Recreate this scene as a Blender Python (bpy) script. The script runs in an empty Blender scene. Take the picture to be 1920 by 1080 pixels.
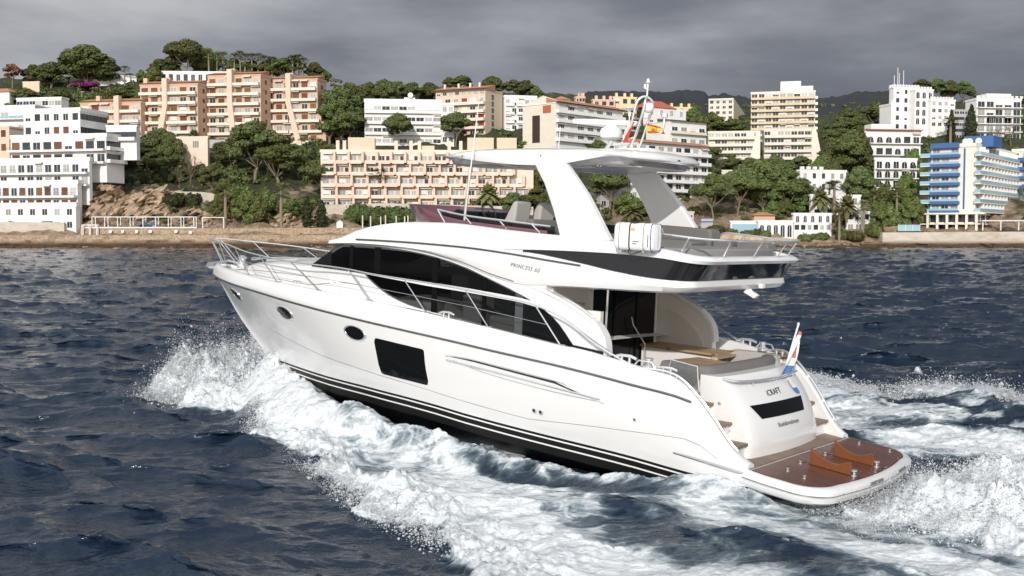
import bpy, math, random
import numpy as np
from mathutils import Matrix, Vector
from mathutils.geometry import tessellate_polygon
rnd = random.Random(7)
SC = bpy.context.scene
COL = SC.collection

# ------------------------------------------------------------------ camera
CAMH, PITCH, FPX = 4.37, math.radians(2.92), 2054.0
cam = bpy.data.cameras.new('camera')
cam_o = bpy.data.objects.new('camera', cam)
COL.objects.link(cam_o)
cam.sensor_width = 36.0
cam.lens = FPX / 1920 * 36.0
cam.clip_start = 0.2
cam.clip_end = 9000
cam_o.location = (0, 0, CAMH)
cam_o.rotation_euler = (math.pi / 2 - PITCH, 0, 0)
SC.camera = cam_o

# ------------------------------------------------------------------ light
SUN_EL, SUN_AZ = math.radians(22), math.radians(12)      # azimuth: behind the camera, to its left
sdir = Vector((-math.sin(SUN_AZ) * math.cos(SUN_EL), -math.cos(SUN_AZ) * math.cos(SUN_EL), math.sin(SUN_EL)))
sun = bpy.data.lights.new('sun', 'SUN')
sun.energy = 3.15
sun.angle = math.radians(0.6)
sun.color = (1.0, 0.955, 0.895)
sun_o = bpy.data.objects.new('sun', sun)
COL.objects.link(sun_o)
sun_o.rotation_euler = sdir.to_track_quat('Z', 'Y').to_euler()

world = bpy.data.worlds.new('World')
SC.world = world
world.use_nodes = True
nt = world.node_tree
nt.nodes.clear()
def N(nt, t, **kw):
    n = nt.nodes.new(t)
    for k, v in kw.items():
        setattr(n, k, v)
    return n
def L(nt, a, b): nt.links.new(a, b)
def ramp(nt, stops, interp='LINEAR'):
    r = N(nt, 'ShaderNodeValToRGB')
    cr = r.color_ramp
    cr.interpolation = interp
    while len(cr.elements) < len(stops): cr.elements.new(0.5)
    for e, (p, c) in zip(cr.elements, stops):
        e.position = p
        e.color = (c, c, c, 1) if isinstance(c, (int, float)) else (*c, 1)
    return r
def math_n(nt, op, a, b=None, c=None, clamp=False):
    n = N(nt, 'ShaderNodeMath', operation=op, use_clamp=clamp)
    for i, x in enumerate((a, b, c)):
        if x is None: continue
        if isinstance(x, (int, float)): n.inputs[i].default_value = x
        else: L(nt, x, n.inputs[i])
    return n.outputs[0]
sky = N(nt, 'ShaderNodeTexSky', sky_type='NISHITA')
sky.sun_disc = False
sky.sun_elevation = SUN_EL
sky.sun_rotation = math.pi + SUN_AZ
sky.altitude = 0
sky.dust_density = 1.0
bg_sky = N(nt, 'ShaderNodeBackground')
bg_sky.inputs['Strength'].default_value = 0.075
L(nt, sky.outputs[0], bg_sky.inputs['Color'])
# storm clouds: a dark stratus deck with lighter breaks, laid over the sky by direction
tc = N(nt, 'ShaderNodeTexCoord')
mp = N(nt, 'ShaderNodeMapping')
mp.inputs['Scale'].default_value = (1.0, 1.0, 3.6)
mp.inputs['Rotation'].default_value = (0.0, 0.10, 0.35)
L(nt, tc.outputs['Generated'], mp.inputs['Vector'])
n1 = N(nt, 'ShaderNodeTexNoise')
n1.inputs['Scale'].default_value = 2.6
n1.inputs['Detail'].default_value = 7
n1.inputs['Roughness'].default_value = 0.46
n1.inputs['Distortion'].default_value = 0.15
L(nt, mp.outputs[0], n1.inputs['Vector'])
n2 = N(nt, 'ShaderNodeTexNoise')
n2.inputs['Scale'].default_value = 9.0
n2.inputs['Detail'].default_value = 6
n2.inputs['Roughness'].default_value = 0.55
L(nt, mp.outputs[0], n2.inputs['Vector'])
mixn = math_n(nt, 'ADD', math_n(nt, 'MULTIPLY', n1.outputs[0], 0.78), math_n(nt, 'MULTIPLY', n2.outputs[0], 0.24))
sep = N(nt, 'ShaderNodeSeparateXYZ')
L(nt, tc.outputs['Generated'], sep.inputs[0])
# the deck is darkest low in front of the camera and lighter to the left
left = math_n(nt, 'MULTIPLY', sep.outputs[0], -0.24)
up = math_n(nt, 'MULTIPLY', sep.outputs[2], 0.06)
val = math_n(nt, 'ADD', math_n(nt, 'ADD', mixn, left), up)
cr = ramp(nt, [(0.32, (0.138, 0.149, 0.182)), (0.45, (0.198, 0.211, 0.246)), (0.56, (0.310, 0.325, 0.362)), (0.70, (0.50, 0.51, 0.535))])
L(nt, val, cr.inputs[0])
bg_cl = N(nt, 'ShaderNodeBackground')
bg_cl.inputs['Strength'].default_value = 1.0
# overhead and behind the camera the cloud is thin and bright
bri = ramp(nt, [(0.30, 1.0), (0.52, 0.0)])
L(nt, math_n(nt, 'MULTIPLY_ADD', sep.outputs[1], 0.5, 0.5), bri.inputs[0])
mxc = N(nt, 'ShaderNodeMixRGB')
L(nt, bri.outputs[0], mxc.inputs[0])
L(nt, cr.outputs[0], mxc.inputs[1])
mxc.inputs[2].default_value = (1.30, 1.33, 1.38, 1)
L(nt, mxc.outputs[0], bg_cl.inputs['Color'])
# cloud cover: full ahead, breaking up behind the camera where the sun comes through
cov = ramp(nt, [(0.10, 0.55), (0.40, 1.0)])
L(nt, math_n(nt, 'MULTIPLY_ADD', sep.outputs[1], 0.5, 0.5), cov.inputs[0])
mx = N(nt, 'ShaderNodeMixShader')
L(nt, cov.outputs[0], mx.inputs[0])
L(nt, bg_sky.outputs[0], mx.inputs[1])
L(nt, bg_cl.outputs[0], mx.inputs[2])
wo = N(nt, 'ShaderNodeOutputWorld')
L(nt, mx.outputs[0], wo.inputs[0])

vs = SC.view_settings
vs.view_transform = 'Standard'
vs.look = 'None'
vs.exposure = 0.0
vs.gamma = 1.0
try: vs.use_curve_mapping = False
except Exception: pass
SC.cycles.max_bounces = 6
SC.cycles.transparent_max_bounces = 12
SC.cycles.caustics_reflective = False
SC.cycles.caustics_refractive = False
SC.cycles.sample_clamp_indirect = 4.0

# ------------------------------------------------------------------ helpers
def at(u, v, Y):
    """A point of the place: on the sight line of photo pixel (u, v), at distance Y from the shot's position."""
    c, s = math.cos(PITCH), math.sin(PITCH)
    a, b = (u - 960) / FPX, (540 - v) / FPX
    dy, dz = c + b * s, -s + b * c
    return Vector((a * Y / dy, Y, CAMH + dz * Y / dy))

def tag(o, label=None, cat=None, group=None, kind=None):
    if label: o['label'] = label
    if cat: o['category'] = cat
    if group: o['group'] = group
    if kind: o['kind'] = kind
    return o

def thing(name, label, cat, loc=(0, 0, 0), rz=0.0, group=None):
    o = bpy.data.objects.new(name, None)
    COL.objects.link(o)
    o.empty_display_size = 0.3
    o.location = loc
    o.rotation_euler = (0, 0, rz)
    return tag(o, label, cat, group)

def dup_tree(root):
    r = root.copy()
    COL.objects.link(r)
    for ch in root.children:
        c = ch.copy()
        COL.objects.link(c)
        c.parent = r
        for g in ch.children:
            d = g.copy()
            COL.objects.link(d)
            d.parent = c
    return r

class MB:
    """collects faces and builds ONE mesh object"""
    def __init__(s): s.v = []; s.f = []; s.m = []
    def add(s, vs, fs, m=0):
        o = len(s.v)
        s.v += [tuple(p) for p in vs]
        for f in fs:
            s.f.append(tuple(i + o for i in f)); s.m.append(m)
        return s
    def box(s, x0, x1, y0, y1, z0, z1, m=0):
        vs = [(x, y, z) for z in (z0, z1) for y in (y0, y1) for x in (x0, x1)]
        return s.add(vs, [(0, 2, 3, 1), (4, 5, 7, 6), (0, 1, 5, 4), (2, 6, 7, 3), (0, 4, 6, 2), (1, 3, 7, 5)], m)
    def grid(s, rows, m=0, mats=None, close=False):
        """rows: list of equal-length point lists; mats: per strip between row k and k+1"""
        n = len(rows[0]); o = len(s.v)
        for r in rows: s.v += [tuple(p) for p in r]
        for k in range(len(rows) - 1):
            for i in range(n - 1 if not close else n):
                j = (i + 1) % n
                s.f.append((o + k * n + i, o + k * n + j, o + (k + 1) * n + j, o + (k + 1) * n + i))
                s.m.append(mats[k] if mats else m)
        return s
    def tube(s, pts, r, n=6, m=0, caps=True, r1=None):
        pts = [Vector(p) for p in pts]
        rows = []
        prev = None
        for i, p in enumerate(pts):
            t = (pts[min(i + 1, len(pts) - 1)] - pts[max(i - 1, 0)]).normalized()
            if prev is None:
                a = Vector((0, 0, 1)) if abs(t.z) < 0.9 else Vector((1, 0, 0))
                u = t.cross(a).normalized()
            else:
                u = (prev - t * prev.dot(t)).normalized()
            prev = u
            w = t.cross(u)
            rr = r if r1 is None else r + (r1 - r) * i / max(1, len(pts) - 1)
            rows.append([p + (u * math.cos(2 * math.pi * k / n) + w * math.sin(2 * math.pi * k / n)) * rr for k in range(n)])
        o = len(s.v)
        s.grid(rows, m, close=True)
        if caps:
            s.f.append(tuple(o + k for k in range(n))[::-1]); s.m.append(m)
            e = o + (len(pts) - 1) * n
            s.f.append(tuple(e + k for k in range(n))); s.m.append(m)
        return s
    def prism(s, poly, fn, d0, d1, m=0, mside=None):
        """poly: 2-D outline; fn(a, b, d) -> point; extruded between d0 and d1"""
        n = len(poly); o = len(s.v)
        for d in (d0, d1): s.v += [tuple(fn(a, b, d)) for a, b in poly]
        tri = tessellate_polygon([[Vector((a, b, 0)) for a, b in poly]])
        for t in tri:
            s.f.append((o + t[0], o + t[1], o + t[2])); s.m.append(m)
            s.f.append((o + n + t[2], o + n + t[1], o + n + t[0])); s.m.append(m)
        for i in range(n):
            j = (i + 1) % n
            s.f.append((o + i, o + j, o + n + j, o + n + i)); s.m.append(m if mside is None else mside)
        return s
    def lathe(s, prof, c, n=16, m=0, axis='z', mats=None):
        rows = []
        for r, h in prof:
            row = []
            for k in range(n):
                a = 2 * math.pi * k / n
                p = (r * math.cos(a), r * math.sin(a), h)
                if axis == 'y': p = (p[0], p[2], p[1])
                if axis == 'x': p = (p[2], p[0], p[1])
                row.append((c[0] + p[0], c[1] + p[1], c[2] + p[2]))
            rows.append(row)
        return s.grid(rows, m, mats, close=True)
    def build(s, name, mats, parent=None, smooth=35, bevel=0, fix=True):
        me = bpy.data.meshes.new(name)
        me.from_pydata(s.v, [], s.f)
        if not isinstance(mats, (list, tuple)): mats = [mats]
        for m in mats: me.materials.append(m)
        if len(mats) > 1: me.polygons.foreach_set('material_index', s.m)
        if fix:
            import bmesh
            bm = bmesh.new(); bm.from_mesh(me)
            bmesh.ops.remove_doubles(bm, verts=bm.verts, dist=1e-5)
            bmesh.ops.recalc_face_normals(bm, faces=bm.faces)
            bm.to_mesh(me); bm.free()
        if smooth:
            me.polygons.foreach_set('use_smooth', [True] * len(me.polygons))
            me.set_sharp_from_angle(angle=math.radians(smooth))
        me.update()
        o = bpy.data.objects.new(name, me)
        COL.objects.link(o)
        if parent is not None: o.parent = parent
        if bevel:
            b = o.modifiers.new('bevel', 'BEVEL')
            b.width = bevel; b.segments = 2; b.limit_method = 'ANGLE'; b.angle_limit = math.radians(40)
        return o

def pchip(xs, ys):
    xs = np.array(xs, float); ys = np.array(ys, float)
    i = np.argsort(xs); xs, ys = xs[i], ys[i]
    h = np.diff(xs); d = np.diff(ys) / h
    m = np.zeros(len(xs)); m[0], m[-1] = d[0], d[-1]
    for k in range(1, len(xs) - 1):
        if d[k - 1] * d[k] > 0:
            w1, w2 = 2 * h[k] + h[k - 1], h[k] + 2 * h[k - 1]
            m[k] = (w1 + w2) / (w1 / d[k - 1] + w2 / d[k])
    def f(x):
        x = min(max(float(x), xs[0]), xs[-1])
        k = min(int(np.searchsorted(xs, x, 'right')) - 1, len(xs) - 2)
        t = (x - xs[k]) / h[k]
        return float((2*t**3 - 3*t*t + 1) * ys[k] + (t**3 - 2*t*t + t) * h[k] * m[k] + (3*t*t - 2*t**3) * ys[k+1] + (t**3 - t*t) * h[k] * m[k+1])
    return f
def lin(a, b, n): return [a + (b - a) * i / (n - 1) for i in range(n)]
def spline(pts, n=6):
    """Catmull-Rom through 3-D points"""
    P = [Vector(p) for p in pts]; out = []
    for i in range(len(P) - 1):
        p0, p1, p2, p3 = P[max(i - 1, 0)], P[i], P[i + 1], P[min(i + 2, len(P) - 1)]
        for k in range(n):
            t = k / n
            out.append(0.5 * ((2 * p1) + (p2 - p0) * t + (2 * p0 - 5 * p1 + 4 * p2 - p3) * t * t + (-p0 + 3 * p1 - 3 * p2 + p3) * t ** 3))
    out.append(P[-1])
    return out

# ------------------------------------------------------------------ materials
def mat(name, col, rough=0.5, metal=0.0, coat=0.0, spec=0.5, noise=None, bump=None, alpha=None, trans=0.0, var=0.0):
    """noise=(scale, amount): real colour variation;  bump=(scale, strength, distance); var: per-object colour variation"""
    m = bpy.data.materials.new(name)
    m.use_nodes = True
    nt = m.node_tree
    b = nt.nodes['Principled BSDF']
    b.inputs['Base Color'].default_value = (*col, 1)
    b.inputs['Roughness'].default_value = rough
    b.inputs['Metallic'].default_value = metal
    b.inputs['Coat Weight'].default_value = coat
    b.inputs['Specular IOR Level'].default_value = spec
    b.inputs['Transmission Weight'].default_value = trans
    if alpha is not None: b.inputs['Alpha'].default_value = alpha
    tc = None
    if noise or var:
        tc = N(nt, 'ShaderNodeTexCoord')
        hv = N(nt, 'ShaderNodeHueSaturation')
        hv.inputs['Color'].default_value = (*col, 1)
        v = None
        if noise:
            nz = N(nt, 'ShaderNodeTexNoise')
            nz.inputs['Scale'].default_value = noise[0]
            nz.inputs['Detail'].default_value = 5
            nz.inputs['Roughness'].default_value = 0.6
            L(nt, tc.outputs['Object'], nz.inputs['Vector'])
            v = math_n(nt, 'MULTIPLY_ADD', nz.outputs[0], 2 * noise[1], 1 - noise[1])
        if var:
            oi = N(nt, 'ShaderNodeObjectInfo')
            r = math_n(nt, 'MULTIPLY_ADD', oi.outputs['Random'], 2 * var, 1 - var)
            v = r if v is None else math_n(nt, 'MULTIPLY', v, r)
            L(nt, math_n(nt, 'MULTIPLY_ADD', oi.outputs['Random'], 0.05 * min(1, var * 3), 0.5 - 0.025 * min(1, var * 3)), hv.inputs['Hue'])
        L(nt, v, hv.inputs['Value'])
        L(nt, hv.outputs[0], b.inputs['Base Color'])
    if bump:
        tc = tc or N(nt, 'ShaderNodeTexCoord')
        nz = N(nt, 'ShaderNodeTexNoise')
        nz.inputs['Scale'].default_value = bump[0]
        nz.inputs['Detail'].default_value = 6
        L(nt, tc.outputs['Object'], nz.inputs['Vector'])
        bp = N(nt, 'ShaderNodeBump')
        bp.inputs['Strength'].default_value = bump[1]
        bp.inputs['Distance'].default_value = bump[2]
        L(nt, nz.outputs[0], bp.inputs['Height'])
        L(nt, bp.outputs[0], b.inputs['Normal'])
    return m
M = {}
# ================================================================== the sea, its wake and spray
rng = np.random.default_rng(11)
def fft_noise(n, beta, seed, lo=0, aniso=None):
    """tileable power-law noise, zero mean, unit deviation"""
    r = np.random.default_rng(seed)
    k = np.fft.fftfreq(n) * n
    kx, ky = np.meshgrid(k, k)
    kk = np.hypot(kx, ky); kk[0, 0] = 1
    a = kk ** (-beta)
    a[kk < lo] = 0
    if aniso: a = a * aniso(kx, ky, kk)
    a[0, 0] = 0
    f = np.fft.ifft2(a * np.exp(2j * np.pi * r.random((n, n)))).real
    return (f / f.std()).astype(np.float32)
def sample(t, size, x, y):
    n = t.shape[0]
    fx, fy = np.mod(x / size, 1) * n, np.mod(y / size, 1) * n
    i, j = np.floor(fx).astype(int) % n, np.floor(fy).astype(int) % n
    a, b = fx - np.floor(fx), fy - np.floor(fy)
    i1, j1 = (i + 1) % n, (j + 1) % n
    return t[j, i] * (1 - a) * (1 - b) + t[j, i1] * a * (1 - b) + t[j1, i] * (1 - a) * b + t[j1, i1] * a * b
def sea_tile(n, size, peak, wind, seed, beta=2.0):
    """wind-sea heights on a square tile: directional spectrum round a peak wavelength"""
    def an(kx, ky, kk):
        K = 2 * np.pi * kk / size; kp = 2 * np.pi / peak
        th = np.arctan2(ky, kx) - wind
        return np.exp(-.62 * (kp / K) ** 2) * (0.12 + np.abs(np.cos(th)) ** 3)
    return fft_noise(n, beta, seed, 0, an)
T1 = sea_tile(512, 73.0, 5.2, math.radians(68), 3, 2.5)
T2 = sea_tile(512, 19.0, 1.6, math.radians(80), 5)
NB = fft_noise(512, 1.75, 21, 3)
NC = fft_noise(512, 1.55, 22, 6)
ND = fft_noise(256, 1.1, 23, 5)
def plane(u, v, z=0.0):
    c, s = math.cos(PITCH), math.sin(PITCH)
    a, b = (u - 960) / FPX, (540 - v) / FPX
    dy, dz = c + b * s, -s + b * c
    t = (z - CAMH) / dz
    return (a * t, dy * t)
def pl(px): return np.array([plane(u, v) for u, v in px])
def dist_line(P, X, Y):
    d = np.full(X.shape, 1e9); arc = np.zeros(X.shape); acc = 0
    for (x0, y0), (x1, y1) in zip(P[:-1], P[1:]):
        dx, dy = x1 - x0, y1 - y0; l2 = dx * dx + dy * dy
        t = np.clip(((X - x0) * dx + (Y - y0) * dy) / l2, 0, 1)
        q = np.hypot(X - x0 - t * dx, Y - y0 - t * dy)
        m = q < d
        d = np.where(m, q, d); arc = np.where(m, acc + t * math.sqrt(l2), arc)
        acc += math.sqrt(l2)
    return d, arc / acc
def inside(P, X, Y):
    r = np.zeros(X.shape, bool); n = len(P)
    for i in range(n):
        x0, y0 = P[i]; x1, y1 = P[(i + 1) % n]
        if y0 == y1: continue
        c = (y0 > Y) != (y1 > Y)
        r ^= c & (X < (x1 - x0) * (Y - y0) / (y1 - y0) + x0)
    return r
def sdist(P, X, Y):
    d, _ = dist_line(np.vstack([P, P[:1]]), X, Y)
    return np.where(inside(P, X, Y), d, -d)
def sm(a, b, x):
    t = np.clip((x - a) / (b - a), 0, 1)
    return t * t * (3 - 2 * t)
YAW_W = math.radians(140.5)
# outlines of the disturbed water, given where they lie on the sea
edgeA = pl([(520, 745), (470, 775), (468, 815), (540, 852), (600, 893), (650, 935), (700, 968), (760, 995), (830, 1035), (900, 1095), (1010, 1230)])
polyA = np.vstack([edgeA, pl([(2300, 1230), (2300, 1010), (1900, 985), (1700, 985), (1560, 950), (1400, 915), (1200, 900), (1000, 860), (850, 810), (740, 765), (650, 730), (600, 705)])])
polyB = pl([(268, 742), (300, 725), (380, 712), (470, 706), (560, 700), (660, 735), (720, 790), (560, 790), (440, 762), (330, 768)])
saddle = pl([(425, 762), (470, 772), (510, 768), (550, 745)])
ridgeB = pl([(350, 734), (440, 724), (560, 708), (600, 715)])
edgeC = pl([(1440, 690), (1500, 706), (1560, 722), (1640, 742), (1730, 738), (1820, 742), (1920, 765), (2150, 830)])
polyC = np.vstack([edgeC, pl([(2300, 960), (1920, 870), (1740, 858), (1570, 835), (1480, 790)])])
polyD = pl([(1560, 975), (1640, 948), (1735, 912), (1830, 905), (1960, 900), (2300, 930), (2300, 1060), (1930, 1040), (1740, 1015)])
darkA = pl([(640, 742), (700, 770), (800, 812), (900, 852), (1000, 884), (1100, 912), (1200, 930), (1330, 955), (1240, 952), (1100, 940), (980, 915), (880, 880), (780, 835), (690, 785)])
darkB = pl([(1400, 922), (1500, 932), (1640, 925), (1720, 890), (1745, 905), (1680, 950), (1600, 985), (1700, 1010), (1930, 1045), (1930, 1065), (1700, 1035), (1560, 990), (1460, 955)])
def boat_xy(x, y): return (6.29 + math.cos(YAW_W) * x - math.sin(YAW_W) * y, 17.61 + math.sin(YAW_W) * x + math.cos(YAW_W) * y)
_hl = [(15.6, .35, .86), (14.8, .75, .90), (13.8, 1.2, .90), (12.8, 1.55, .88), (11.8, 1.85, .82), (10.8, 2.0, .75), (9.4, 2.16, .63), (8, 2.2, .46), (6.5, 2.2, .30), (5, 2.16, .24), (3.8, 2.12, .27), (2.7, 2.06, .31), (1.7, 1.98, .26), (.7, 1.9, .08)]
hullL = np.array([boat_xy(x, y + .06) for x, y, _ in _hl])
_arc = np.concatenate([[0], np.cumsum(np.hypot(*np.diff(hullL, axis=0).T))]); _arc /= _arc[-1]
_hz = [z for _, _, z in _hl]
holes = pl([(1735, 757), (1800, 763), (1860, 775), (1915, 785)])
AX = np.array([-math.cos(YAW_W), -math.sin(YAW_W)])    # astern
def wake(X, Y):
    """foam cover (0..1) and height of the disturbed water"""
    al = X * AX[0] + Y * AX[1]; ac = -X * AX[1] + Y * AX[0]
    nb = sample(NB, 13.0, X, Y); nc = sample(NC, 12.0, X, Y)
    nd = sample(ND, 6.0, X, Y)
    st = sample(NB, 14.0, al * .45, ac * 1.25)
    w = .45 * nb + .18 * nc
    foam = np.zeros(X.shape); h = np.zeros(X.shape)
    d = sdist(polyA, X, Y) + .40 * w
    de, arc = dist_line(edgeA, X, Y)
    ins = sm(-.1, .22, d)
    roll = np.exp(-((de - .55) / .60) ** 2) * ins * (1 - .35 * sm(.6, 1.0, arc))
    band = sm(3.2, .2, de)
    ax_ = ins * np.clip(.69 + .33 * band + .15 * st + .10 * nb, 0, 1.1)
    ax_ *= 1 - .78 * sm(-.15, .25, sdist(darkA, X, Y) + .10 * w)
    foam = np.maximum(foam, ax_)
    bil = 1 - np.abs(nb) * .8
    h += roll * (.12 + .10 * bil + .05 * nc + .028 * nd)
    h += ins * (.018 * nb + .018 * nc) * (.4 + foam)
    foam *= 1 - .35 * sm(-.1, .35, sdist(darkB, X, Y) + .15 * w)
    dh, arch = dist_line(hullL, X, Y)
    hw_ = .22 + .32 * sm(.45, 1, arch) + .55 * sm(.48, .15, arch)
    hl = np.exp(-(np.maximum(0, dh - .08) / hw_) ** 2) * sm(1.0, .93, arch)
    foam = np.maximum(foam, hl * (.70 + .20 * nc + .3 * sm(.35, .1, arch)))
    hz = np.interp(arch, _arc, _hz)
    h = np.maximum(h, hl * hz) + hl * .035 * nc
    d = sdist(polyB, X, Y) + .35 * w
    b = sm(-.1, .35, d)
    foam = np.maximum(foam, b * 1.15)
    h += b * (.34 + .20 * bil + .09 * nc + .05 * nd) * sm(-.1, 1.3, d) * 1.25
    dm, _ = dist_line(ridgeB, X, Y)
    h += np.exp(-(dm / .95) ** 2) * b * (.46 + .07 * nd)
    ds, _ = dist_line(saddle, X, Y)
    q = np.exp(-(ds / .75) ** 2)
    foam = np.maximum(foam, 1.05 * sm(.12, .5, q + .12 * w)); h = np.maximum(h, q * (.42 + .08 * nd + .06 * nc))
    d = sdist(polyC, X, Y) + .45 * w
    de, arc = dist_line(edgeC, X, Y)
    c = sm(-.15, .3, d)
    crest = np.exp(-((de - .45) / .75) ** 2)
    fc = c * np.clip(.64 + .30 * crest + .22 * st + .08 * nb, 0, 1.1)
    dd, _ = dist_line(holes, X, Y)
    fc *= 1 - .8 * sm(.95, .25, dd + .35 * nb)
    foam = np.maximum(foam, fc)
    h += np.exp(-((de - .4) / .9) ** 2) * (.15 + .12 * bil) * (.4 + .8 * sm(.15, .6, arc)) + c * (.022 * nb + .02 * nc)
    d = sdist(polyD, X, Y) + .35 * w
    e = sm(-.1, .5, d)
    foam = np.maximum(foam, e * 1.15)
    h += e * (.30 + .16 * bil + .07 * nc + .035 * nd) * sm(-.1, 1.3, d) * 1.15
    foam = np.maximum(foam, sm(295.5, 299, Y) * sm(306, 303, Y) * np.clip(.62 + .30 * sample(NB, 40.0, X, Y * 3), 0, 1))
    foam = np.clip(foam, 0, 1.15)
    return foam, h
# one sheet from under the camera to beyond the shore, finer where it is near
ys_ = [2.0, 4, 6, 7.5, 8.6, 9.5, 10.3, 11]
while ys_[-1] < 330: ys_.append(ys_[-1] * (1.0042 if ys_[-1] < 60 else 1.0062))
ys_ = np.array(ys_ + [420, 900, 4000])
ss = np.concatenate([[-6, -3, -1.6, -1.0, -.8, -.68], np.linspace(-.58, .58, 860), [.68, .8, 1.0, 1.6, 3, 6]])
S_, Y_ = np.meshgrid(ss, ys_)
X_ = S_ * np.maximum(Y_, 9)
fm_, wh = wake(X_, Y_)
near = np.exp(-((Y_ - 20) / 120) ** 2)
amp1 = .092; amp2 = .027 * sm(240, 60, Y_)
calm = 1 - .45 * np.clip(fm_, 0, 1)
t1_ = sample(T1, 73, X_, Y_)
Z_ = (amp1 * (t1_ * .85 + .75 * np.maximum(t1_ - .7, 0) ** 1.3) + .05 * sample(T1, 131, Y_, X_ + 17)) * calm * sm(700, 300, Y_) + amp2 * sample(T2, 19, X_, Y_) * calm + wh
# choppy crests: shift towards the troughs
e_ = .12
gx = (sample(T1, 73, X_ + e_, Y_) - sample(T1, 73, X_ - e_, Y_)) / (2 * e_)
gy = (sample(T1, 73, X_, Y_ + e_) - sample(T1, 73, X_, Y_ - e_)) / (2 * e_)
ok = (np.abs(S_) < .58) & (Y_ < 300) & (Y_ > 11)
X2, Y2 = X_ + np.where(ok, .11 * gx * calm, 0), Y_ + np.where(ok, .11 * gy * calm, 0)
nr, ncol = X_.shape
me = bpy.data.meshes.new('sea')
me.vertices.add(nr * ncol)
me.vertices.foreach_set('co', np.stack([X2, Y2, Z_], -1).astype(np.float32).ravel())
i0 = (np.arange(nr - 1)[:, None] * ncol + np.arange(ncol - 1)[None]).ravel()
quads = np.stack([i0, i0 + 1, i0 + ncol + 1, i0 + ncol], 1).astype(np.int32)
me.loops.add(quads.size); me.loops.foreach_set('vertex_index', quads.ravel())
me.polygons.add(len(quads)); me.polygons.foreach_set('loop_start', np.arange(0, quads.size, 4, dtype=np.int32))
me.polygons.foreach_set('use_smooth', np.ones(len(quads), bool))
at_ = me.attributes.new('foam', 'FLOAT', 'POINT')
at_.data.foreach_set('value', fm_.astype(np.float32).ravel())
me.update(); me.validate()

wm = bpy.data.materials.new('sea_water'); wm.use_nodes = True
nt = wm.node_tree; b = nt.nodes['Principled BSDF']
tc = N(nt, 'ShaderNodeTexCoord')
at2 = N(nt, 'ShaderNodeAttribute', attribute_name='foam')
mpw = N(nt, 'ShaderNodeMapping'); mpw.inputs['Rotation'].default_value = (0, 0, -math.radians(140.5)); mpw.inputs['Scale'].default_value = (.55, 1.0, 1.0)
L(nt, tc.outputs['Object'], mpw.inputs[0])
fa = N(nt, 'ShaderNodeTexNoise'); fa.inputs['Scale'].default_value = 1.5; fa.inputs['Detail'].default_value = 9; fa.inputs['Roughness'].default_value = .62; fa.inputs['Distortion'].default_value = 1.3
L(nt, mpw.outputs[0], fa.inputs['Vector'])
fb = N(nt, 'ShaderNodeTexVoronoi', feature='DISTANCE_TO_EDGE'); fb.inputs['Scale'].default_value = 2.1
wv = N(nt, 'ShaderNodeVectorMath', operation='ADD')
nzv = N(nt, 'ShaderNodeTexNoise'); nzv.inputs['Scale'].default_value = 1.8; nzv.inputs['Detail'].default_value = 5
L(nt, mpw.outputs[0], nzv.inputs['Vector'])
sc_ = N(nt, 'ShaderNodeVectorMath', operation='SCALE'); sc_.inputs['Scale'].default_value = .9
L(nt, nzv.outputs['Color'], sc_.inputs[0]); L(nt, mpw.outputs[0], wv.inputs[0]); L(nt, sc_.outputs[0], wv.inputs[1])
L(nt, wv.outputs[0], fb.inputs['Vector'])
ridge = math_n(nt, 'SUBTRACT', 1.0, math_n(nt, 'MULTIPLY', math_n(nt, 'ABSOLUTE', math_n(nt, 'SUBTRACT', fa.outputs[0], .5)), 5.5), clamp=True)
lace = math_n(nt, 'SUBTRACT', 1.0, math_n(nt, 'MULTIPLY', fb.outputs[0], 4.2), clamp=True)
fb2 = N(nt, 'ShaderNodeTexVoronoi', feature='DISTANCE_TO_EDGE'); fb2.inputs['Scale'].default_value = 5.5
L(nt, wv.outputs[0], fb2.inputs['Vector'])
lace2 = math_n(nt, 'SUBTRACT', 1.0, math_n(nt, 'MULTIPLY', fb2.outputs[0], 4.5), clamp=True)
pat = math_n(nt, 'ADD', math_n(nt, 'MULTIPLY', fa.outputs[0], .72), math_n(nt, 'ADD', math_n(nt, 'MULTIPLY', ridge, .12), math_n(nt, 'ADD', math_n(nt, 'MULTIPLY', lace, .27), math_n(nt, 'MULTIPLY', lace2, .14))))
cov_ = math_n(nt, 'SUBTRACT', math_n(nt, 'ADD', math_n(nt, 'MULTIPLY', at2.outputs['Fac'], 1.22), pat), 1.17)
white = N(nt, 'ShaderNodeMapRange', interpolation_type='SMOOTHSTEP'); white.inputs[1].default_value = .02; white.inputs[2].default_value = .60
L(nt, cov_, white.inputs[0])
aer = N(nt, 'ShaderNodeMapRange', interpolation_type='SMOOTHSTEP'); aer.inputs[1].default_value = -.35; aer.inputs[2].default_value = .30
L(nt, cov_, aer.inputs[0])
aerm = math_n(nt, 'MULTIPLY', aer.outputs[0], math_n(nt, 'MINIMUM', math_n(nt, 'MULTIPLY', at2.outputs['Fac'], 1.6), 1.0))
whm = math_n(nt, 'MULTIPLY', white.outputs[0], math_n(nt, 'MINIMUM', math_n(nt, 'MULTIPLY', at2.outputs['Fac'], 4.0), 1.0))
c1 = N(nt, 'ShaderNodeMixRGB'); c1.inputs[1].default_value = (.012, .0235, .044, 1); c1.inputs[2].default_value = (.150, .200, .232, 1)
L(nt, aerm, c1.inputs[0])
c2 = N(nt, 'ShaderNodeMixRGB'); c2.inputs[2].default_value = (.74, .77, .79, 1)
fgr = ramp(nt, [(.32, (.42, .47, .51)), (.48, (.66, .70, .725)), (.62, (.84, .855, .865))])
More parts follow.
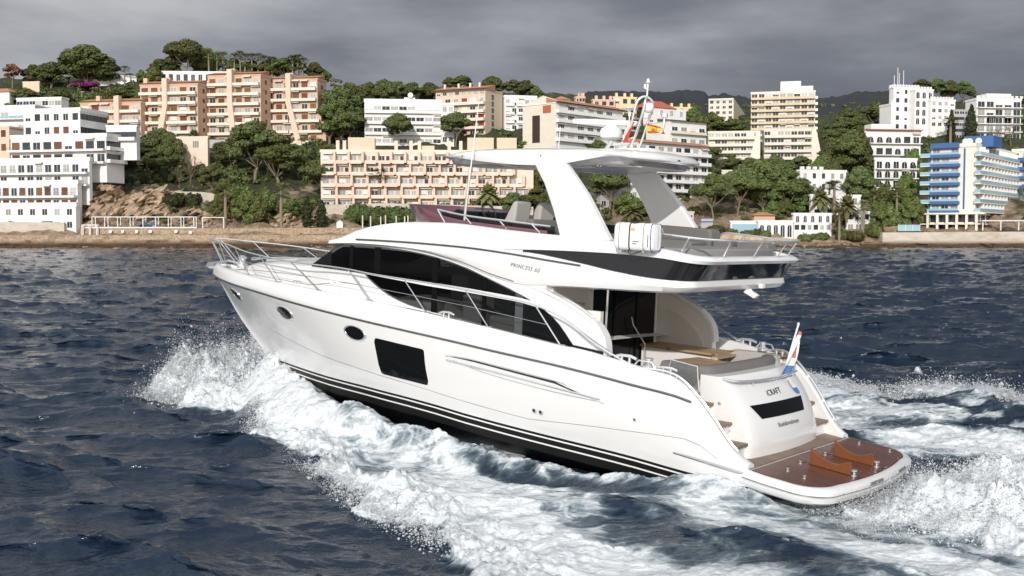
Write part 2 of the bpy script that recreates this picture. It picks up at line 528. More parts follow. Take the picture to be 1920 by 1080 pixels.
fg = N(nt, 'ShaderNodeTexNoise'); fg.inputs['Scale'].default_value = 7.5; fg.inputs['Detail'].default_value = 8; fg.inputs['Roughness'].default_value = .68; fg.inputs['Distortion'].default_value = .8
L(nt, mpw.outputs[0], fg.inputs['Vector']); L(nt, fg.outputs[0], fgr.inputs[0]); L(nt, fgr.outputs[0], c2.inputs[2])
L(nt, whm, c2.inputs[0]); L(nt, c1.outputs[0], c2.inputs[1])
L(nt, c2.outputs[0], b.inputs['Base Color'])
L(nt, math_n(nt, 'ADD', math_n(nt, 'MULTIPLY', whm, .6), .11), b.inputs['Roughness'])
b.inputs['IOR'].default_value = 1.33
# ripples
mr = N(nt, 'ShaderNodeMapping'); mr.inputs['Rotation'].default_value = (0, 0, .25); mr.inputs['Scale'].default_value = (.62, 1.0, 1.0)
L(nt, tc.outputs['Object'], mr.inputs[0])
r1 = N(nt, 'ShaderNodeTexNoise'); r1.inputs['Scale'].default_value = 3.3; r1.inputs['Detail'].default_value = 5; r1.inputs['Roughness'].default_value = .55; r1.inputs['Distortion'].default_value = .15
L(nt, mr.outputs[0], r1.inputs['Vector'])
r2 = N(nt, 'ShaderNodeTexNoise'); r2.inputs['Scale'].default_value = .55; r2.inputs['Detail'].default_value = 5; r2.inputs['Roughness'].default_value = .55
L(nt, mr.outputs[0], r2.inputs['Vector'])
hgt = math_n(nt, 'ADD', math_n(nt, 'MULTIPLY', r1.outputs[0], .145), math_n(nt, 'MULTIPLY', r2.outputs[0], .13))
hgt = math_n(nt, 'ADD', hgt, math_n(nt, 'MULTIPLY', math_n(nt, 'MULTIPLY', fg.outputs[0], aerm), .08))
bp = N(nt, 'ShaderNodeBump'); bp.inputs['Strength'].default_value = .8; bp.inputs['Distance'].default_value = .7
L(nt, hgt, bp.inputs['Height']); L(nt, bp.outputs[0], b.inputs['Normal'])
me.materials.append(wm)
sea = bpy.data.objects.new('sea', me); COL.objects.link(sea)
tag(sea, 'dark blue choppy sea with a white foaming wake round the yacht', 'sea', kind='structure')

# flying spray: thousands of drops, thrown from the bow, the wash and the stern
fmat = bpy.data.materials.new('spray_drops'); fmat.use_nodes = True
nt = fmat.node_tree; nt.nodes.clear()
d1 = N(nt, 'ShaderNodeBsdfDiffuse'); d1.inputs[0].default_value = (.86, .88, .90, 1)
d2 = N(nt, 'ShaderNodeBsdfTranslucent'); d2.inputs[0].default_value = (.86, .88, .90, 1)
ms = N(nt, 'ShaderNodeMixShader'); ms.inputs[0].default_value = .5
L(nt, d1.outputs[0], ms.inputs[1]); L(nt, d2.outputs[0], ms.inputs[2])
mo = N(nt, 'ShaderNodeOutputMaterial'); L(nt, ms.outputs[0], mo.inputs[0])
def drops(name, P, r, label):
    P = np.asarray(P, np.float32); n = len(P)
    tet = np.array([(1, 1, 1), (1, -1, -1), (-1, 1, -1), (-1, -1, 1)], np.float32) / 1.732
    q = rng.normal(size=(n, 3)); 
    a = rng.random(n) * 6.283; ca, sa = np.cos(a), np.sin(a)
    R_ = np.zeros((n, 3, 3), np.float32); R_[:, 0, 0] = ca; R_[:, 0, 1] = -sa; R_[:, 1, 0] = sa; R_[:, 1, 1] = ca; R_[:, 2, 2] = 1
    V = np.einsum('nij,kj->nki', R_, tet) * np.asarray(r, np.float32)[:, None, None] + P[:, None]
    F = (np.arange(n)[:, None, None] * 4 + np.array([(0, 1, 2), (0, 3, 1), (0, 2, 3), (1, 3, 2)])[None]).reshape(-1, 3).astype(np.int32)
    me = bpy.data.meshes.new(name)
    me.vertices.add(n * 4); me.vertices.foreach_set('co', V.astype(np.float32).ravel())
    me.loops.add(F.size); me.loops.foreach_set('vertex_index', F.ravel())
    me.polygons.add(len(F)); me.polygons.foreach_set('loop_start', np.arange(0, F.size, 3, dtype=np.int32))
    me.polygons.foreach_set('use_smooth', np.ones(len(F), bool))
    me.update(); me.materials.append(fmat)
    o = bpy.data.objects.new(name, me); COL.objects.link(o)
    return tag(o, label, 'spray', kind='stuff')
def puffs(name, P, r, label):
    """lumps of churned white water"""
    V0 = np.array([(1, 0, 0), (-1, 0, 0), (0, 1, 0), (0, -1, 0), (0, 0, 1), (0, 0, -1)], np.float32)
    F0 = np.array([(0, 2, 4), (2, 1, 4), (1, 3, 4), (3, 0, 4), (2, 0, 5), (1, 2, 5), (3, 1, 5), (0, 3, 5)])
    n = len(P); P = np.asarray(P, np.float32); r = np.asarray(r, np.float32)
    a = rng.random(n) * 6.283; ca, sa = np.cos(a), np.sin(a)
    V = V0[None] * (1 + .35 * rng.normal(size=(n, 6, 1))) * np.stack([r, r, r * .8], 1)[:, None]
    V = np.stack([V[..., 0] * ca[:, None] - V[..., 1] * sa[:, None], V[..., 0] * sa[:, None] + V[..., 1] * ca[:, None], V[..., 2]], -1) + P[:, None]
    F = (np.arange(n)[:, None, None] * 6 + F0[None]).reshape(-1, 3).astype(np.int32)
    me = bpy.data.meshes.new(name)
    me.vertices.add(n * 6); me.vertices.foreach_set('co', V.astype(np.float32).ravel())
    me.loops.add(F.size); me.loops.foreach_set('vertex_index', F.ravel())
    me.polygons.add(len(F)); me.polygons.foreach_set('loop_start', np.arange(0, F.size, 3, dtype=np.int32))
    me.polygons.foreach_set('use_smooth', np.ones(len(F), bool))
    me.update(); me.materials.append(fmat)
    o = bpy.data.objects.new(name, me); COL.objects.link(o)
    return tag(o, label, 'spray', kind='stuff')
def along(px, n, back, zmax, rr, decay=.45, jit=.25, prof=None):
    """drops rising from a line on the sea: n drops, spread 'back' metres either side, up to zmax high"""
    P = pl(px); seg = np.hypot(*np.diff(P, axis=0).T); cum = np.concatenate([[0], np.cumsum(seg)]) / seg.sum()
    s = rng.random(n)
    x = np.interp(s, cum, P[:, 0]) + rng.normal(size=n) * back * .5; y = np.interp(s, cum, P[:, 1]) + rng.normal(size=n) * back
    hp = np.interp(s, *zip(*prof)) if prof else 1.0
    lump = .55 + .45 * np.clip(sample(NC, 3.0, s * 20, x), -1, 1.2)
    z = np.minimum(rng.exponential(decay, n), 1.15) * zmax * hp * lump
    _, h = wake(x, y)
    return np.stack([x, y, z + h * .9], 1), rr * np.exp(rng.normal(size=n) * .55)
P_, R_ = zip(*[
    along([(285, 750), (330, 738), (400, 728), (480, 718), (560, 708)], 40000, .60, .82, .0075, .34, prof=[(0, .55), (.2, 1.0), (.6, 1.0), (1, .75)]),
    along([(300, 752), (380, 745), (480, 745), (560, 735)], 8000, .6, .60, .009, .5),
    along([(470, 700), (520, 704), (560, 712), (600, 726)], 12000, .25, .45, .008, .35),
])
drops('bow_spray', np.concatenate(P_), np.concatenate(R_), 'white spray thrown sideways from under the yacht\'s bow')
P_, R_ = zip(*[
    along([(300, 748), (340, 742), (400, 732), (480, 724), (560, 714), (610, 730)], 7000, .55, .62, .017, .38, prof=[(0, .30), (.25, .85), (.6, 1.0), (1, .8)]),
    along([(310, 752), (400, 750), (500, 752), (600, 760)], 2500, .60, .36, .018, .5),
])
puffs('bow_foam', np.concatenate(P_), np.concatenate(R_), 'churned white water heaped up beside the yacht\'s bow')
P_, R_ = zip(*[
    along([(470, 775), (468, 815), (540, 852), (600, 893), (650, 935), (700, 968), (760, 995)], 9000, .20, .20, .0045, .4),
    along([(560, 745), (640, 765), (700, 790), (807, 815)], 4000, .3, .16, .008, .4),
])
drops('side_spray', np.concatenate(P_), np.concatenate(R_), 'fine spray along the breaking edge of the port wash')
P_, R_ = zip(*[
    along([(480, 772), (482, 812), (548, 846), (606, 886), (656, 928), (706, 960), (766, 988), (840, 1030)], 9000, .24, .10, .0075, .4),
    along([(1500, 712), (1560, 728), (1640, 748), (1730, 742), (1820, 746), (1920, 768)], 12000, .38, .20, .0105, .4),
])
puffs('crest_foam', np.concatenate(P_), np.concatenate(R_), 'tumbling foam along the breaking crests of the wake')
P_, R_ = zip(*[
    along([(1600, 985), (1680, 955), (1760, 935), (1850, 925), (1960, 930)], 26000, .45, .66, .0046, .40, prof=[(0, .25), (.35, .8), (.7, 1), (1, 1)]),
    along([(1720, 985), (1800, 975), (1900, 970), (2000, 975)], 10000, .50, .40, .0046, .42),
    along([(1500, 955), (1580, 965), (1660, 940), (1720, 905)], 12000, .16, .28, .0050, .5),
    along([(1500, 712), (1560, 728), (1640, 748), (1730, 742), (1820, 746), (1920, 768)], 22000, .32, .34, .0085, .4, prof=[(0, .5), (.5, .8), (.7, 1.2), (1, 1)]),
])
drops('stern_spray', np.concatenate(P_), np.concatenate(R_), 'spray boiling up behind the swim platform')
P_, R_ = zip(*[
    along([(1640, 968), (1700, 955), (1770, 940), (1850, 930), (1980, 935)], 9000, .45, .40, .0085, .42, prof=[(0, .2), (.35, .8), (.7, 1), (1, 1)]),
    along([(1680, 985), (1780, 990), (1900, 995), (2050, 1000)], 6000, .50, .30, .0085, .45),
])
puffs('stern_foam', np.concatenate(P_), np.concatenate(R_), 'heaped white water boiling behind the swim platform')
# ================================================================== the shore and the hills
_fy = pchip([300, 303.5, 305.5, 312, 318, 330, 345, 360, 380, 400, 440, 480, 520, 560, 600, 700, 800], [-4, 1.0, 3.3, 5.2, 6.2, 11.5, 18, 24, 31, 38, 52, 66, 76, 81, 83, 84, 84])
_gx = pchip([0, 300, 600, 800, 1000, 1150, 1300, 1500, 1700, 1920], [.99, 1.02, .92, .90, .90, .86, .76, .74, .82, .84])
NT = fft_noise(256, 1.5, 31, 2)
NT2 = fft_noise(256, 1.1, 33, 4)
def ground_z(x, y, bumps=True):
    u = 960 + FPX * x / max(y, 300)
    z = _fy(y)
    if z > 6: z = 6 + (z - 6) * _gx(u)
    # the rocky headland on the left and the low cove on the right
    if y < 345:
        head = math.exp(-((u - 330) / 150) ** 2)
        z += head * 5.0 * max(0, min(1, (y - 312) / 8)) * max(0, min(1, (345 - y) / 15))
        cove = math.exp(-((u - 1500) / 170) ** 4)
        z -= cove * 2.4 * max(0, min(1, (325 - y) / 12)) * (1 if y > 304 else 0)
    if bumps and y > 304:
        k = 1.0 if y < 350 else .7
        a = float(sample(NT, 60, np.array(x), np.array(y))) * .9 + float(sample(NT2, 17, np.array(x), np.array(y))) * .32
        z += a * k * (.35 if y < 309 else 1)
    return z
def ground_at(u, v, lo=304.5, hi=790.0):
    """where the sight line of photo pixel (u, v) first meets the slope"""
    y = lo; p = None
    while y < hi:
        q = at(u, v, y)
        if q.z <= ground_z(q.x, y, False): return Vector((q.x, y, ground_z(q.x, y, False)))
        y += .5
    q = at(u, v, 560)
    return q
gx_ = np.arange(-330, 331, 2.5); gy_ = np.concatenate([np.arange(300, 350, 1.25), np.arange(350, 560, 2.5), np.arange(560, 801, 10)])
rows = []
tb_ = MB()
pts = [[(float(x), float(y), ground_z(float(x), float(y))) for x in gx_] for y in gy_]
tb_.grid(pts)
tm = bpy.data.materials.new('hillside_ground'); tm.use_nodes = True
nt = tm.node_tree; b = nt.nodes['Principled BSDF']; b.inputs['Roughness'].default_value = .95
tc = N(nt, 'ShaderNodeTexCoord'); ge = N(nt, 'ShaderNodeNewGeometry')
n1 = N(nt, 'ShaderNodeTexNoise'); n1.inputs['Scale'].default_value = .07; n1.inputs['Detail'].default_value = 8; n1.inputs['Roughness'].default_value = .65
n2 = N(nt, 'ShaderNodeTexNoise'); n2.inputs['Scale'].default_value = .55; n2.inputs['Detail'].default_value = 9; n2.inputs['Roughness'].default_value = .7
for n in (n1, n2): L(nt, tc.outputs['Object'], n.inputs['Vector'])
sp = N(nt, 'ShaderNodeSeparateXYZ'); L(nt, tc.outputs['Object'], sp.inputs[0])
rock = ramp(nt, [(.25, (.10, .075, .055)), (.45, (.27, .19, .125)), (.58, (.40, .30, .21)), (.75, (.52, .43, .34))]); L(nt, n2.outputs[0], rock.inputs[0])
grn = ramp(nt, [(.3, (.020, .028, .010)), (.55, (.050, .062, .020)), (.75, (.115, .10, .045))]); L(nt, n2.outputs[0], grn.inputs[0])
low = N(nt, 'ShaderNodeMapRange'); low.inputs[1].default_value = 22; low.inputs[2].default_value = 9; L(nt, sp.outputs[2], low.inputs[0])
f = math_n(nt, 'MULTIPLY_ADD', low.outputs[0], .30, math_n(nt, 'SUBTRACT', n1.outputs[0], .10))
fr = N(nt, 'ShaderNodeMapRange'); fr.inputs[1].default_value = .50; fr.inputs[2].default_value = .60; L(nt, f, fr.inputs[0])
mx = N(nt, 'ShaderNodeMixRGB'); L(nt, fr.outputs[0], mx.inputs[0]); L(nt, grn.outputs[0], mx.inputs[1]); L(nt, rock.outputs[0], mx.inputs[2])
L(nt, mx.outputs[0], b.inputs['Base Color'])
bp = N(nt, 'ShaderNodeBump'); bp.inputs['Strength'].default_value = 1; bp.inputs['Distance'].default_value = 1.6; L(nt, n2.outputs[0], bp.inputs['Height']); L(nt, bp.outputs[0], b.inputs['Normal'])
tag(tb_.build('hillside', tm, smooth=180, fix=False), 'steep rocky hillside rising from the shore', 'hill', kind='structure')

# far wooded hills under the clouds
fh = MB()
sky_ = pchip([-400, 0, 300, 600, 900, 1000, 1080, 1120, 1160, 1200, 1250, 1300, 1340, 1400, 1500, 1560, 1600, 1660, 1750, 1920, 2400], [215, 215, 215, 212, 205, 196, 181, 174, 173, 179, 181, 181, 186, 190, 189, 185, 182, 184, 192, 200, 215])
rows = []
us = lin(-300, 2300, 420)
for k, (Yd, drop) in enumerate(((1700, 1.0), (1900, .62), (2150, .36), (2400, .16), (2650, .04), (2800, 0), (3200, .3))):
    row = []
    for u in us:
        v = sky_(u)
        top = at(u, v, 2800)
        jag = (float(sample(NT2, 900, np.array(u * 1.7), np.array(Yd * 1.0))) * 2.5 + float(sample(NT, 900, np.array(u * .6), np.array(Yd * .7))) * 6) * (1 if drop > .01 else .35)
        x = (u - 960) / FPX * Yd
        row.append((x, Yd, max(-5, top.z * (1 - drop) + jag)))
    rows.append(row)
fh.grid(rows)
hm_ = mat('cloud_shaded_woodland', (.019, .024, .027), .95, noise=(.012, .45))  # cloud shade put into the colour: darker than woodland in sun
tag(fh.build('far_hills', hm_, smooth=180, fix=False), 'dark wooded hills under the storm clouds far behind the town', 'hill', kind='structure')

# ---- sea walls and quay
def stone_mat(name, stops, scale, bumpd=.25, stretch=(1, 1, 1)):
    m = bpy.data.materials.new(name); m.use_nodes = True
    nt = m.node_tree; b = nt.nodes['Principled BSDF']; b.inputs['Roughness'].default_value = .95
    tc = N(nt, 'ShaderNodeTexCoord'); mp = N(nt, 'ShaderNodeMapping'); mp.inputs['Scale'].default_value = stretch
    L(nt, tc.outputs['Object'], mp.inputs[0])
    n = N(nt, 'ShaderNodeTexNoise'); n.inputs['Scale'].default_value = scale; n.inputs['Detail'].default_value = 9; n.inputs['Roughness'].default_value = .72
    L(nt, mp.outputs[0], n.inputs['Vector'])
    r = ramp(nt, stops); L(nt, n.outputs[0], r.inputs[0])
    # wet, weed-grown foot
    sp = N(nt, 'ShaderNodeSeparateXYZ'); L(nt, tc.outputs['Object'], sp.inputs[0])
    mr = N(nt, 'ShaderNodeMapRange'); mr.inputs[1].default_value = 2.1; mr.inputs[2].default_value = 1.0
    L(nt, math_n(nt, 'MULTIPLY_ADD', n.outputs[0], -1.6, math_n(nt, 'ADD', sp.outputs[2], .8)), mr.inputs[0])
    mx = N(nt, 'ShaderNodeMixRGB'); L(nt, mr.outputs[0], mx.inputs[0]); L(nt, r.outputs[0], mx.inputs[1]); mx.inputs[2].default_value = (.075, .045, .022, 1)
    L(nt, mx.outputs[0], b.inputs['Base Color'])
    bp = N(nt, 'ShaderNodeBump'); bp.inputs['Strength'].default_value = 1; bp.inputs['Distance'].default_value = bumpd; L(nt, n.outputs[0], bp.inputs['Height']); L(nt, bp.outputs[0], b.inputs['Normal'])
    return m
M['quay'] = stone_mat('quay_stone', [(.30, (.13, .085, .055)), (.45, (.33, .235, .155)), (.6, (.50, .385, .27)), (.75, (.60, .51, .40))], 2.1, .35)
M['conc'] = stone_mat('old_concrete', [(.3, (.36, .30, .24)), (.5, (.52, .46, .385)), (.7, (.60, .55, .47))], .25, .1, (1, 1, 2.5))
M['rockshore'] = stone_mat('shore_rock', [(.28, (.17, .115, .075)), (.43, (.40, .285, .185)), (.56, (.56, .42, .285)), (.75, (.66, .54, .41))], .5, .8)
def wallband(name, label, pts, thick, m, rough=0.0, seg=1.5, kind='sea wall', z0=-2.0):
    """a wall along (u, v_top, Y) points, its top where the photo has it"""
    mb = MB(); front = []
    for (u0, v0, Y0), (u1, v1, Y1) in zip(pts[:-1], pts[1:]):
        a, c = at(u0, v0, Y0), at(u1, v1, Y1)
        n = max(2, int((c - a).length / seg))
        for i in range(n): front.append(a.lerp(c, i / n))
    front.append(at(*pts[-1]))
    rows = []
    for fz, off in ((0, 0.0), (.18, -.1), (.38, .1), (.6, .05), (.8, 0), (1, 0), (1, thick)):
        row = []
        for i, p in enumerate(front):
            j = rough * (rnd.random() - .5) * (1 if fz < 1 else .35)
            row.append((p.x, p.y + off + j * 1.6 - (1 - fz) * rough * 1.2, z0 + (p.z - z0) * fz + (j * .6 if 0 < fz else 0)))
        rows.append(row)
    rows.append([(p.x, p.y + thick, z0) for p in front])
    mb.grid(rows)
    n = len(front)
    for s in (0, n - 1): mb.f.append(tuple(k * n + s for k in range(8))); mb.m.append(0)
    o = mb.build(name, m, smooth=25, fix=False)
    return tag(o, label, kind)
wallband('quay', 'long low stone quay with a rough weedy foot along the left shore', [(-40, 441, 303), (60, 441, 303), (420, 441, 303.2), (640, 441, 303.5), (830, 443, 304)], 3.0, M['quay'], .9)
wallband('sea_wall', 'brown rubble promenade wall standing behind the left quay', [(150, 429, 307), (390, 428, 307), (640, 427, 307.4), (900, 427, 308), (1060, 428, 308)], 2.0, M['quay'], .35)
wallband('sea_wall', 'low cream stone wall of the white block\'s terrace at the far left', [(-40, 416, 308), (120, 417, 308)], 1.2, M['conc'], .1)
wallband('sea_wall', 'pale concrete sea wall below the blue balconied hotel', [(1655, 436, 303), (1990, 434, 303)], 6.0, M['conc'], .05, 3)
wallband('rock_ledge', 'flat brown rock ledge at the foot of the pale hotel sea wall', [(1615, 455, 302.2), (1760, 457, 301.6), (1990, 456, 301)], 4.0, M['rockshore'], 1.3, kind='rock')
wallband('rocky_bank', 'rough tan rocky bank along the little cove right of the yacht', [(1010, 441, 306), (1240, 440, 306), (1380, 440, 306), (1470, 447, 305), (1560, 452, 304.5), (1662, 455, 304)], 5.0, M['rockshore'], 1.8, 1.2, kind='rock')
wallband('retaining_wall', 'tan retaining wall on the headland below the white block', [(165, 337, 333), (205, 338, 333)], 1.0, M['conc'], .1, kind='wall', z0=8)
wallband('retaining_wall', 'long pale wall below the clipped bushes on the headland', [(275, 357, 326), (380, 360, 326), (420, 366, 326)], .8, M['conc'], .2, kind='wall', z0=6)
wallband('garden_wall', 'low cream garden wall in front of the peach terraces', [(600, 384, 325), (720, 381, 325), (1000, 388, 324)], .8, M['conc'], .1, kind='wall', z0=4)
# foam where the swell breaks on the rocks
# headland crag: a mass of rock faces
def crag(name, label, u0, u1, vt, vb, Yf, depth, seed):
    r = np.random.default_rng(seed); mb = MB()
    n, k = 48, 26
    a = at(u0, vb, Yf); c = at(u1, vb, Yf); top = at((u0 + u1) / 2, vt, Yf + depth).z
    rows = []
    for j in range(k):
        t = j / (k - 1); row = []
        for i in range(n):
            s = i / (n - 1)
            env = math.sin(math.pi * min(1, max(0, s))) ** .5
            x = a.x + (c.x - a.x) * s; y = Yf + depth * t ** 1.2 + (1 - env) * depth * .8
            z = a.z - 1 + (top - a.z) * t * (.35 + .65 * env)
            g = float(sample(NT, 13, np.array(x + seed * 3.1), np.array(z * 1.3 + y * .3))) ; g2 = float(sample(NT, 22, np.array(x + seed), np.array(z * 1.7)))
            g3 = float(sample(NT, 5.0, np.array(x + seed), np.array(z * 1.3 + y * .2)))
            row.append((x + g * .5 + g3 * .10, y + g * 1.2 + g2 * 1.5 + g3 * .30, z + g * .6 + g3 * .1))
        rows.append(row)
    mb.grid(rows)
    return tag(mb.build(name, M['rockshore'], smooth=22, fix=False), label, 'rock')
crag('crag', 'tall brown crag dropping beside the white terraced block', 118, 215, 336, 440, 309, 13, 2)
crag('crag', 'broken tan crag below the bushes in the middle of the headland', 180, 345, 346, 432, 311, 13, 5)
crag('crag', 'orange eroded rock face behind the white pergola', 290, 460, 380, 430, 311.5, 9, 9)
crag('crag', 'small tan rock outcrop between the cypresses and the quay', 440, 600, 398, 432, 310.5, 7, 12)

# loose boulders along the foot of the quay and round the cove
r = np.random.default_rng(51); mb = MB()
for i in range(420):
    if i < 230: u = r.uniform(-20, 660); v0, Yb = 462, 301.5 - abs(r.normal()) * .8
    else: u = r.uniform(1330, 1900); v0, Yb = 460, 302.2 - abs(r.normal()) * 1.0
    p = at(u, v0, Yb); s_ = r.uniform(.25, .9)
    rows = []
    for j in range(5):
        th = math.pi * (j + .05) / 4.1
        rows.append([(p.x + s_ * 1.3 * math.sin(th) * math.cos(a) * r.uniform(.7, 1.1), p.y + s_ * math.sin(th) * math.sin(a) * r.uniform(.7, 1.1), .1 + s_ * .9 * math.cos(th) * r.uniform(.8, 1.1)) for a in lin(0, 2 * math.pi * 6 / 7, 7)])
    mb.grid(rows, close=True)
tag(mb.build('shore_rubble', M['rockshore'], smooth=0, fix=False), 'loose wet boulders along the foot of the quay and the cove', 'rocks', kind='stuff')
# ================================================================== buildings on the hill
def wallmat(name, col, amt=.11, rough=.9): return mat(name, col, rough, noise=(.55, amt))
M['w_white'] = wallmat('white_render', (.78, .77, .75))
M['w_cream'] = wallmat('cream_render', (.70, .635, .53))
M['w_tan'] = wallmat('tan_render', (.66, .53, .40))
M['w_peach'] = wallmat('peach_render', (.71, .53, .42))
M['w_ppeach'] = wallmat('pale_peach_render', (.74, .605, .50))
M['w_terra'] = wallmat('terracotta_render', (.62, .425, .30))
M['w_pale'] = wallmat('pale_balcony_render', (.72, .66, .57))
M['w_sand'] = wallmat('sand_render', (.62, .50, .34))
M['w_plant'] = mat('potted_plants', (.04, .07, .02), .9, noise=(4, .4))
M['w_yellow'] = wallmat('yellow_render', (.72, .585, .36))
M['w_pink'] = wallmat('pink_render', (.70, .46, .38))
M['w_grey'] = wallmat('grey_render', (.42, .41, .40))
M['w_brown'] = wallmat('brown_panel', (.045, .025, .02))
M['w_blue'] = mat('blue_paint', (.045, .125, .31), .5, noise=(.4, .08))
M['w_hotel'] = wallmat('ivory_render', (.78, .73, .63))
M['g_aqua'] = mat('aqua_glass_rail', (.30, .46, .54), .15)
M['tile'] = mat('roof_tiles', (.42, .21, .11), .9, noise=(1.2, .3))
M['tile_red'] = mat('red_roof_tiles', (.42, .115, .065), .9, noise=(1.2, .25))
M['b_glass'] = mat('dark_window_glass', (.028, .034, .042), .12, var=.3)
M['b_curtain'] = mat('curtained_window', (.34, .34, .33), .4, var=.3)
M['b_shut'] = mat('brown_shutter', (.15, .058, .028), .7, var=.3)
M['b_frame'] = mat('white_frame', (.72, .71, .69), .6)
M['b_dframe'] = mat('dark_frame', (.05, .045, .04), .6)
M['b_red'] = mat('red_shutter', (.28, .025, .022), .7)
M['awn'] = mat('pale_awning', (.72, .68, .60), .85, var=.1)
M['railing'] = mat('dark_railing', (.10, .095, .09), .6)
_wc = {}
def wmesh(kind, w, h):
    """window meshes, one per kind and size; x along the wall, y outwards negative"""
    key = (kind, round(w, 1), round(h, 1))
    if key in _wc: return _wc[key]
    w, h = key[1], key[2]; mb = MB(); t = .10
    body = {'glass': 'b_glass', 'curtain': 'b_curtain', 'shut': 'b_shut', 'red': 'b_red', 'darkglass': 'b_glass', 'arch': 'b_glass', 'blind': 'b_glass'}[kind]
    fr = 'b_dframe' if kind in ('darkglass',) else ('b_shut' if kind == 'shut' else 'b_red' if kind == 'red' else 'b_frame')
    if kind == 'arch':
        n = 8
        P = [(-w / 2, 0), (w / 2, 0)] + [(w / 2 * math.cos(a), h - w / 2 + w / 2 * math.sin(a)) for a in lin(0, math.pi, n)]
        mb.prism(P, lambda a, b, d: (a, d, b), -.03, .05, 0)
        mb.box(-.05, .05, -.06, -.03, 0, h - .1, 1)
    else:
        mb.box(-w / 2, w / 2, -.03, .05, 0, h, 0)
        mb.box(-w / 2 - t, -w / 2, -.09, .05, 0, h, 1); mb.box(w / 2, w / 2 + t, -.09, .05, 0, h, 1); mb.box(-w / 2 - t, w / 2 + t, -.09, .05, h, h + t, 1)
        if w > 1.1: mb.box(-.05, .05, -.08, -.03, 0, h, 1)
        if kind == 'blind': mb.box(-w / 2, w / 2, -.07, -.031, h * .45, h, 1)
        if w > 3: mb.box(-w / 4 - .05, -w / 4 + .05, -.08, -.03, 0, h, 1); mb.box(w / 4 - .05, w / 4 + .05, -.08, -.03, 0, h, 1)
    tmp = mb.build('window', [M[body], M[fr]], smooth=0, fix=False)
    me = tmp.data; bpy.data.objects.remove(tmp)
    _wc[key] = me
    return me
class Fac:
    """one face of a building: o = its left foot, xd = along it to the right (plan), all in building coordinates"""
    def __init__(s, b, o, xd, W):
        s.b, s.o, s.xd, s.W = b, o, Vector((xd[0], xd[1], 0)).normalized(), W
        s.rz = math.atan2(s.xd.y, s.xd.x)
    def put(s, me, name, x, z, y=0.0):
        o = bpy.data.objects.new(name, me); COL.objects.link(o); o.parent = s.b
        p = s.o + s.xd * x + Vector((s.xd.y, -s.xd.x, 0)) * (-y)
        o.location = (p.x, p.y, z); o.rotation_euler = (0, 0, s.rz)
        return o
    def mb(s, mb, name, mats, x=0, z=0, y=0):
        o = mb.build(name, mats, smooth=0, fix=False)
        p = s.o + s.xd * x + Vector((s.xd.y, -s.xd.x, 0)) * (-y)
        o.parent = s.b; o.location = (p.x, p.y, z); o.rotation_euler = (0, 0, s.rz)
        return o
    def window(s, kind, x, z, w, h, y=0):
        if kind == 'glass' and h > 1.2 and rnd.random() < .33: kind = 'blind'
        return s.put(wmesh(kind, w, h), 'window', x, z, y)
    def balcony(s, x0, x1, z, d=1.4, ph=.72, wall='w_white', rail=None, slab=.30):
        w = x1 - x0; m = MB()
        m.box(0, w, -d, -.005, -slab, 0, 0)
        if rail is None:
            m.box(0, w, -d, -d + .14, 0, ph, 0); m.box(0, .14, -d + .14, -.005, 0, ph, 0); m.box(w - .14, w, -d + .14, -.005, 0, ph, 0)
        elif rail == 'railing':
            m.box(0, w, -d, -d + .05, ph - .06, ph, 1); m.box(0, w, -d, -d + .05, .10, .15, 1)
            k = max(2, int(w / .8))
            for i in range(k + 1): m.box(i * (w - .05) / k, i * (w - .05) / k + .05, -d, -d + .05, 0, ph, 1)
        else:
            m.box(0, w, -d, -d + .06, .05, ph, 1); m.box(0, .06, -d + .06, -.005, .05, ph, 1); m.box(w - .06, w, -d + .06, -.005, .05, ph, 1)
        return s.mb(m, 'balcony', [M[wall], M[rail] if rail else M[wall]], x0, z)
    def awning(s, x, z, w, d=1.0):
        m = MB(); m.grid([[(-w / 2, -.01, 0), (w / 2, -.01, 0)], [(-w / 2, -d, -.45), (w / 2, -d, -.45)], [(-w / 2, -d, -.62), (w / 2, -d, -.62)]])
        return s.mb(m, 'awning', M['awn'], x, z)
    def floors(s, z0, z1, n, style, bays, wall='w_white', kinds=('glass', 'curtain'), x0=0.0, x1=None, d=1.4, ph=.72, seed=1, slab=.30, rail=None, wf_=.6, hf=.66, awn=0.10, groups=1, gap=.0, skip=()):
        r = random.Random(seed); x1 = s.W if x1 is None else x1
        fh = (z1 - z0) / n; bw = (x1 - x0) / bays
        for f in range(n):
            zf = z0 + f * fh
            if f in skip: continue
            if style == 'bal':
                gw = (x1 - x0) / groups
                for g in range(groups):
                    s.balcony(x0 + g * gw + gap, x0 + (g + 1) * gw - gap, zf, d, ph, wall, rail, slab)
            for i in range(bays):
                k = r.choice(kinds); xc = x0 + (i + .5) * bw
                if style == 'bal': s.window(k, xc, zf + .06, bw * wf_, min(2.2, fh * hf + .25))
                elif style == 'win': s.window(k, xc, zf + fh * .3, min(bw * wf_, 1.6), fh * .48)
                elif style == 'arc': s.window('arch', xc, zf + .25, bw * wf_, fh * .72)
                elif style == 'band': s.window(k, xc, zf + fh * .34, bw * .9, fh * .42)
                if style == 'bal' and awn and r.random() < awn: s.awning(xc, zf + fh * .93, bw * .9)
            if style == 'bal' and r.random() < .09: part_box(s, 'planter', 'w_plant', xc - .5, xc + .5, -d + .16, -d + .6, zf, zf + ph + .35)
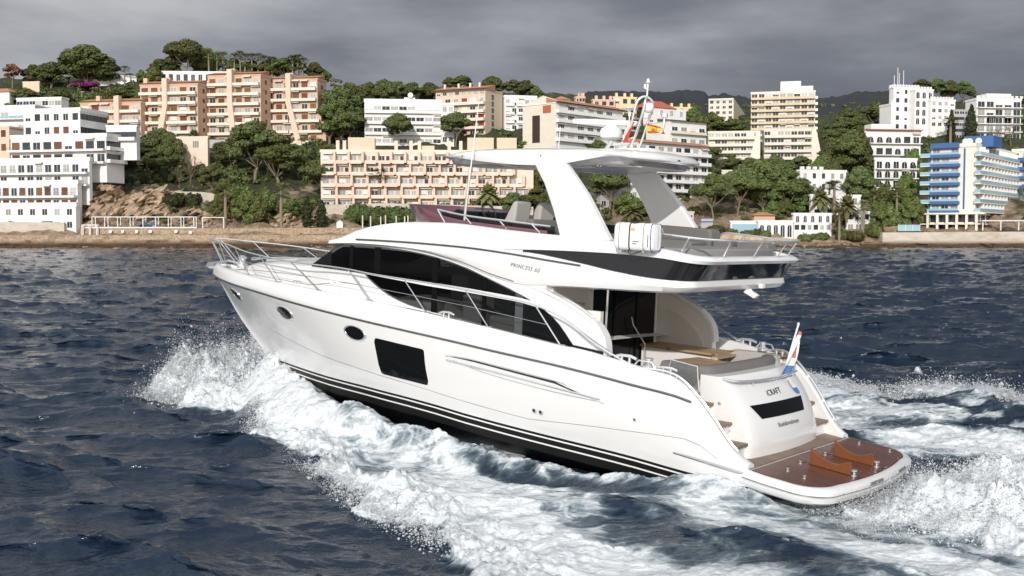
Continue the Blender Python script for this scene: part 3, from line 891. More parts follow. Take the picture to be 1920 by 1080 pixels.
def block(name, label, mode, ang, us, vt, vb, Y=None, wall='w_white', parapet=.5, cat='building', par_mat=None, b=None, skirt=6, dmin=None, roof=True, group=None):
    """box with its near vertical edge at us[1]; mode 'R': front on the left of that edge, side on its right; 'L': the mirror.
    returns (root, left face, right face, height)"""
    uA, uB, uC = us
    base = ground_at(uB, vb) if Y is None else at(uB, vb, Y)
    top = at(uB, vt, base.y); H = top.z - base.z
    if b is None: b = thing(name, label, cat, base, 0, group); off = Vector((0, 0, 0))
    else: off = base - b.location
    a = math.radians(ang)
    if mode == 'R': dl, dr = Vector((-math.cos(a), math.sin(a), 0)), Vector((math.sin(a), math.cos(a), 0))
    else: dl, dr = Vector((-math.sin(a), math.cos(a), 0)), Vector((math.cos(a), math.sin(a), 0))
    def ln(d, u):
        k = (u - 960) / FPX
        t = (k * base.y - base.x) / (d.x - k * d.y)
        return max(.3, min(t, 80)) if t > 0 else 8
    tl, tr = ln(dl, uA), ln(dr, uC)
    if dmin:
        if mode == 'R': tr = max(tr, dmin)
        else: tl = max(tl, dmin)
    Lp, Rp = off + dl * tl, off + dr * tr; far = Lp + dr * tr
    foot = [Lp, off, Rp, far]
    m = MB()
    P = [(p.x, p.y) for p in foot]
    z0 = off.z
    m.prism(P, lambda x, y, d: (x, y, d), z0 - skirt, z0 + H)
    m.build('wall', M[wall], b, smooth=0)
    if parapet and roof:
        m = MB(); ctr = (foot[0] + foot[2]) / 2
        o_ = [(p + (p - ctr).normalized() * .25) for p in foot]; i_ = [(p - (p - ctr).normalized() * .3) for p in foot]
        n = 4
        rows = [[(p.x, p.y, z0 + H - .25) for p in o_], [(p.x, p.y, z0 + H + parapet) for p in o_], [(p.x, p.y, z0 + H + parapet) for p in i_], [(p.x, p.y, z0 + H - .1) for p in i_]]
        m.grid(rows, close=True)
        m.grid([[(p.x, p.y, z0 + H - .25) for p in o_], [(p.x, p.y, z0 + H - .25) for p in foot]], close=True)
        m.build('parapet', M[par_mat or wall], b, smooth=0)
    lf = Fac(b, Lp, -dl, tl); rf = Fac(b, off, dr, tr)
    lf.z0 = rf.z0 = z0; lf.H = rf.H = H
    b_info = (b, lf, rf, H)
    return b_info
def part_box(fac, name, m, x0, x1, y0, y1, z0, z1):
    mb = MB(); mb.box(x0, x1, y0, y1, z0, z1)
    return fac.mb(mb, name, M[m])
def part_prism(fac, name, m, poly, y0, y1):
    """poly in (x along the face, z), from y0 (outwards negative) to y1"""
    mb = MB(); mb.prism(poly, lambda a, b_, d: (a, d, b_), y0, y1)
    return fac.mb(mb, name, M[m])
def hip_roof(b, fac, W, D, z, h, m='tile', over=.6, z0=None):
    mb = MB(); o = over
    mb.add([(-o, -o, 0), (W + o, -o, 0), (W + o, D + o, 0), (-o, D + o, 0), (W * .5 - max(0, (W - D) / 2), D / 2, h), (W * .5 + max(0, (W - D) / 2), D / 2, h)],
           [(0, 1, 5, 4), (1, 2, 5), (2, 3, 4, 5), (3, 0, 4), (3, 2, 1, 0)])
    return fac.mb(mb, 'roof', M[m], 0, z)
def chimneys(fac, xs_, y, z, h, m, w=.9):
    for x in xs_: part_box(fac, 'chimney', m, x, x + w, y, y + w, z, z + h)

# --- far left: the white terraced block by the water
b, f, s, H = block('terraced_block', 'large white apartment block stepping down in terraces to the water at the far left', 'R', 14, (-60, 143, 152), 386, 441, 308.5, 'w_white', 1.0)
f.floors(f.z0 + 1, f.z0 + H, 2, 'win', 9, seed=3, wf_=.4)
for (us, vt, vb, Y, n, bays, seed, kin) in (((-70, 146, 156), 343, 390, 311.5, 2, 14, 4, ('shut', 'glass', 'shut', 'curtain')), ((-30, 168, 176), 300, 345, 315.5, 2, 12, 6, ('glass', 'curtain', 'glass')), ((25, 200, 236), 255, 303, 320, 2, 9, 8, ('shut', 'glass', 'darkglass')), ((50, 151, 206), 207, 257, 323, 2, 6, 9, ('glass', 'shut', 'glass', 'darkglass'))):
    _, f, s, H = block('', '', 'R', 14, us, vt, vb, Y, 'w_white', .9, b=b)
    f.floors(f.z0, f.z0 + H, n, 'bal' if vt > 210 else 'win', bays, 'w_white', kin, seed=seed, d=1.7, wf_=.66, hf=.74, rail='railing', slab=.62, ph=.8)
    if vt < 300: s.floors(f.z0, f.z0 + H, n, 'bal' if vt > 210 else 'band', 4, 'w_white', ('darkglass',), seed=seed, d=1.2, wf_=.9)
_, f, s, H = block('', '', 'R', 8, (204, 256, 266), 236, 262, 326, 'w_white', .3, b=b)
f.floors(f.z0, f.z0 + H, 1, 'bal', 4, 'w_white', ('darkglass',), wf_=.9)
# --- glass villa above it
b, f, s, H = block('modern_villa', 'modern flat-roofed white villa with wide bands of blue glass on the left hillside', 'R', 12, (-40, 66, 104), 198, 246, 372, 'w_white', .35)
f.floors(f.z0, f.z0 + H, 2, 'bal', 7, 'w_white', ('glass', 'curtain'), rail='g_aqua', wf_=.85, seed=2, d=1.8)
_, f, s, H = block('', '', 'R', 12, (38, 115, 135), 183, 204, 382, 'w_white', .3, b=b)
f.floors(f.z0, f.z0 + H, 1, 'band', 7, kinds=('glass', 'curtain'), seed=2)
b, f, s, H = block('house', 'plain tan house at the left edge beside the white terraced block', 'R', 20, (-40, 18, 50), 238, 290, 340, 'w_tan', .3)
f.floors(f.z0, f.z0 + H, 2, 'win', 3, kinds=('shut',))
b, f, s, H = block('house', 'small white tile-roofed house above the glass villa at the left edge', 'R', 15, (-40, 18, 32), 172, 200, None, 'w_white', 0)
hip_roof(b, f, f.W, 8, f.z0 + H, 2.0)
b, f, s, H = block('house', 'low tan tile-roofed ruin below the big hilltop pine', 'R', 10, (50, 74, 81), 153, 176, None, 'w_tan', .2)
b, f, s, H = block('garden_terrace', 'long white garden terrace wall under the big hilltop pine', 'L', 6, (168, 172, 234), 149, 160, None, 'w_white', .2)
b, f, s, H = block('house', 'small white house beside a palm in the dip of the hilltop', 'L', 12, (222, 226, 262), 142, 158, None, 'w_white', .2)
f.floors(f.z0, f.z0 + H, 1, 'win', 1); s.floors(f.z0, f.z0 + H, 1, 'win', 2)
b, f, s, H = block('hilltop_villa', 'long low white villa under the tall umbrella pine on the hilltop', 'L', 4, (298, 300, 442), 134, 158, None, 'w_white', .3)
s.floors(s.z0, s.z0 + H, 1, 'win', 10, kinds=('glass', 'darkglass'), seed=5)
# --- terracotta terraces
def terrace(label, us, vt, vb, n, bays, seed, butt, base_out=0.0, chim=()):
    b, f, s, H = block('terracotta_terraces', label, 'R', 11, us, vt, vb, None, 'w_terra', .5, group=None, dmin=9)
    fh = H / n
    for k in range(n):
        ext = base_out * max(0, (n - 2.5 - k)) if base_out else 0
        z = f.z0 + k * fh
        parts = sorted([0] + [x for x, _ in butt] + [f.W + ext])
        for x0, x1 in zip(parts[:-1], parts[1:]):
            f.balcony(x0 + .25, x1 - .25, z, 1.7, .72, 'w_pale')
        if ext > .5: part_box(f, 'wing_wall', 'w_terra', f.W + .01, f.W + ext, 0.0, 6, z - .2, z + fh - .05)
    f.floors(f.z0, f.z0 + H, n, 'win0', bays, seed=seed)
    r = random.Random(seed)
    bw = f.W / bays
    for k in range(n):
        for i in range(bays):
            f.window(r.choice(('shut', 'glass', 'shut', 'curtain')), (i + .5) * bw, f.z0 + k * fh + .05, bw * .62, fh * .66)
            if r.random() < .35: f.awning((i + .5) * bw, f.z0 + k * fh + fh * .96, bw * .9, 1.3)
        s.window('shut', s.W * .5, f.z0 + k * fh + .6, 1.2, 1.4)
    for x, spread in butt:
        part_prism(f, 'buttress', 'w_peach', [(x - .9, f.z0 + H + 2.0), (x + 1.0, f.z0 + H + 2.0), (x + 1.0, f.z0 + H * .62), (x + 1.2 + spread, f.z0 - 2), (x - 1.0 + spread, f.z0 - 2), (x - .9, f.z0 + H * .62)], -2.25, -.01)
    for x in chim: part_box(f, 'chimney', 'w_terra', x, x + 1.5, .6, 2.0, f.z0 + H, f.z0 + H + 2.6)
    mb = MB(); mb.add([(-.3, -.8, 0), (f.W + .3, -.8, 0), (f.W + .3, 7, 1.7), (-.3, 7, 1.7), (f.W + .3, 7, -.1), (-.3, 7, -.1)], [(0, 1, 2, 3), (1, 4, 2), (0, 3, 5), (3, 2, 4, 5)])
    f.mb(mb, 'roof', M['tile'], 0, f.z0 + H + .52)
    return b, f, s, H
terrace('low terracotta block with pale balconies, lowest and leftmost of the orange terraces', (156, 265, 280), 191, 266, 4, 6, 3, [(15.5, 0)], chim=(6.0, 13.5))
terrace('orange block with pale balconies left of the taller middle orange terrace', (268, 372, 392), 157, 268, 6, 6, 5, [(10.6, -3.2)], chim=(1.0, 10.0))
terrace('tallest orange terraced block with a sloping buttress in the middle of the group', (395, 490, 503), 140, 270, 7, 6, 7, [(9.2, 1.6)], chim=(8.6,))
terrace('orange block whose lower balconies spread out to the right above the peach terraces', (503, 596, 603), 148, 268, 6, 6, 9, [(9.3, 4.4)], .9, chim=(8.7,))
b, f, s, H = block('terrace_shop', 'low glazed building with a flat dark canopy under the orange terraces', 'R', 8, (380, 470, 480), 262, 290, None, 'w_grey', .2)
f.floors(f.z0, f.z0 + H, 1, 'bal', 6, 'w_grey', ('darkglass',), wf_=.85)
b, f, s, H = block('old_tower_house', 'old square pink house with a triple arched window among pines', 'R', 14, (332, 390, 396), 257, 318, None, 'w_ppeach', .35)
for i in range(3): f.window('arch', f.W * .57 + i * .75, f.z0 + H * .68, .5, 2.2)
f.window('darkglass', f.W * .18, f.z0 + H * .3, .7, 2.2)
# --- long white block
b, f, s, H = block('white_block', 'long white apartment block with ribbon windows right of the orange terraces', 'L', 7, (674, 684, 828), 190, 272, None, 'w_white', 1.0)
s.floors(s.z0, s.z0 + H, 4, 'bal', 9, 'w_white', ('curtain', 'glass', 'curtain'), seed=4, d=1.2, wf_=.86, ph=.8, hf=.74)
f.floors(s.z0, s.z0 + H, 4, 'win', 1)
part_box(s, 'roof_hut', 'w_white', s.W * .52, s.W * .66, 2, 5, s.z0 + H, s.z0 + H + 1.9)
mb = MB(); mb.lathe([(.02, -.25), (.6, -.12), (1.0, .1)], (0, 0, 0), 14, axis='y'); s.mb(mb, 'satellite_dish', M['w_white'], s.W * .6, s.z0 + H + 2.6, 1.0)
_, f2, s2, H2 = block('', '', 'L', 7, (826, 828, 852), 196, 272, None, 'w_white', .5, b=b)
s2.floors(s2.z0, s2.z0 + H2, 4, 'win', 2)
# --- tan block with red shutters
b, f, s, H = block('tan_block', 'tall tan apartment block with red shutters and a plain windowed side wall', 'R', 24, (818, 910, 942), 166, 256, None, 'w_tan', .2)
f.floors(f.z0, f.z0 + H * .86, 5, 'bal', 6, 'w_pale', ('red', 'glass', 'curtain', 'glass'), seed=3, d=1.8, rail=None, ph=.8)
f.floors(f.z0 + H * .86, f.z0 + H, 1, 'win', 8)
for k in range(6): s.window('darkglass', s.W * .42, s.z0 + H * (.1 + .14 * k), 1.6, H * .10)
mb = MB(); mb.add([(-1, -2.2, -.6), (f.W + .5, -2.2, -.6), (f.W + .5, 8, 1.6), (-1, 8, 1.6), (f.W + .5, 8, -.6), (-1, 8, -.6)], [(0, 1, 2, 3), (1, 4, 2), (0, 3, 5), (3, 2, 4, 5), (0, 5, 4, 1)])
f.mb(mb, 'roof', M['tile'], 0, f.z0 + H + .7)
chimneys(f, (2, 8, 13, 17), 3, f.z0 + H + .5, 2.4, 'w_ppeach', .7)
# --- white blocks behind the hardtop
b, f, s, H = block('white_flats', 'tall narrow white flats with small balconies beside the tan block', 'L', 12, (940, 946, 1006), 181, 262, 432, 'w_white', .6)
s.floors(s.z0, s.z0 + H, 5, 'bal', 5, 'w_white', ('glass', 'curtain'), seed=7, groups=3, gap=.5, d=1.1)
b, f, s, H = block('hotel', 'white hotel with a blank gable wall and a dark brown vertical panel', 'L', 48, (980, 1042, 1166), 192, 268, 380, 'w_white', .2)
part_box(f, 'gable_wall', 'w_cream', 0.02, f.W - .02, -.05, -.003, f.z0 - 2, f.z0 + H - .3)
s.floors(s.z0 + 1, s.z0 + H, 4, 'bal', 7, 'w_white', ('glass', 'curtain', 'glass'), seed=7, d=1.5, ph=.9, rail=None, awn=.45)
part_box(f, 'brown_panel', 'w_brown', f.W * .30, f.W * .53, -.12, -.051, f.z0 + .5, f.z0 + H * .72)
part_box(f, 'sign_panel', 'tile_red', f.W * .62, f.W * .86, -.12, -.051, f.z0 + H * .76, f.z0 + H * .95)
part_prism(f, 'gable', 'w_cream', [(0, f.z0 + H - 2.5), (0, f.z0 + H), (f.W * .62, f.z0 + H + 2.8), (f.W, f.z0 + H + .9), (f.W, f.z0 + H)], .0, .3)
mb = MB(); mb.add([(-.4, -1.8, -.3), (s.W + .4, -1.8, -.3), (s.W + .4, 4, 1.5), (-.4, 4, 1.5), (s.W + .4, 4, -.3), (-.4, 4, -.3)], [(0, 1, 2, 3), (1, 4, 2), (0, 3, 5), (3, 2, 4, 5)])
s.mb(mb, 'roof', M['tile'], 0, s.z0 + H + .5)
b, f, s, H = block('round_pavilion', 'small round-roofed pavilion on the ridge behind the white hotel', 'L', 20, (1036, 1044, 1068), 186, 205, None, 'w_cream', 0)
hip_roof(b, s, s.W, 5, s.z0 + H, 1.6, 'tile')
for i, (us, vt, vb, wl, lab) in enumerate((((1108, 1112, 1152), 187, 215, 'w_pink', 'pink house with a tiled roof far behind the white hotel'), ((1146, 1150, 1192), 182, 215, 'w_yellow', 'yellow house with chimneys on the ridge left of the yacht\'s mast'), ((1076, 1080, 1096), 182, 205, 'w_pink', 'small salmon tower house on the ridge'), ((1250, 1254, 1300), 201, 225, 'w_yellow', 'low yellow house on the ridge right of the red pyramid roof'))):
    b, f, s, H = block('ridge_house', lab, 'L', 14, us, vt, vb, None, wl, .3)
    s.floors(s.z0, s.z0 + H, 2, 'win', 3, kinds=('glass', 'darkglass'))
    chimneys(s, (1.5, s.W * .5, s.W * .8), 1.5, s.z0 + H, 2.0, wl, 1.0)
b, f, s, H = block('white_villa', 'white villa with a red pyramid roof behind the yacht\'s mast', 'L', 34, (1204, 1212, 1284), 200, 240, None, 'w_white', .2)
hip_roof(b, s, s.W * .72, 8, s.z0 + H, 3.2, 'tile_red')
s.floors(s.z0, s.z0 + H, 2, 'win', 4)
b, f, s, H = block('white_villa', 'white villa with brown eaves and a cream balcony below the red pyramid roof', 'L', 36, (1210, 1256, 1322), 226, 292, None, 'w_white', .2)
s.floors(s.z0, s.z0 + H * .98, 3, 'bal', 4, 'w_cream', ('glass', 'curtain'), seed=3, d=1.4)
mb = MB(); mb.add([(-.8, -1.6, -.2), (s.W + .8, -1.6, -.2), (s.W + .8, 6, .8), (-.8, 6, .8), (s.W + .8, 6, -.2), (-.8, 6, -.2)], [(0, 1, 2, 3), (1, 4, 2), (0, 3, 5), (3, 2, 4, 5)])
s.mb(mb, 'roof', M['b_shut'], 0, s.z0 + H + .4)
b, f, s, H = block('terraced_hotel', 'stepped white hotel with many balconies seen through the yacht\'s arch', 'L', 40, (1150, 1196, 1326), 268, 392, 332, 'w_white', .4)
s.floors(s.z0, s.z0 + H, 7, 'bal', 8, 'w_white', ('glass', 'curtain', 'darkglass'), seed=5, d=1.6, groups=4, gap=.2)
f.floors(s.z0, s.z0 + H, 7, 'win', 4, seed=6)
mb = MB(); mb.add([(-.4, -1.2, -.2), (s.W + .4, -1.2, -.2), (s.W + .4, 4, 1.2), (-.4, 4, 1.2), (s.W + .4, 4, -.2), (-.4, 4, -.2)], [(0, 1, 2, 3), (1, 4, 2), (0, 3, 5), (3, 2, 4, 5)])
s.mb(mb, 'roof', M['tile'], 0, s.z0 + H + .5)
# --- peach terraces
b, f, s, H = block('peach_terraces', 'wide pale peach terraced apartments with many loggias behind the yacht', 'L', 3, (594, 602, 1000), 284, 392, 330, 'w_ppeach', .6, dmin=10)
n = 5
for k in range(n):
    fh = H / n; z = s.z0 + k * fh
    shift = [0, .0, -.2, -.6, -1.6][k]
    nb = 13; bw = (s.W - 9 + [9, 8, 6, 3, 0][k]) / nb
    r = random.Random(40 + k)
    for i in range(nb):
        out = (1.6 if (i + k) % 3 else 2.4)
        s.balcony(i * bw + .35, (i + 1) * bw - .35, z, out, .75, 'w_peach' if i % 3 == 1 else 'w_ppeach')
        s.window(r.choice(('curtain', 'glass', 'curtain')), (i + .32) * bw, z + .06, bw * .38, fh * .62)
        s.window(r.choice(('curtain', 'glass')), (i + .74) * bw, z + .06, bw * .24, fh * .6)
        if r.random() < .5: s.awning((i + .5) * bw, z + fh * .95, bw * .7, 1.0)
        part_box(s, 'pier', 'w_peach', (i + 1) * bw - .34, (i + 1) * bw + .34, -out - .1, -.02, z, z + fh * .98)
for x, w, h in ((8, 8, 4.4), (44, 8, 4.5), (53, 6, 4.5), (30, 4, 2)):
    part_box(s, 'roof_room', 'w_tan', x, x + w, 2, 7, s.z0 + H, s.z0 + H + h)
chimneys(s, (4.5, 6.5, 22, 26.5, 29, 38, 41.5), 1.0, s.z0 + H, 3.4, 'w_ppeach', 1.0)
mb = MB(); s.floors(s.z0, s.z0 + .1, 1, 'none', 1)
# --- cream blocks to the right
b, f, s, H = block('cream_flats', 'short cream block with a yellow end wall left of the tall cream tower', 'R', 16, (1326, 1375, 1408), 186, 236, None, 'w_cream', .5)
f.floors(f.z0, f.z0 + H, 5, 'win', 4, kinds=('darkglass', 'glass'), seed=2, wf_=.5)
part_box(s, 'yellow_wall', 'w_yellow', 0.1, s.W - .1, -.06, -.004, s.z0, s.z0 + H * .96)
b, f, s, H = block('cream_tower', 'tall cream apartment tower with nine rows of long balconies', 'R', 14, (1405, 1527, 1550), 172, 276, None, 'w_cream', .6)
f.floors(f.z0, f.z0 + H, 9, 'bal', 9, 'w_sand', ('glass', 'curtain', 'glass', 'curtain'), seed=3, d=1.3, wf_=.76, ph=.62, hf=.74)
s.floors(f.z0, f.z0 + H, 9, 'bal', 3, 'w_white', ('glass', 'curtain'), seed=3, d=1.1, wf_=.5)
part_box(f, 'penthouse', 'w_white', f.W * .46, f.W * .78, 2, 8, f.z0 + H, f.z0 + H + 4.6)
part_box(f, 'penthouse_wing', 'w_white', f.W * .78, f.W * .97, 2, 8, f.z0 + H, f.z0 + H + 2.6)
b, f, s, H = block('stepped_flats', 'stepped cream flats, left half of the pair below the tower', 'R', 8, (1326, 1424, 1432), 247, 312, None, 'w_cream', .4)
f.floors(f.z0, f.z0 + H, 5, 'bal', 8, 'w_cream', ('curtain', 'glass'), seed=5, d=1.5, wf_=.8)
part_prism(f, 'end_wall', 'w_pale', [(f.W - 1.2, f.z0 + H), (f.W, f.z0 + H), (f.W, f.z0 - 3), (f.W - 5, f.z0 - 3)], -2.2, -.01)
b, f, s, H = block('stepped_flats', 'stepped cream flats, right half of the pair below the tower', 'R', 8, (1430, 1520, 1536), 243, 312, None, 'w_cream', .4)
f.floors(f.z0, f.z0 + H, 5, 'bal', 7, 'w_cream', ('glass', 'curtain', 'glass'), seed=6, d=1.5, wf_=.85)
part_prism(f, 'end_wall', 'w_pale', [(f.W, f.z0 + H), (f.W + 1.5, f.z0 + H), (f.W + 5, f.z0 - 3), (f.W, f.z0 - 3)], -1.6, 4)
for us, vt, vb, wl, lab in (((668, 671, 732), 171, 190, 'w_white', 'low white flat-roofed house among pines above the long white block'), ((1288, 1292, 1332), 322, 352, 'w_white', 'small white house just right of the yacht\'s arch'),
        ((1436, 1439, 1476), 306, 326, 'w_cream', 'small cream house under the stepped cream flats'), ((1640, 1644, 1706), 356, 384, 'w_white', 'white terraced house half hidden below the arcaded house'),
        ((1584, 1587, 1630), 398, 436, 'w_white', 'narrow white house behind the cove palms'), ((1256, 1259, 1300), 398, 420, 'w_tan', 'tan boathouse low inside the yacht\'s arch'), ((1180, 1183, 1222), 344, 372, 'w_white', 'white cottage behind pines inside the arch')):
    b, f, s, H = block('small_house', lab, 'L', 10, us, vt, vb, None, wl, .3)
    s.floors(s.z0, s.z0 + H, 2 if H > 4.5 else 1, 'win', 3, kinds=('glass', 'curtain', 'darkglass'), seed=int(us[0]))
# --- castle-like villa
def merlons(fac, W, z, m='w_white', step=1.3, y0=-.2, y1=.4):
    mb = MB(); x = 0
    while x < W - .5:
        mb.box(x, x + step * .55, y0, y1, 0, .9); x += step
    fac.mb(mb, 'battlement', M[m], 0, z)
b, f, s, H = block('castle_villa', 'white castle-like villa with a battlemented square tower and aerials', 'L', 14, (1662, 1674, 1716), 164, 262, None, 'w_white', .3)
merlons(s, s.W, s.z0 + H + .3); merlons(f, f.W, s.z0 + H + .3)
s.floors(s.z0, s.z0 + H, 6, 'win', 3, kinds=('glass', 'darkglass'), seed=2, wf_=.3)
for x, h in ((1.5, 5), (3.0, 8), (3.7, 6), (5.6, 7)):
    mb = MB(); mb.tube([(x, 2, 0), (x, 2, h)], .12, 5); s.mb(mb, 'aerial', M['b_frame'], 0, s.z0 + H)
for us, vt, vb, bays, kn in (((1712, 1714, 1744), 169, 262, 3, 'arc'), ((1740, 1744, 1785), 188, 262, 4, 'win'), ((1668, 1670, 1700), 196, 262, 3, 'win')):
    _, f2, s2, H2 = block('', '', 'L', 14, us, vt, vb, None, 'w_white', .5, b=b)
    s2.floors(s2.z0 + H2 * .3, s2.z0 + H2, 4, kn, bays, kinds=('glass', 'curtain'), seed=2, wf_=.5)
    merlons(s2, s2.W, s2.z0 + H2 + .5)
b, f, s, H = block('white_hotel', 'white hotel with arched glazed balconies on the hilltop above the blue hotel', 'L', 8, (1826, 1830, 1908), 186, 262, None, 'w_white', .5)
s.floors(s.z0, s.z0 + H, 5, 'bal', 5, 'w_white', ('glass', 'glass', 'curtain'), seed=3, wf_=.75, rail='railing')
for i in range(2): s.window('arch', s.W * (.34 + .36 * i), s.z0 + H * .42, 3.6, 3.2)
part_box(s, 'roof_tower', 'w_white', s.W * .25, s.W * .8, 1, 6, s.z0 + H, s.z0 + H + 2.4); merlons(s, s.W, s.z0 + H + .5, step=2)
b, f, s, H = block('glazed_annex', 'dark glazed annex with a blue frame between the castle and the white hotel', 'L', 8, (1786, 1788, 1832), 206, 262, None, 'w_grey', .2)
s.floors(s.z0, s.z0 + H, 5, 'band', 5, kinds=('glass', 'darkglass'))
# --- arcaded white hotel below the castle
b, f, s, H = block('arcaded_house', 'white arcaded house with dark balcony rails below the castle villa', 'L', 10, (1619, 1623, 1722), 246, 312, None, 'w_white', .4)
s.floors(s.z0, s.z0 + H, 3, 'bal', 6, 'w_white', ('glass', 'darkglass', 'arch', 'arch'), seed=3, rail='railing', wf_=.62, hf=.6)
part_box(s, 'roof_room', 'w_white', 3, 11, 2, 7, s.z0 + H, s.z0 + H + 2.8)
part_box(s, 'roof', 'tile_red', -.3, s.W + .3, -1.2, 1.5, s.z0 + H + .42, s.z0 + H + .75)
_, f2, s2, H2 = block('', '', 'L', 10, (1636, 1640, 1716), 298, 352, None, 'w_white', .4, b=b)
s2.floors(s2.z0, s2.z0 + H2, 3, 'bal', 5, 'w_white', ('arch', 'arch', 'glass'), seed=8, rail='railing', wf_=.62)
b, f, s, H = block('white_house', 'irregular white house with a curved parapet half hidden by palms', 'L', 16, (1492, 1500, 1584), 320, 388, None, 'w_white', .4)
s.floors(s.z0 + H * .4, s.z0 + H, 2, 'win', 5, kinds=('curtain', 'glass'), seed=3, wf_=.35)
merlons(s, s.W * .5, s.z0 + H + .4, step=2.2)
_, f2, s2, H2 = block('', '', 'L', 16, (1516, 1520, 1612), 366, 412, None, 'w_white', .3, b=b)
s2.floors(s2.z0, s2.z0 + H2, 2, 'win', 4, kinds=('darkglass', 'curtain'), seed=3, wf_=.4)
b, f, s, H = block('beach_pavilion', 'white two-storey beach pavilion with round openings among the palms', 'L', 8, (1484, 1488, 1558), 401, 436, 312, 'w_white', .3)
s.floors(s.z0 + H * .5, s.z0 + H, 1, 'arc', 5, wf_=.42); s.floors(s.z0, s.z0 + H * .5, 1, 'win', 6, kinds=('darkglass', 'curtain'))
b, f, s, H = block('beach_pavilion', 'low white arcaded beach pavilion just above the cove', 'L', 8, (1418, 1422, 1486), 415, 446, 309.5, 'w_white', .3)
s.floors(s.z0, s.z0 + H, 1, 'arc', 5, wf_=.6)
b, f, s, H = block('beach_bar', 'low beach bar with a pale blue front beside the cove', 'L', 6, (1368, 1370, 1420), 415, 440, 310.5, 'w_white', .2)
part_box(s, 'blue_front', 'g_aqua', .3, s.W - .3, -.1, -.005, s.z0 + H * .2, s.z0 + H * .8)
b, f, s, H = block('beach_hut', 'orange-roofed wooden beach hut with a blue cloth', 'L', 10, (1410, 1414, 1452), 404, 424, 316, 'w_terra', 0)
hip_roof(b, s, s.W, 4, s.z0 + H, 1.0, 'tile'); part_box(s, 'blue_cloth', 'w_blue', .5, s.W * .7, -.5, -.1, s.z0 + H * .1, s.z0 + H * .5)
b, f, s, H = block('boat_shed', 'tiny shed covered with a bright blue tarpaulin by the yacht\'s arch', 'L', 10, (1313, 1315, 1336), 410, 420, 315, 'w_grey', 0)
hip_roof(b, s, s.W, 3, s.z0 + H * .4, 1.2, 'w_blue', .3)
b, f, s, H = block('grey_house', 'grey gabled house half hidden by pines inside the yacht\'s arch', 'L', 25, (1110, 1125, 1165), 352, 392, None, 'w_grey', .2)
s.floors(s.z0, s.z0 + H, 2, 'win', 3)
b, f, s, H = block('garden_house', 'low cream garden house between pines right of the arch', 'L', 10, (1350, 1353, 1392), 320, 345, None, 'w_cream', .3)
# --- the blue hotel
b, f, s, H = block('blue_hotel', 'ivory seaside hotel with bright blue balcony fronts and a long receding side', 'R', 37, (1742, 1828, 1899), 273, 397, 311, 'w_hotel', .8, dmin=36)
n = 7; fh = H / n
W = f.W
for k in range(n + 0):
    z = f.z0 + k * fh
    if k < n:
        f.balcony(W * .02, W * .66, z, 1.5, .42, 'w_blue', None, .45)
        m = MB(); m.box(W * .02, W * .66, -1.46, -1.42, .43, 1.0); f.mb(m, 'glass_rail', M['g_aqua'], 0, z)
        for i in range(3): f.window(('curtain', 'glass', 'curtain')[(i + k) % 3], W * (.12 + .21 * i), z + .06, W * .15, fh * .72)
        m = MB(); m.box(0, W * .02 + 2.6, -.9, .8, -.2, 0, 0); m.box(-.1, W * .02 + 2.6, -.9, -.84, 0, .95, 1); m.box(-.1, -.04, -.84, .8, 0, .95, 1)
        f.mb(m, 'side_balcony', [M['w_hotel'], M['g_aqua']], -2.7, z)
        s.balcony(-1.2, s.W, z, 1.62, .95, 'w_hotel', 'g_aqua', .25)
        nb = 12
        for i in range(nb):
            s.window(('glass', 'curtain')[(i * 3 + k) % 2], (i + .5) * s.W / nb, z + .06, s.W / nb * .6, fh * .72)
            part_box(s, 'fin', 'w_white', (i + 1) * s.W / nb - .16, (i + 1) * s.W / nb + .16, -1.55, -.01, z + .01, z + fh - .23)
part_box(f, 'blue_cornice', 'w_blue', W * .02, W * .64, -1.5, -.3, f.z0 + H - .4, f.z0 + H + 1.0)
part_box(f, 'blue_stripe', 'w_blue', W * .73, W * .77, -.10, -.004, f.z0 + fh * .3, f.z0 + H - .6)
part_box(f, 'blue_stripe', 'w_blue', -.6, -.1, -.10, 1.0, f.z0 - 1, f.z0 + H - .6)
part_box(f, 'roof_plant', 'w_blue', W * .6, W * 1.25, 6, 16, f.z0 + H, f.z0 + H + 3.2)
for x in (W * .66, W * .75, W * .95):
    mb = MB(); mb.lathe([(.05, -.2), (.7, 0), (.95, .25)], (0, 0, 0), 14, axis='y'); f.mb(mb, 'satellite_dish', M['b_frame'], x, f.z0 + H + 1.6, 4.5)
# open ground floor on columns
part_box(f, 'canopy', 'w_hotel', -2, W + 3, -2.5, 0, f.z0 - .7, f.z0 - .25)
for i in range(6): part_box(f, 'column', 'w_hotel', i * (W + 1) / 5 - .3, i * (W + 1) / 5 + .3, -2.3, -1.7, f.z0 - 6.2, f.z0 - .7)
for i in range(5): f.window('darkglass', (i + .5) * W / 5, f.z0 - 5.6, W / 5 * .8, 2.0); f.window('darkglass', (i + .5) * W / 5, f.z0 - 2.9, W / 5 * .8, 1.9)
part_box(f, 'canopy', 'w_hotel', -2, W + 3, -2.3, 0, f.z0 - 3.6, f.z0 - 3.3)
for i in range(8): s.window('darkglass', (i + .5) * s.W / 8, s.z0 - 3.2, s.W / 8 * .7, 2.2)
b, f, s, H = block('hotel_wing', 'blue balconied far wing of the seaside hotel at the right edge', 'R', 37, (1893, 1995, 2040), 279, 420, 340, 'w_hotel', .6, dmin=20)
fh = H / 8
for k in range(8):
    f.balcony(.5, f.W - .5, f.z0 + k * fh, 1.5, .6, 'w_blue', None, .45)
    for i in range(6): f.window(('curtain', 'glass')[(i + k) % 2], (i + .5) * f.W / 6, f.z0 + k * fh + .06, f.W / 6 * .6, fh * .7)
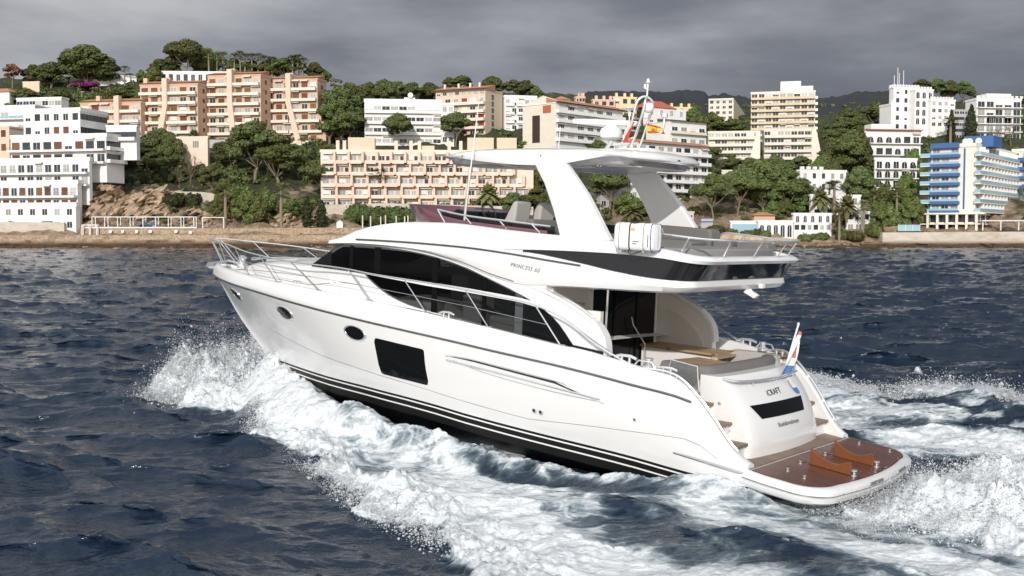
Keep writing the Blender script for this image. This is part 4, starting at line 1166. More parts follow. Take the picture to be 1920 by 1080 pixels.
# seaside terrace roof and its posts in front of the hotel
t = thing('terrace_pergola', 'low white pergola roof with a flat terrace along the hotel sea wall', 'pergola', at(1842, 432, 305.5))
mb = MB(); mb.box(0, 26, 0, 5, 2.6, 2.85)
for i in range(24): mb.box(i * 1.1, i * 1.1 + .12, -.8, 0, 2.5, 2.62)
mb.build('roof', M['b_frame'], t, smooth=0)
for i in range(6): mb = MB(); mb.box(i * 5, i * 5 + .25, 0, .25, 0, 2.6); mb.build('post', M['b_frame'], t, smooth=0)
t = thing('glass_barrier', 'pale glass barrier along the terrace left of the blue hotel', 'barrier', at(1684, 433, 305))
mb = MB(); mb.box(0, 6, 0, .1, 0, 1.7); mb.build('pane', M['g_aqua'], t, smooth=0)
for i in range(4): mb = MB(); mb.box(i * 2, i * 2 + .1, -.05, .0, 0, 1.8); mb.build('post', M['b_frame'], t, smooth=0)
# --- white pergola on the promenade
def pergola(label, u0, u1, vt, vb, Y, n, deep=2.5):
    a, c = at(u0, vb, Y), at(u1, vb, Y); h = at(u0, vt, Y).z - a.z; w = c.x - a.x
    t = thing('pergola', label, 'pergola', a)
    mb = MB(); mb.box(0, w, 0, .16, h - .2, h); mb.box(0, w, deep, deep + .16, h - .2, h)
    mb.build('beam', M['b_frame'], t, smooth=0)
    for i in range(n):
        x = (w - .2) * i / (n - 1)
        for y in (0, deep):
            p = MB(); p.box(x, x + .2, y, y + .16, 0, h - .2); p.build('post', M['b_frame'], t, smooth=0)
    return t
pergola('long white pergola frame on the promenade wall below the crag', 172, 364, 406, 428, 308, 9)
pergola('small square white frame beside the long pergola on the promenade', 379, 420, 407, 428, 308, 2, .6)
pergola('low white gate frame at the left end of the long pergola', 153, 182, 421, 441, 305.6, 3, 1)
t = thing('railing', 'white railing along the top of the promenade wall under the pergola', 'railing', at(160, 428, 306.7))
mb = MB(); mb.box(0, 31, 0, .12, .0, .35); mb.build('base_rail', M['b_frame'], t, smooth=0)
for (u, v, lab) in ((268, 419, 'left'), (286, 420, 'right')):
    a = at(u, v + 5, 309)
    t = thing('tarpaulin', 'bright blue tarpaulin heap under the %s part of the pergola' % ('left' if lab == 'left' else 'middle'), 'tarpaulin', a)
    mb = MB(); rows = []
    for j in range(5):
        rows.append([(x, -.6 + j * .5, max(0, 1.25 * math.sin(math.pi * (i + .3) / 9.6) * math.sin(math.pi * (j + .6) / 5.2) + .15 * math.sin(i * 2.1 + j))) for i, x in enumerate(lin(-1.3, 1.3, 9))])
    mb.grid(rows); mb.build('cover', M['w_blue'], t, smooth=40)
# small square lamps in the promenade wall
for i, (u, v) in enumerate(((230, 434), (256, 434), (282, 434), (330, 434), (207, 434), (357, 436))):
    o = MB(); p = at(u, v, 306.1); o.box(p.x - .4, p.x + .4, p.y - .12, p.y, p.z - .35, p.z + .4)
    tag(o.build('wall_hatch', M['b_frame'], smooth=0, fix=False), 'small white square hatch in the rubble wall under the pergola', 'hatch', 'white hatches in the promenade wall')
# mooring posts before the hedges
for i, u in enumerate((680, 695, 714, 723, 743, 759, 765, 788, 797, 808)):
    p = at(u, 432, 309); top = at(u, 404 + (i % 3), 309)
    o = MB(); o.tube([(p.x, p.y, p.z - .5), (p.x, p.y, top.z)], .17, 8)
    tag(o.build('timber_post', M['w_cream'], smooth=40), 'bare pale timber post standing in the row before the clipped hedge', 'post', 'timber posts before the hedge')
p = at(637, 427, 309); o = thing('white_dome_sign', 'round-topped white board standing on the quay below the hedge', 'board', p)
mb = MB(); mb.prism([(-.9, 0), (.9, 0), (.9, 1.1)] + [(.9 * math.cos(a), 1.1 + .9 * math.sin(a)) for a in lin(0, math.pi, 12)][1:-1] + [(-.9, 1.1)], lambda a, b_, d: (a, d, b_), 0, .2); mb.build('board', M['b_frame'], o, smooth=0)
mb = MB(); mb.lathe([(.5, 0), (.5, -.02)], (0, -.02, 1.15), 16, axis='y'); mb.build('emblem', M['w_grey'], o)
# street lamp on the slope
p = ground_at(153, 205); o = thing('street_lamp', 'thin grey street lamp on the slope above the white block', 'lamp', p)
mb = MB(); mb.tube([(0, 0, -1), (0, 0, 7.0)], .09, 6); mb.build('post', M['w_grey'], o); mb = MB(); mb.box(-.1, 1.2, -.15, .15, 6.9, 7.1); mb.build('lamp_head', M['w_grey'], o, smooth=0)
# ================================================================== trees and plants
def leafmat(name, dark, lite, var=.34):
    m = bpy.data.materials.new(name); m.use_nodes = True
    nt = m.node_tree; b = nt.nodes['Principled BSDF']; b.inputs['Roughness'].default_value = .75
    b.inputs['Specular IOR Level'].default_value = .25
    tc = N(nt, 'ShaderNodeTexCoord'); n = N(nt, 'ShaderNodeTexNoise'); n.inputs['Scale'].default_value = 1.1; n.inputs['Detail'].default_value = 6; n.inputs['Roughness'].default_value = .7
    L(nt, tc.outputs['Object'], n.inputs['Vector'])
    r = ramp(nt, [(.30, dark), (.68, lite)]); L(nt, n.outputs[0], r.inputs[0])
    oi = N(nt, 'ShaderNodeObjectInfo'); hv = N(nt, 'ShaderNodeHueSaturation')
    L(nt, math_n(nt, 'MULTIPLY_ADD', oi.outputs['Random'], 2 * var, 1 - var), hv.inputs['Value'])
    L(nt, math_n(nt, 'MULTIPLY_ADD', oi.outputs['Random'], .06, .468), hv.inputs['Hue'])
    L(nt, r.outputs[0], hv.inputs['Color']); L(nt, hv.outputs[0], b.inputs['Base Color'])
    return m
M['pine'] = leafmat('pine_needles', (.046, .064, .022), (.150, .172, .056))
M['cyp'] = leafmat('cypress_foliage', (.022, .034, .014), (.062, .076, .028))
M['hedge'] = leafmat('hedge_leaves', (.034, .050, .016), (.095, .112, .036))
M['frond'] = leafmat('palm_fronds', (.085, .100, .032), (.22, .22, .085))
M['broad'] = leafmat('broad_leaves', (.058, .082, .024), (.170, .200, .060))
M['red'] = leafmat('russet_leaves', (.11, .042, .030), (.22, .095, .065))
M['purple'] = leafmat('purple_blossom', (.13, .020, .085), (.26, .045, .18))
M['twig'] = leafmat('bare_twigs', (.12, .085, .062), (.24, .18, .14))
M['bark'] = mat('grey_bark', (.22, .17, .13), .95, noise=(3, .35))
M['palmbark'] = mat('palm_bark', (.24, .19, .14), .95, noise=(4, .35))
M['dates'] = mat('orange_dates', (.50, .22, .03), .7)

def rand_dirs(r, n):
    v = r.normal(size=(n, 3)); return v / np.linalg.norm(v, axis=1)[:, None]
def leaf_cloud(r, centres, radii, n, size, up=.35, shell=(.62, 1.06)):
    """small leaf clumps scattered through ellipsoids: arrays of quad corners"""
    out = []
    for c, rad, k in zip(centres, radii, n):
        d = rand_dirs(r, k); d[:, 2] = np.where(d[:, 2] < -.35, -d[:, 2] * .6, d[:, 2])
        p = np.array(c) + d * np.array(rad) * (r.uniform(*shell, size=(k, 1)))
        nrm = d + r.normal(size=(k, 3)) * .55; nrm[:, 2] += up; nrm /= np.linalg.norm(nrm, axis=1)[:, None]
        a = np.cross(nrm, rand_dirs(r, k)); a /= np.linalg.norm(a, axis=1)[:, None]; b_ = np.cross(nrm, a)
        s = size * np.exp(r.normal(size=(k, 1)) * .3)
        out.append(np.stack([p - a * s - b_ * s * .6, p + a * s - b_ * s * .6, p + a * s * .75 + b_ * s * .6, p - a * s * .75 + b_ * s * .6], 1))
    return np.concatenate(out)
def mesh_quads(name, Q, m):
    n = len(Q); me = bpy.data.meshes.new(name)
    me.vertices.add(n * 4); me.vertices.foreach_set('co', Q.astype(np.float32).ravel())
    me.loops.add(n * 4); me.loops.foreach_set('vertex_index', np.arange(n * 4, dtype=np.int32))
    me.polygons.add(n); me.polygons.foreach_set('loop_start', np.arange(0, n * 4, 4, dtype=np.int32))
    me.update(); me.materials.append(m)
    return me
def quads_of(mb):
    return np.array([[mb.v[i] for i in f] for f in mb.f if len(f) == 4], np.float32)
def blob(c, rad, r, n=7, k=10):
    """a lumpy dark heart for one clump, as quads"""
    rows = []
    for j in range(n):
        th = math.pi * (j + .02) / (n - .96); row = []
        for i in range(k + 1):
            a = 2 * math.pi * (i % k) / k
            g = .72 + .12 * math.sin(3 * a + c[0]) * math.sin(2 * th + c[1])
            row.append((c[0] + rad[0] * g * math.sin(th) * math.cos(a), c[1] + rad[1] * g * math.sin(th) * math.sin(a), c[2] + rad[2] * g * math.cos(th)))
        rows.append(row)
    mb = MB(); mb.grid(rows)
    return quads_of(mb)
PROTO = {}
def make_pine(key, seed, W, H, base, n, flat, trunk_lean=.0, m='pine', leaf=.34, dens=1.0, cone=0):
    """W crown width, H height, base: height where the crown starts"""
    r = np.random.default_rng(seed); C_, R_, K_ = [], [], []
    for i in range(n):
        a = 2.4 * i + r.uniform(-.4, .4); q = math.sqrt((i + .4) / n)
        rr = q * W * .5 * .74
        zt = 1 - q ** 2 * (.55 if not cone else .9)
        z = base + (H - base) * (.14 + .72 * zt * r.uniform(.55, 1.0)) if i else H - (H - base) * .20
        if i % 3 == 2: z = base + (z - base) * r.uniform(.25, .8); rr *= .85
        s = W * r.uniform(.12, .215)
        C_.append((rr * math.cos(a), rr * math.sin(a), z)); R_.append((s, s, s * flat * r.uniform(.8, 1.15))); K_.append(int(210 * dens * (s / 1.5) ** 1.6))
    Q = leaf_cloud(r, C_, R_, K_, leaf)
    Q = np.concatenate([Q] + [blob(c, rd, r) for c, rd in zip(C_, R_)])
    # stray twigs outside
    crown = mesh_quads('crown', Q, M[m])
    mb = MB()
    lean = trunk_lean
    fork = base * .92
    mb.tube(spline([(0, 0, -1.5), (lean * .3, .1, fork * .4), (lean * .7, 0, fork * .75), (lean, 0, fork)], 4), .34 * H / 12, 7, r1=.22 * H / 12)
    for c in sorted(C_, key=lambda c: -math.hypot(c[0], c[1]))[:7]:
        mid = ((c[0] + lean) * .45, c[1] * .45, fork + (c[2] - fork) * .35)
        mb.tube(spline([(lean, 0, fork - .3), mid, (c[0] * .92, c[1] * .92, c[2] - .2)], 3), .15 * H / 12, 5, r1=.05)
    tk_ = mb.build('trunk', M['bark'], smooth=60, fix=False); t = tk_.data; bpy.data.objects.remove(tk_)
    PROTO[key] = (W, H, [('crown', crown), ('trunk', t)])
make_pine('pine_a', 1, 11, 11, 1.6, 24, .80, leaf=.205, dens=2.9)
make_pine('pine_b', 2, 10, 11, 1.9, 24, .85, .4, leaf=.205, dens=2.9)
make_pine('pine_c', 3, 12, 10, 1.2, 26, .82, leaf=.205, dens=2.9)
make_pine('pine_d', 14, 11, 11.5, 2.6, 17, .66, .6, leaf=.20, dens=2.3)
make_pine('pine_e', 15, 9.5, 12, 2.2, 20, .72, -.5, leaf=.19, dens=2.2)
make_pine('umb_a', 4, 12, 10, 4.2, 20, .62, .8, leaf=.20, dens=2.8)
make_pine('umb_b', 5, 11, 10.5, 4.4, 19, .66, -1.0, leaf=.20, dens=2.8)
make_pine('tall_a', 6, 8, 15, 1.4, 26, 1.05, cone=1, leaf=.205, dens=2.9)
make_pine('bushy_a', 7, 8, 7.5, .4, 18, .9, m='broad', leaf=.19, dens=2.8)
make_pine('red_a', 8, 8, 9, 4, 11, .55, m='red', dens=.7)
make_pine('blossom', 9, 10, 3, .2, 12, .5, m='purple', leaf=.28)
def make_lumps(key, m, W, H, seed, kind):
    r = np.random.default_rng(seed)
    if kind == 'cyp':
        C_ = [(0, 0, H * t) for t in (.10, .22, .36, .5, .64, .78, .9)]; ws = [.40, .5, .5, .47, .38, .27, .14]
        R_ = [(W * w, W * w, H * .12) for w in ws]; K_ = [int(150 * w / .5) + 30 for w in ws]
        Q = leaf_cloud(r, C_, R_, K_, .26, shell=(.75, 1.1))
    else:
        n = 9; C_ = []; R_ = []
        for i in range(n):
            a = 2.4 * i; q = math.sqrt((i + .2) / n) * .30
            C_.append((q * W * math.cos(a), q * W * math.sin(a), H * (.48 + .12 * r.uniform(-1, 1)))); R_.append((W * .24, W * .24, H * .44))
        Q = leaf_cloud(r, C_, R_, [150] * n, .24, shell=(.8, 1.06))
    Q = np.concatenate([Q] + [blob(c, tuple(1.18 * x for x in rd), r) for c, rd in zip(C_, R_)])
    parts = [('foliage', mesh_quads('foliage', Q, M[m]))]
    mb = MB(); mb.tube([(0, 0, -1.2), (0, 0, H * .4)], .16, 6, r1=.08)
    t_ = mb.build('trunk', M['bark'], smooth=60, fix=False); parts.append(('trunk', t_.data)); bpy.data.objects.remove(t_)
    PROTO[key] = (W, H, parts)
make_lumps('cypress', 'cyp', 3, 10, 21, 'cyp')
make_lumps('clipped', 'cyp', 4.5, 3.4, 22, 'bush')
make_lumps('hedgebush', 'hedge', 7, 4.4, 23, 'bush')
make_lumps('shrub', 'pine', 5, 3, 24, 'bush')
def make_palm(key, H, W, kind, seed):
    r = np.random.default_rng(seed); mb = MB(); fr = MB()
    th = H - W * .36
    mb.tube(spline([(0, 0, -1.5), (.12, 0, th * .4), (.05, 0, th * .8), (0, 0, th)], 4), .24 if kind == 'fan' else .34, 8, r1=.17 if kind == 'fan' else .30)
    R = W / 2
    n = 34 if kind == 'fan' else 40
    Qs = []
    for i in range(n):
        a = 2.399 * i; e = math.radians(-48 + 130 * (i / n) ** .8) if kind == 'fan' else math.radians(-12 + 92 * (i / n))
        d = Vector((math.cos(a) * math.cos(e), math.sin(a) * math.cos(e), math.sin(e)))
        side = Vector((-math.sin(a), math.cos(a), 0))
        if kind == 'fan':
            ln_ = R * r.uniform(.8, 1.05); c = Vector((0, 0, th)) + d * ln_ * .62
            up = d.cross(side)
            for k in range(7):
                b_ = (k - 3) * .36; t = c + (d * math.cos(b_) + side * math.sin(b_)) * ln_ * .42 + Vector((0, 0, -.12 * ln_ * abs(k - 3) / 3))
                w = (side * math.cos(b_) - d * math.sin(b_)) * .09
                Qs.append([c - w * .6, c + w * .6, t + w * .5, t - w * .5])
            w = side * .03; Qs.append([Vector((0, 0, th)) - w, Vector((0, 0, th)) + w, c + w, c - w])
        else:
            ln_ = R * r.uniform(.9, 1.1); prev = None
            for k in range(7):
                t = k / 6; p = Vector((0, 0, th)) + d * ln_ * t + Vector((0, 0, -.62 * ln_ * t * t * math.cos(e) ** .5))
                if prev is not None:
                    for s_ in (1, -1):
                        wd = R * .17 * math.sin(math.pi * min(1, (k - .3) / 6.3)) + .05
                        q = side * s_ * wd + Vector((0, 0, -wd * .55))
                        Qs.append([prev, p, p + q + d * wd * .4, prev + q + d * wd * .4])
                prev = p
    Q = np.array([[tuple(v) for v in q] for q in Qs], np.float32)
    parts = [('crown', mesh_quads('crown', Q, M['frond']))]
    t_ = mb.build('trunk', M['palmbark'], smooth=60, fix=False); parts.append(('trunk', t_.data)); bpy.data.objects.remove(t_)
    if kind == 'date':
        g = MB()
        for i in range(9):
            a = i * .7; p = Vector((math.cos(a) * .55, math.sin(a) * .55, th - .35 - .25 * (i % 3)))
            g.lathe([(.02, .4), (.26, .15), (.24, -.25), (.02, -.5)], p, 6)
        t_ = g.build('fruit', M['dates'], smooth=60, fix=False); parts.append(('fruit', t_.data)); bpy.data.objects.remove(t_)
    PROTO[key] = (W, H, parts)
make_palm('fan', 9, 3.6, 'fan', 31); make_palm('date', 7, 7.5, 'date', 32)
def make_bare(key, seed):
    r = np.random.default_rng(seed); mb = MB(); Q = []
    def br(p, d, ln_, rad, lv):
        q = p + d * ln_
        mb.tube([p, q], rad, 5 if lv < 2 else 3, r1=rad * .6, caps=False)
        if lv == 4: return
        for k in range(3 if lv else 4):
            nd = (d + Vector(r.normal(size=3)) * .55 + Vector((0, 0, .12))).normalized()
            br(q, nd, ln_ * r.uniform(.6, .8), rad * .6, lv + 1)
    br(Vector((0, 0, -1)), Vector((.1, 0, 1)), 3.4, .26, 0)
    t_ = mb.build('branches', M['twig'], smooth=60, fix=False); parts = [('branches', t_.data)]; bpy.data.objects.remove(t_)
    PROTO[key] = (9, 9, parts)
make_bare('bare', 41)

ORD = ['first', 'second', 'third', 'fourth', 'fifth', 'sixth', 'seventh', 'eighth', 'ninth', 'tenth', 'eleventh', 'twelfth', 'thirteenth']
NUMW = ['', 'one', 'two', 'three', 'four', 'five', 'six', 'seven', 'eight', 'nine', 'ten', 'eleven', 'twelve', 'thirteen']
KIND = {'pine': ('pine_tree', 'pine', 'pine'), 'umb': ('umbrella_pine', 'umbrella pine', 'pine'), 'tall': ('pine_tree', 'tall pine', 'pine'), 'bushy': ('leafy_tree', 'leafy tree', 'tree'), 'red': ('russet_tree', 'russet-leaved tree', 'tree'),
        'blossom': ('bougainvillea', 'purple bougainvillea', 'shrub'), 'cypress': ('cypress_tree', 'dark cypress', 'cypress'), 'clipped': ('clipped_bush', 'round clipped bush', 'bush'), 'hedgebush': ('hedge', 'green hedge', 'hedge'), 'shrub': ('shrub', 'low shrub', 'shrub'),
        'fan': ('fan_palm', 'slender fan palm', 'palm'), 'date': ('date_palm', 'feathery date palm', 'palm'), 'bare': ('bare_tree', 'leafless tree', 'tree')}
# (where it stands, kind, [(u, v of its foot, height px, width px), ...])
GROVES = [
    ('at the left edge of the hilltop', 'red', [(24, 166, 46, 42)]),
    ('above the low tan house', 'pine', [(62, 162, 42, 44), (96, 166, 52, 66), (165, 162, 78, 112), (205, 160, 52, 44), (128, 160, 58, 60)]),
    ('beside the small white hilltop house', 'fan', [(240, 158, 30, 17)]),
    ('left of the white hilltop villa', 'bushy', [(266, 158, 26, 24), (290, 160, 34, 38)]),
    ('over the white hilltop villa', 'umb', [(346, 157, 80, 88)]),
    ('around the hilltop umbrella pine', 'pine', [(303, 154, 44, 52), (322, 152, 50, 44), (384, 152, 62, 62), (405, 150, 52, 44)]),
    ('by the hilltop villa', 'fan', [(396, 160, 64, 18), (412, 156, 54, 18), (423, 154, 52, 18)]),
    ('above the orange terraces', 'fan', [(444, 150, 46, 18), (454, 150, 50, 18), (464, 150, 46, 18), (476, 148, 44, 18), (488, 148, 44, 18), (500, 148, 40, 18), (514, 148, 38, 18), (552, 150, 42, 20), (562, 150, 44, 18), (571, 150, 38, 18)]),
    ('behind the hilltop palms', 'pine', [(438, 150, 42, 46), (472, 150, 38, 50), (505, 150, 40, 52), (532, 150, 44, 54), (556, 148, 40, 50), (592, 154, 38, 44), (608, 160, 30, 30)]),
    ('left of the orange terraces', 'bushy', [(50, 196, 30, 60), (112, 196, 28, 58), (172, 208, 34, 60), (205, 212, 36, 58), (142, 222, 30, 60)]),
    ('above the lowest orange terrace', 'pine', [(222, 196, 30, 44), (246, 194, 34, 48), (262, 196, 30, 40), (196, 206, 30, 44)]),
    ('under the big hilltop pine', 'blossom', [(163, 168, 13, 62)]),
    ('on the roof terrace of the white block', 'shrub', [(112, 209, 13, 28)]),
    ('right of the orange terraces', 'tall', [(618, 268, 104, 56), (640, 266, 112, 66), (664, 262, 86, 60)]),
    ('between orange terraces and white block', 'pine', [(655, 234, 80, 66), (690, 214, 62, 60), (722, 200, 52, 56), (745, 196, 46, 52), (775, 198, 46, 52), (802, 194, 40, 48), (826, 196, 34, 40), (838, 200, 30, 32)]),
    ('between the orange terraces and the white block', 'umb', [(655, 272, 62, 78)]),
    ('in front of the white block', 'umb', [(744, 282, 68, 60)]),
    ('in front of the tan block', 'umb', [(854, 276, 64, 64)]),
    ('on the ridge behind the tan block', 'pine', [(842, 168, 24, 30), (866, 170, 30, 44), (924, 178, 36, 46), (962, 188, 40, 50), (988, 190, 42, 46), (1006, 192, 30, 30)]),
    ('right of the old pink house', 'pine', [(478, 336, 116, 116), (522, 348, 100, 100), (432, 318, 60, 70), (560, 336, 66, 60)]),
    ('left of the old pink house', 'pine', [(300, 300, 60, 76), (262, 312, 46, 66), (226, 322, 46, 62), (190, 330, 40, 50), (322, 318, 66, 54), (282, 338, 56, 60)]),
    ('below the old pink house', 'pine', [(396, 362, 56, 56), (424, 384, 52, 50), (378, 342, 36, 40)]),
    ('before the old pink house', 'bare', [(358, 352, 66, 56), (338, 356, 46, 44)]),
    ('above the orange terrace shop', 'date', [(364, 272, 30, 36)]),
    ('left of the peach terraces', 'cypress', [(574, 322, 54, 13), (588, 320, 52, 12)]),
    ('at the left end of the peach terraces', 'umb', [(604, 384, 86, 96)]),
    ('on the quay side below the big pines', 'cypress', [(576, 427, 58, 20), (603, 427, 52, 22)]),
    ('behind the left quay', 'fan', [(534, 428, 82, 32), (430, 424, 76, 34)]),
    ('in the garden of the peach terraces', 'fan', [(713, 384, 64, 34)]),
    ('in the garden of the peach terraces', 'date', [(640, 384, 30, 36), (915, 404, 62, 56)]),
    ('below the peach terraces', 'hedgebush', [(672, 422, 42, 56), (712, 424, 38, 54), (748, 424, 38, 56), (785, 424, 36, 54), (822, 424, 34, 50), (852, 424, 34, 40)]),
    ('on the terrace of the peach apartments', 'hedgebush', [(824, 382, 18, 28), (730, 382, 26, 18)]),
    ('behind the quay below the big pines', 'bushy', [(460, 426, 76, 66), (484, 428, 64, 52), (440, 400, 52, 50), (500, 410, 56, 50), (545, 408, 34, 44), (410, 412, 48, 34)]),
    ('on the rocky headland', 'clipped', [(207, 350, 17, 19), (241, 350, 19, 22), (239, 358, 14, 18), (326, 388, 24, 44), (363, 389, 25, 34), (309, 372, 16, 20), (272, 346, 13, 20), (190, 372, 14, 18)]),
    ('between the yacht\'s seats and arch', 'pine', [(960, 404, 44, 60), (1002, 408, 58, 76), (1040, 410, 58, 66), (1018, 380, 60, 54), (985, 372, 44, 44)]),
    ('before the brown panelled hotel', 'bushy', [(958, 282, 26, 46), (990, 288, 28, 48), (1030, 290, 32, 46), (1064, 288, 34, 44), (1092, 288, 30, 40), (1120, 290, 28, 44)]),
    ('framed by the yacht\'s arch', 'umb', [(1142, 398, 80, 92)]),
    ('low inside the yacht\'s arch', 'bushy', [(1100, 408, 44, 50), (1176, 406, 46, 60), (1214, 410, 40, 50)]),
    ('just above the life raft', 'date', [(1186, 424, 40, 50), (1172, 408, 34, 40)]),
    ('right of the yacht\'s arch', 'umb', [(1338, 424, 96, 88), (1382, 412, 92, 84)]),
    ('on the slope right of the arch', 'pine', [(1430, 400, 104, 104), (1476, 404, 90, 84), (1402, 360, 66, 64), (1452, 350, 60, 64), (1502, 396, 66, 60), (1330, 316, 44, 56), (1372, 330, 44, 54), (1326, 350, 46, 54), (1500, 330, 40, 46), (1408, 300, 30, 44)]),
    ('around the cream flats', 'bushy', [(1336, 246, 34, 50), (1312, 256, 40, 44), (1372, 250, 26, 54), (1300, 232, 30, 34)]),
    ('beside the tall cream tower', 'pine', [(1578, 262, 46, 52), (1600, 300, 60, 60), (1562, 318, 64, 60), (1590, 330, 82, 82), (1545, 334, 48, 44), (1608, 256, 40, 50), (1566, 282, 54, 50), (1620, 282, 48, 50), (1640, 240, 52, 58), (1665, 240, 48, 54), (1590, 236, 34, 46)]),
    ('right of the cream tower', 'bushy', [(1606, 318, 70, 66), (1562, 350, 50, 48), (1532, 344, 44, 46), (1690, 300, 36, 40), (1712, 340, 60, 42)]),
    ('in front of the castle villa', 'umb', [(1734, 250, 52, 58)]),
    ('behind the castle villa', 'pine', [(1730, 170, 22, 36), (1758, 180, 34, 40), (1782, 186, 36, 40), (1806, 194, 44, 46)]),
    ('between castle villa and white hotel', 'cypress', [(1783, 268, 60, 15), (1820, 268, 70, 22)]),
    ('between castle villa and white hotel', 'fan', [(1822, 240, 58, 24), (1774, 268, 44, 26)]),
    ('above the blue hotel', 'bare', [(1896, 272, 42, 60), (1868, 268, 30, 36)]),
    ('at the right edge behind the white hotel', 'pine', [(1915, 206, 30, 34), (1912, 238, 26, 30)]),
    ('below the arcaded house', 'pine', [(1614, 384, 74, 68), (1655, 400, 52, 50), (1700, 330, 40, 40)]),
    ('left of the blue hotel', 'bushy', [(1690, 410, 62, 54), (1712, 430, 60, 50), (1668, 434, 50, 46), (1648, 428, 60, 44), (1700, 376, 50, 46)]),
    ('among white houses by the cove', 'date', [(1538, 412, 62, 50), (1588, 434, 72, 56), (1560, 404, 40, 36)]),
    ('among white houses by the cove', 'fan', [(1556, 400, 58, 30), (1565, 452, 58, 26), (1548, 396, 52, 24), (1630, 420, 60, 26), (1672, 412, 58, 24), (1612, 440, 62, 26)]),
    ('behind the beach pavilions', 'bushy', [(1500, 400, 40, 46), (1472, 414, 40, 40), (1450, 412, 34, 40), (1525, 398, 40, 40)]),
    ('on the bank of the cove', 'shrub', [(1340, 438, 16, 34), (1372, 442, 14, 30), (1402, 446, 15, 34), (1432, 450, 18, 26), (1512, 458, 18, 34), (1538, 456, 20, 30), (1580, 452, 18, 30), (1606, 456, 22, 36), (1640, 448, 30, 36), (1255, 432, 14, 30), (1290, 436, 16, 34)]),
    ('beside the beach pavilions', 'clipped', [(1438, 446, 26, 22), (1494, 440, 18, 20), (1420, 450, 20, 18)]),
]
rt = random.Random(99)
made = {}
for where, kind, items in GROVES:
    nm, noun, cat = KIND[kind]
    keys = {'pine': ['pine_a', 'pine_d', 'pine_b', 'pine_e', 'pine_c'], 'umb': ['umb_a', 'umb_b'], 'tall': ['tall_a'], 'bushy': ['bushy_a'], 'red': ['red_a']}.get(kind, [kind])
    order = sorted(range(len(items)), key=lambda i: items[i][0])
    grp = '%s %s' % ({'cypress': 'cypresses', 'clipped_bush': 'clipped bushes'}.get(nm, nm.replace('_', ' ') + 's'), where)
    for rank, i in enumerate(order):
        u, v, h, w = items[i]
        n = len(items)
        if n == 1: lab = '%s %s' % (noun, where)
        elif n == 2: lab = '%s of the two %ss %s' % ('left' if rank == 0 else 'right', noun, where)
        else: lab = '%s of %s %ss %s, from left' % (ORD[rank], NUMW[n], noun, where)
        if n > 2 and 0 < rank < n - 1: lab = '%s of the %s %ss %s' % (ORD[rank], NUMW[n], noun, where)
        lab = lab.replace('bushs', 'bushes').replace('cypresss', 'cypresses')
        if rank == 0 and n > 2: lab = 'leftmost of the %s %ss %s' % (NUMW[n], noun, where)
        if rank == n - 1 and n > 2: lab = 'rightmost of the %s %ss %s' % (NUMW[n], noun, where)
        p = ground_at(u, v)
        key = keys[(rank + i) % len(keys)]
        W, H, parts = PROTO[key]
        t = thing(nm, lab, cat, p, rt.uniform(0, 6.28), grp if n > 1 else None)
        sw, sh = w * p.y / FPX / W, h * p.y / FPX / H
        if kind in ('fan',): sw = sw * 1.45; t.location.y -= 4
        t.scale = (sw, sw, sh)
        for pn, me_ in parts:
            o = bpy.data.objects.new(pn, me_); COL.objects.link(o); o.parent = t
# scrub covering the open ground of the slopes
r = np.random.default_rng(77); C_, R_, K_ = [], [], []
REG = [(180, 470, 300, 420, 90), (560, 680, 255, 300, 30), (590, 1010, 175, 262, 130), (0, 300, 158, 215, 80), (250, 620, 262, 345, 120), (980, 1330, 195, 300, 120), (1300, 1700, 195, 420, 420), (1660, 1910, 200, 300, 90), (1000, 1300, 330, 430, 110), (1480, 1730, 380, 446, 90), (430, 640, 380, 425, 50), (640, 1000, 386, 420, 70), (20, 300, 215, 330, 30), (300, 640, 150, 175, 60), (-420, 0, 200, 430, 260), (1920, 2330, 200, 430, 260)]
for u0, u1, v0, v1, n in REG:
    for _ in range(n):
        u, v = r.uniform(u0, u1), r.uniform(v0, v1)
        p = ground_at(u, v)
        if p.y > 640: continue
        s = r.uniform(.8, 2.2) * (.7 if p.y < 330 else 1.1)
        C_.append((p.x, p.y, p.z + s * .25)); R_.append((s * 1.2, s * 1.2, s * .8)); K_.append(int(26 + 20 * s))
Q = leaf_cloud(r, C_, R_, K_, .36, shell=(.5, 1.05))
sc = bpy.data.objects.new('hillside_scrub', mesh_quads('hillside_scrub', Q, M['pine'])); COL.objects.link(sc)
tag(sc, 'low green scrub filling the slopes between the houses', 'scrub', kind='stuff')
# ================================================================== the motor yacht

M['gel'] = mat('white_gelcoat', (0.77, 0.77, 0.765), 0.26, coat=0.6)
M['cream'] = mat('cream_moulding', (0.70, 0.675, 0.63), 0.32, coat=0.3)
M['glass'] = mat('tinted_glass', (0.006, 0.007, 0.008), 0.03, spec=0.14)
M['darkpanel'] = mat('gloss_charcoal_panel', (0.016, 0.016, 0.018), 0.05, spec=.32)
M['chrome'] = mat('polished_steel', (0.80, 0.81, 0.82), 0.22, metal=.72)
M['rail'] = mat('brushed_steel', (0.52, 0.53, 0.54), 0.28, metal=.8)
M['black'] = mat('black_antifouling', (0.007, 0.007, 0.007), 0.5, spec=.25)
M['saloon'] = mat('dark_saloon_carpet', (.10, .085, .07), .8)
_cm = bpy.data.materials.new('cabin_glass'); _cm.use_nodes = True
_n = _cm.node_tree; _b = _n.nodes['Principled BSDF']
_b.inputs['Base Color'].default_value = (.004, .004, .005, 1); _b.inputs['Roughness'].default_value = .03; _b.inputs['Specular IOR Level'].default_value = .12
_t = N(_n, 'ShaderNodeBsdfTransparent'); _t.inputs[0].default_value = (.52, .54, .55, 1)
_m = N(_n, 'ShaderNodeMixShader'); _m.inputs[0].default_value = .62
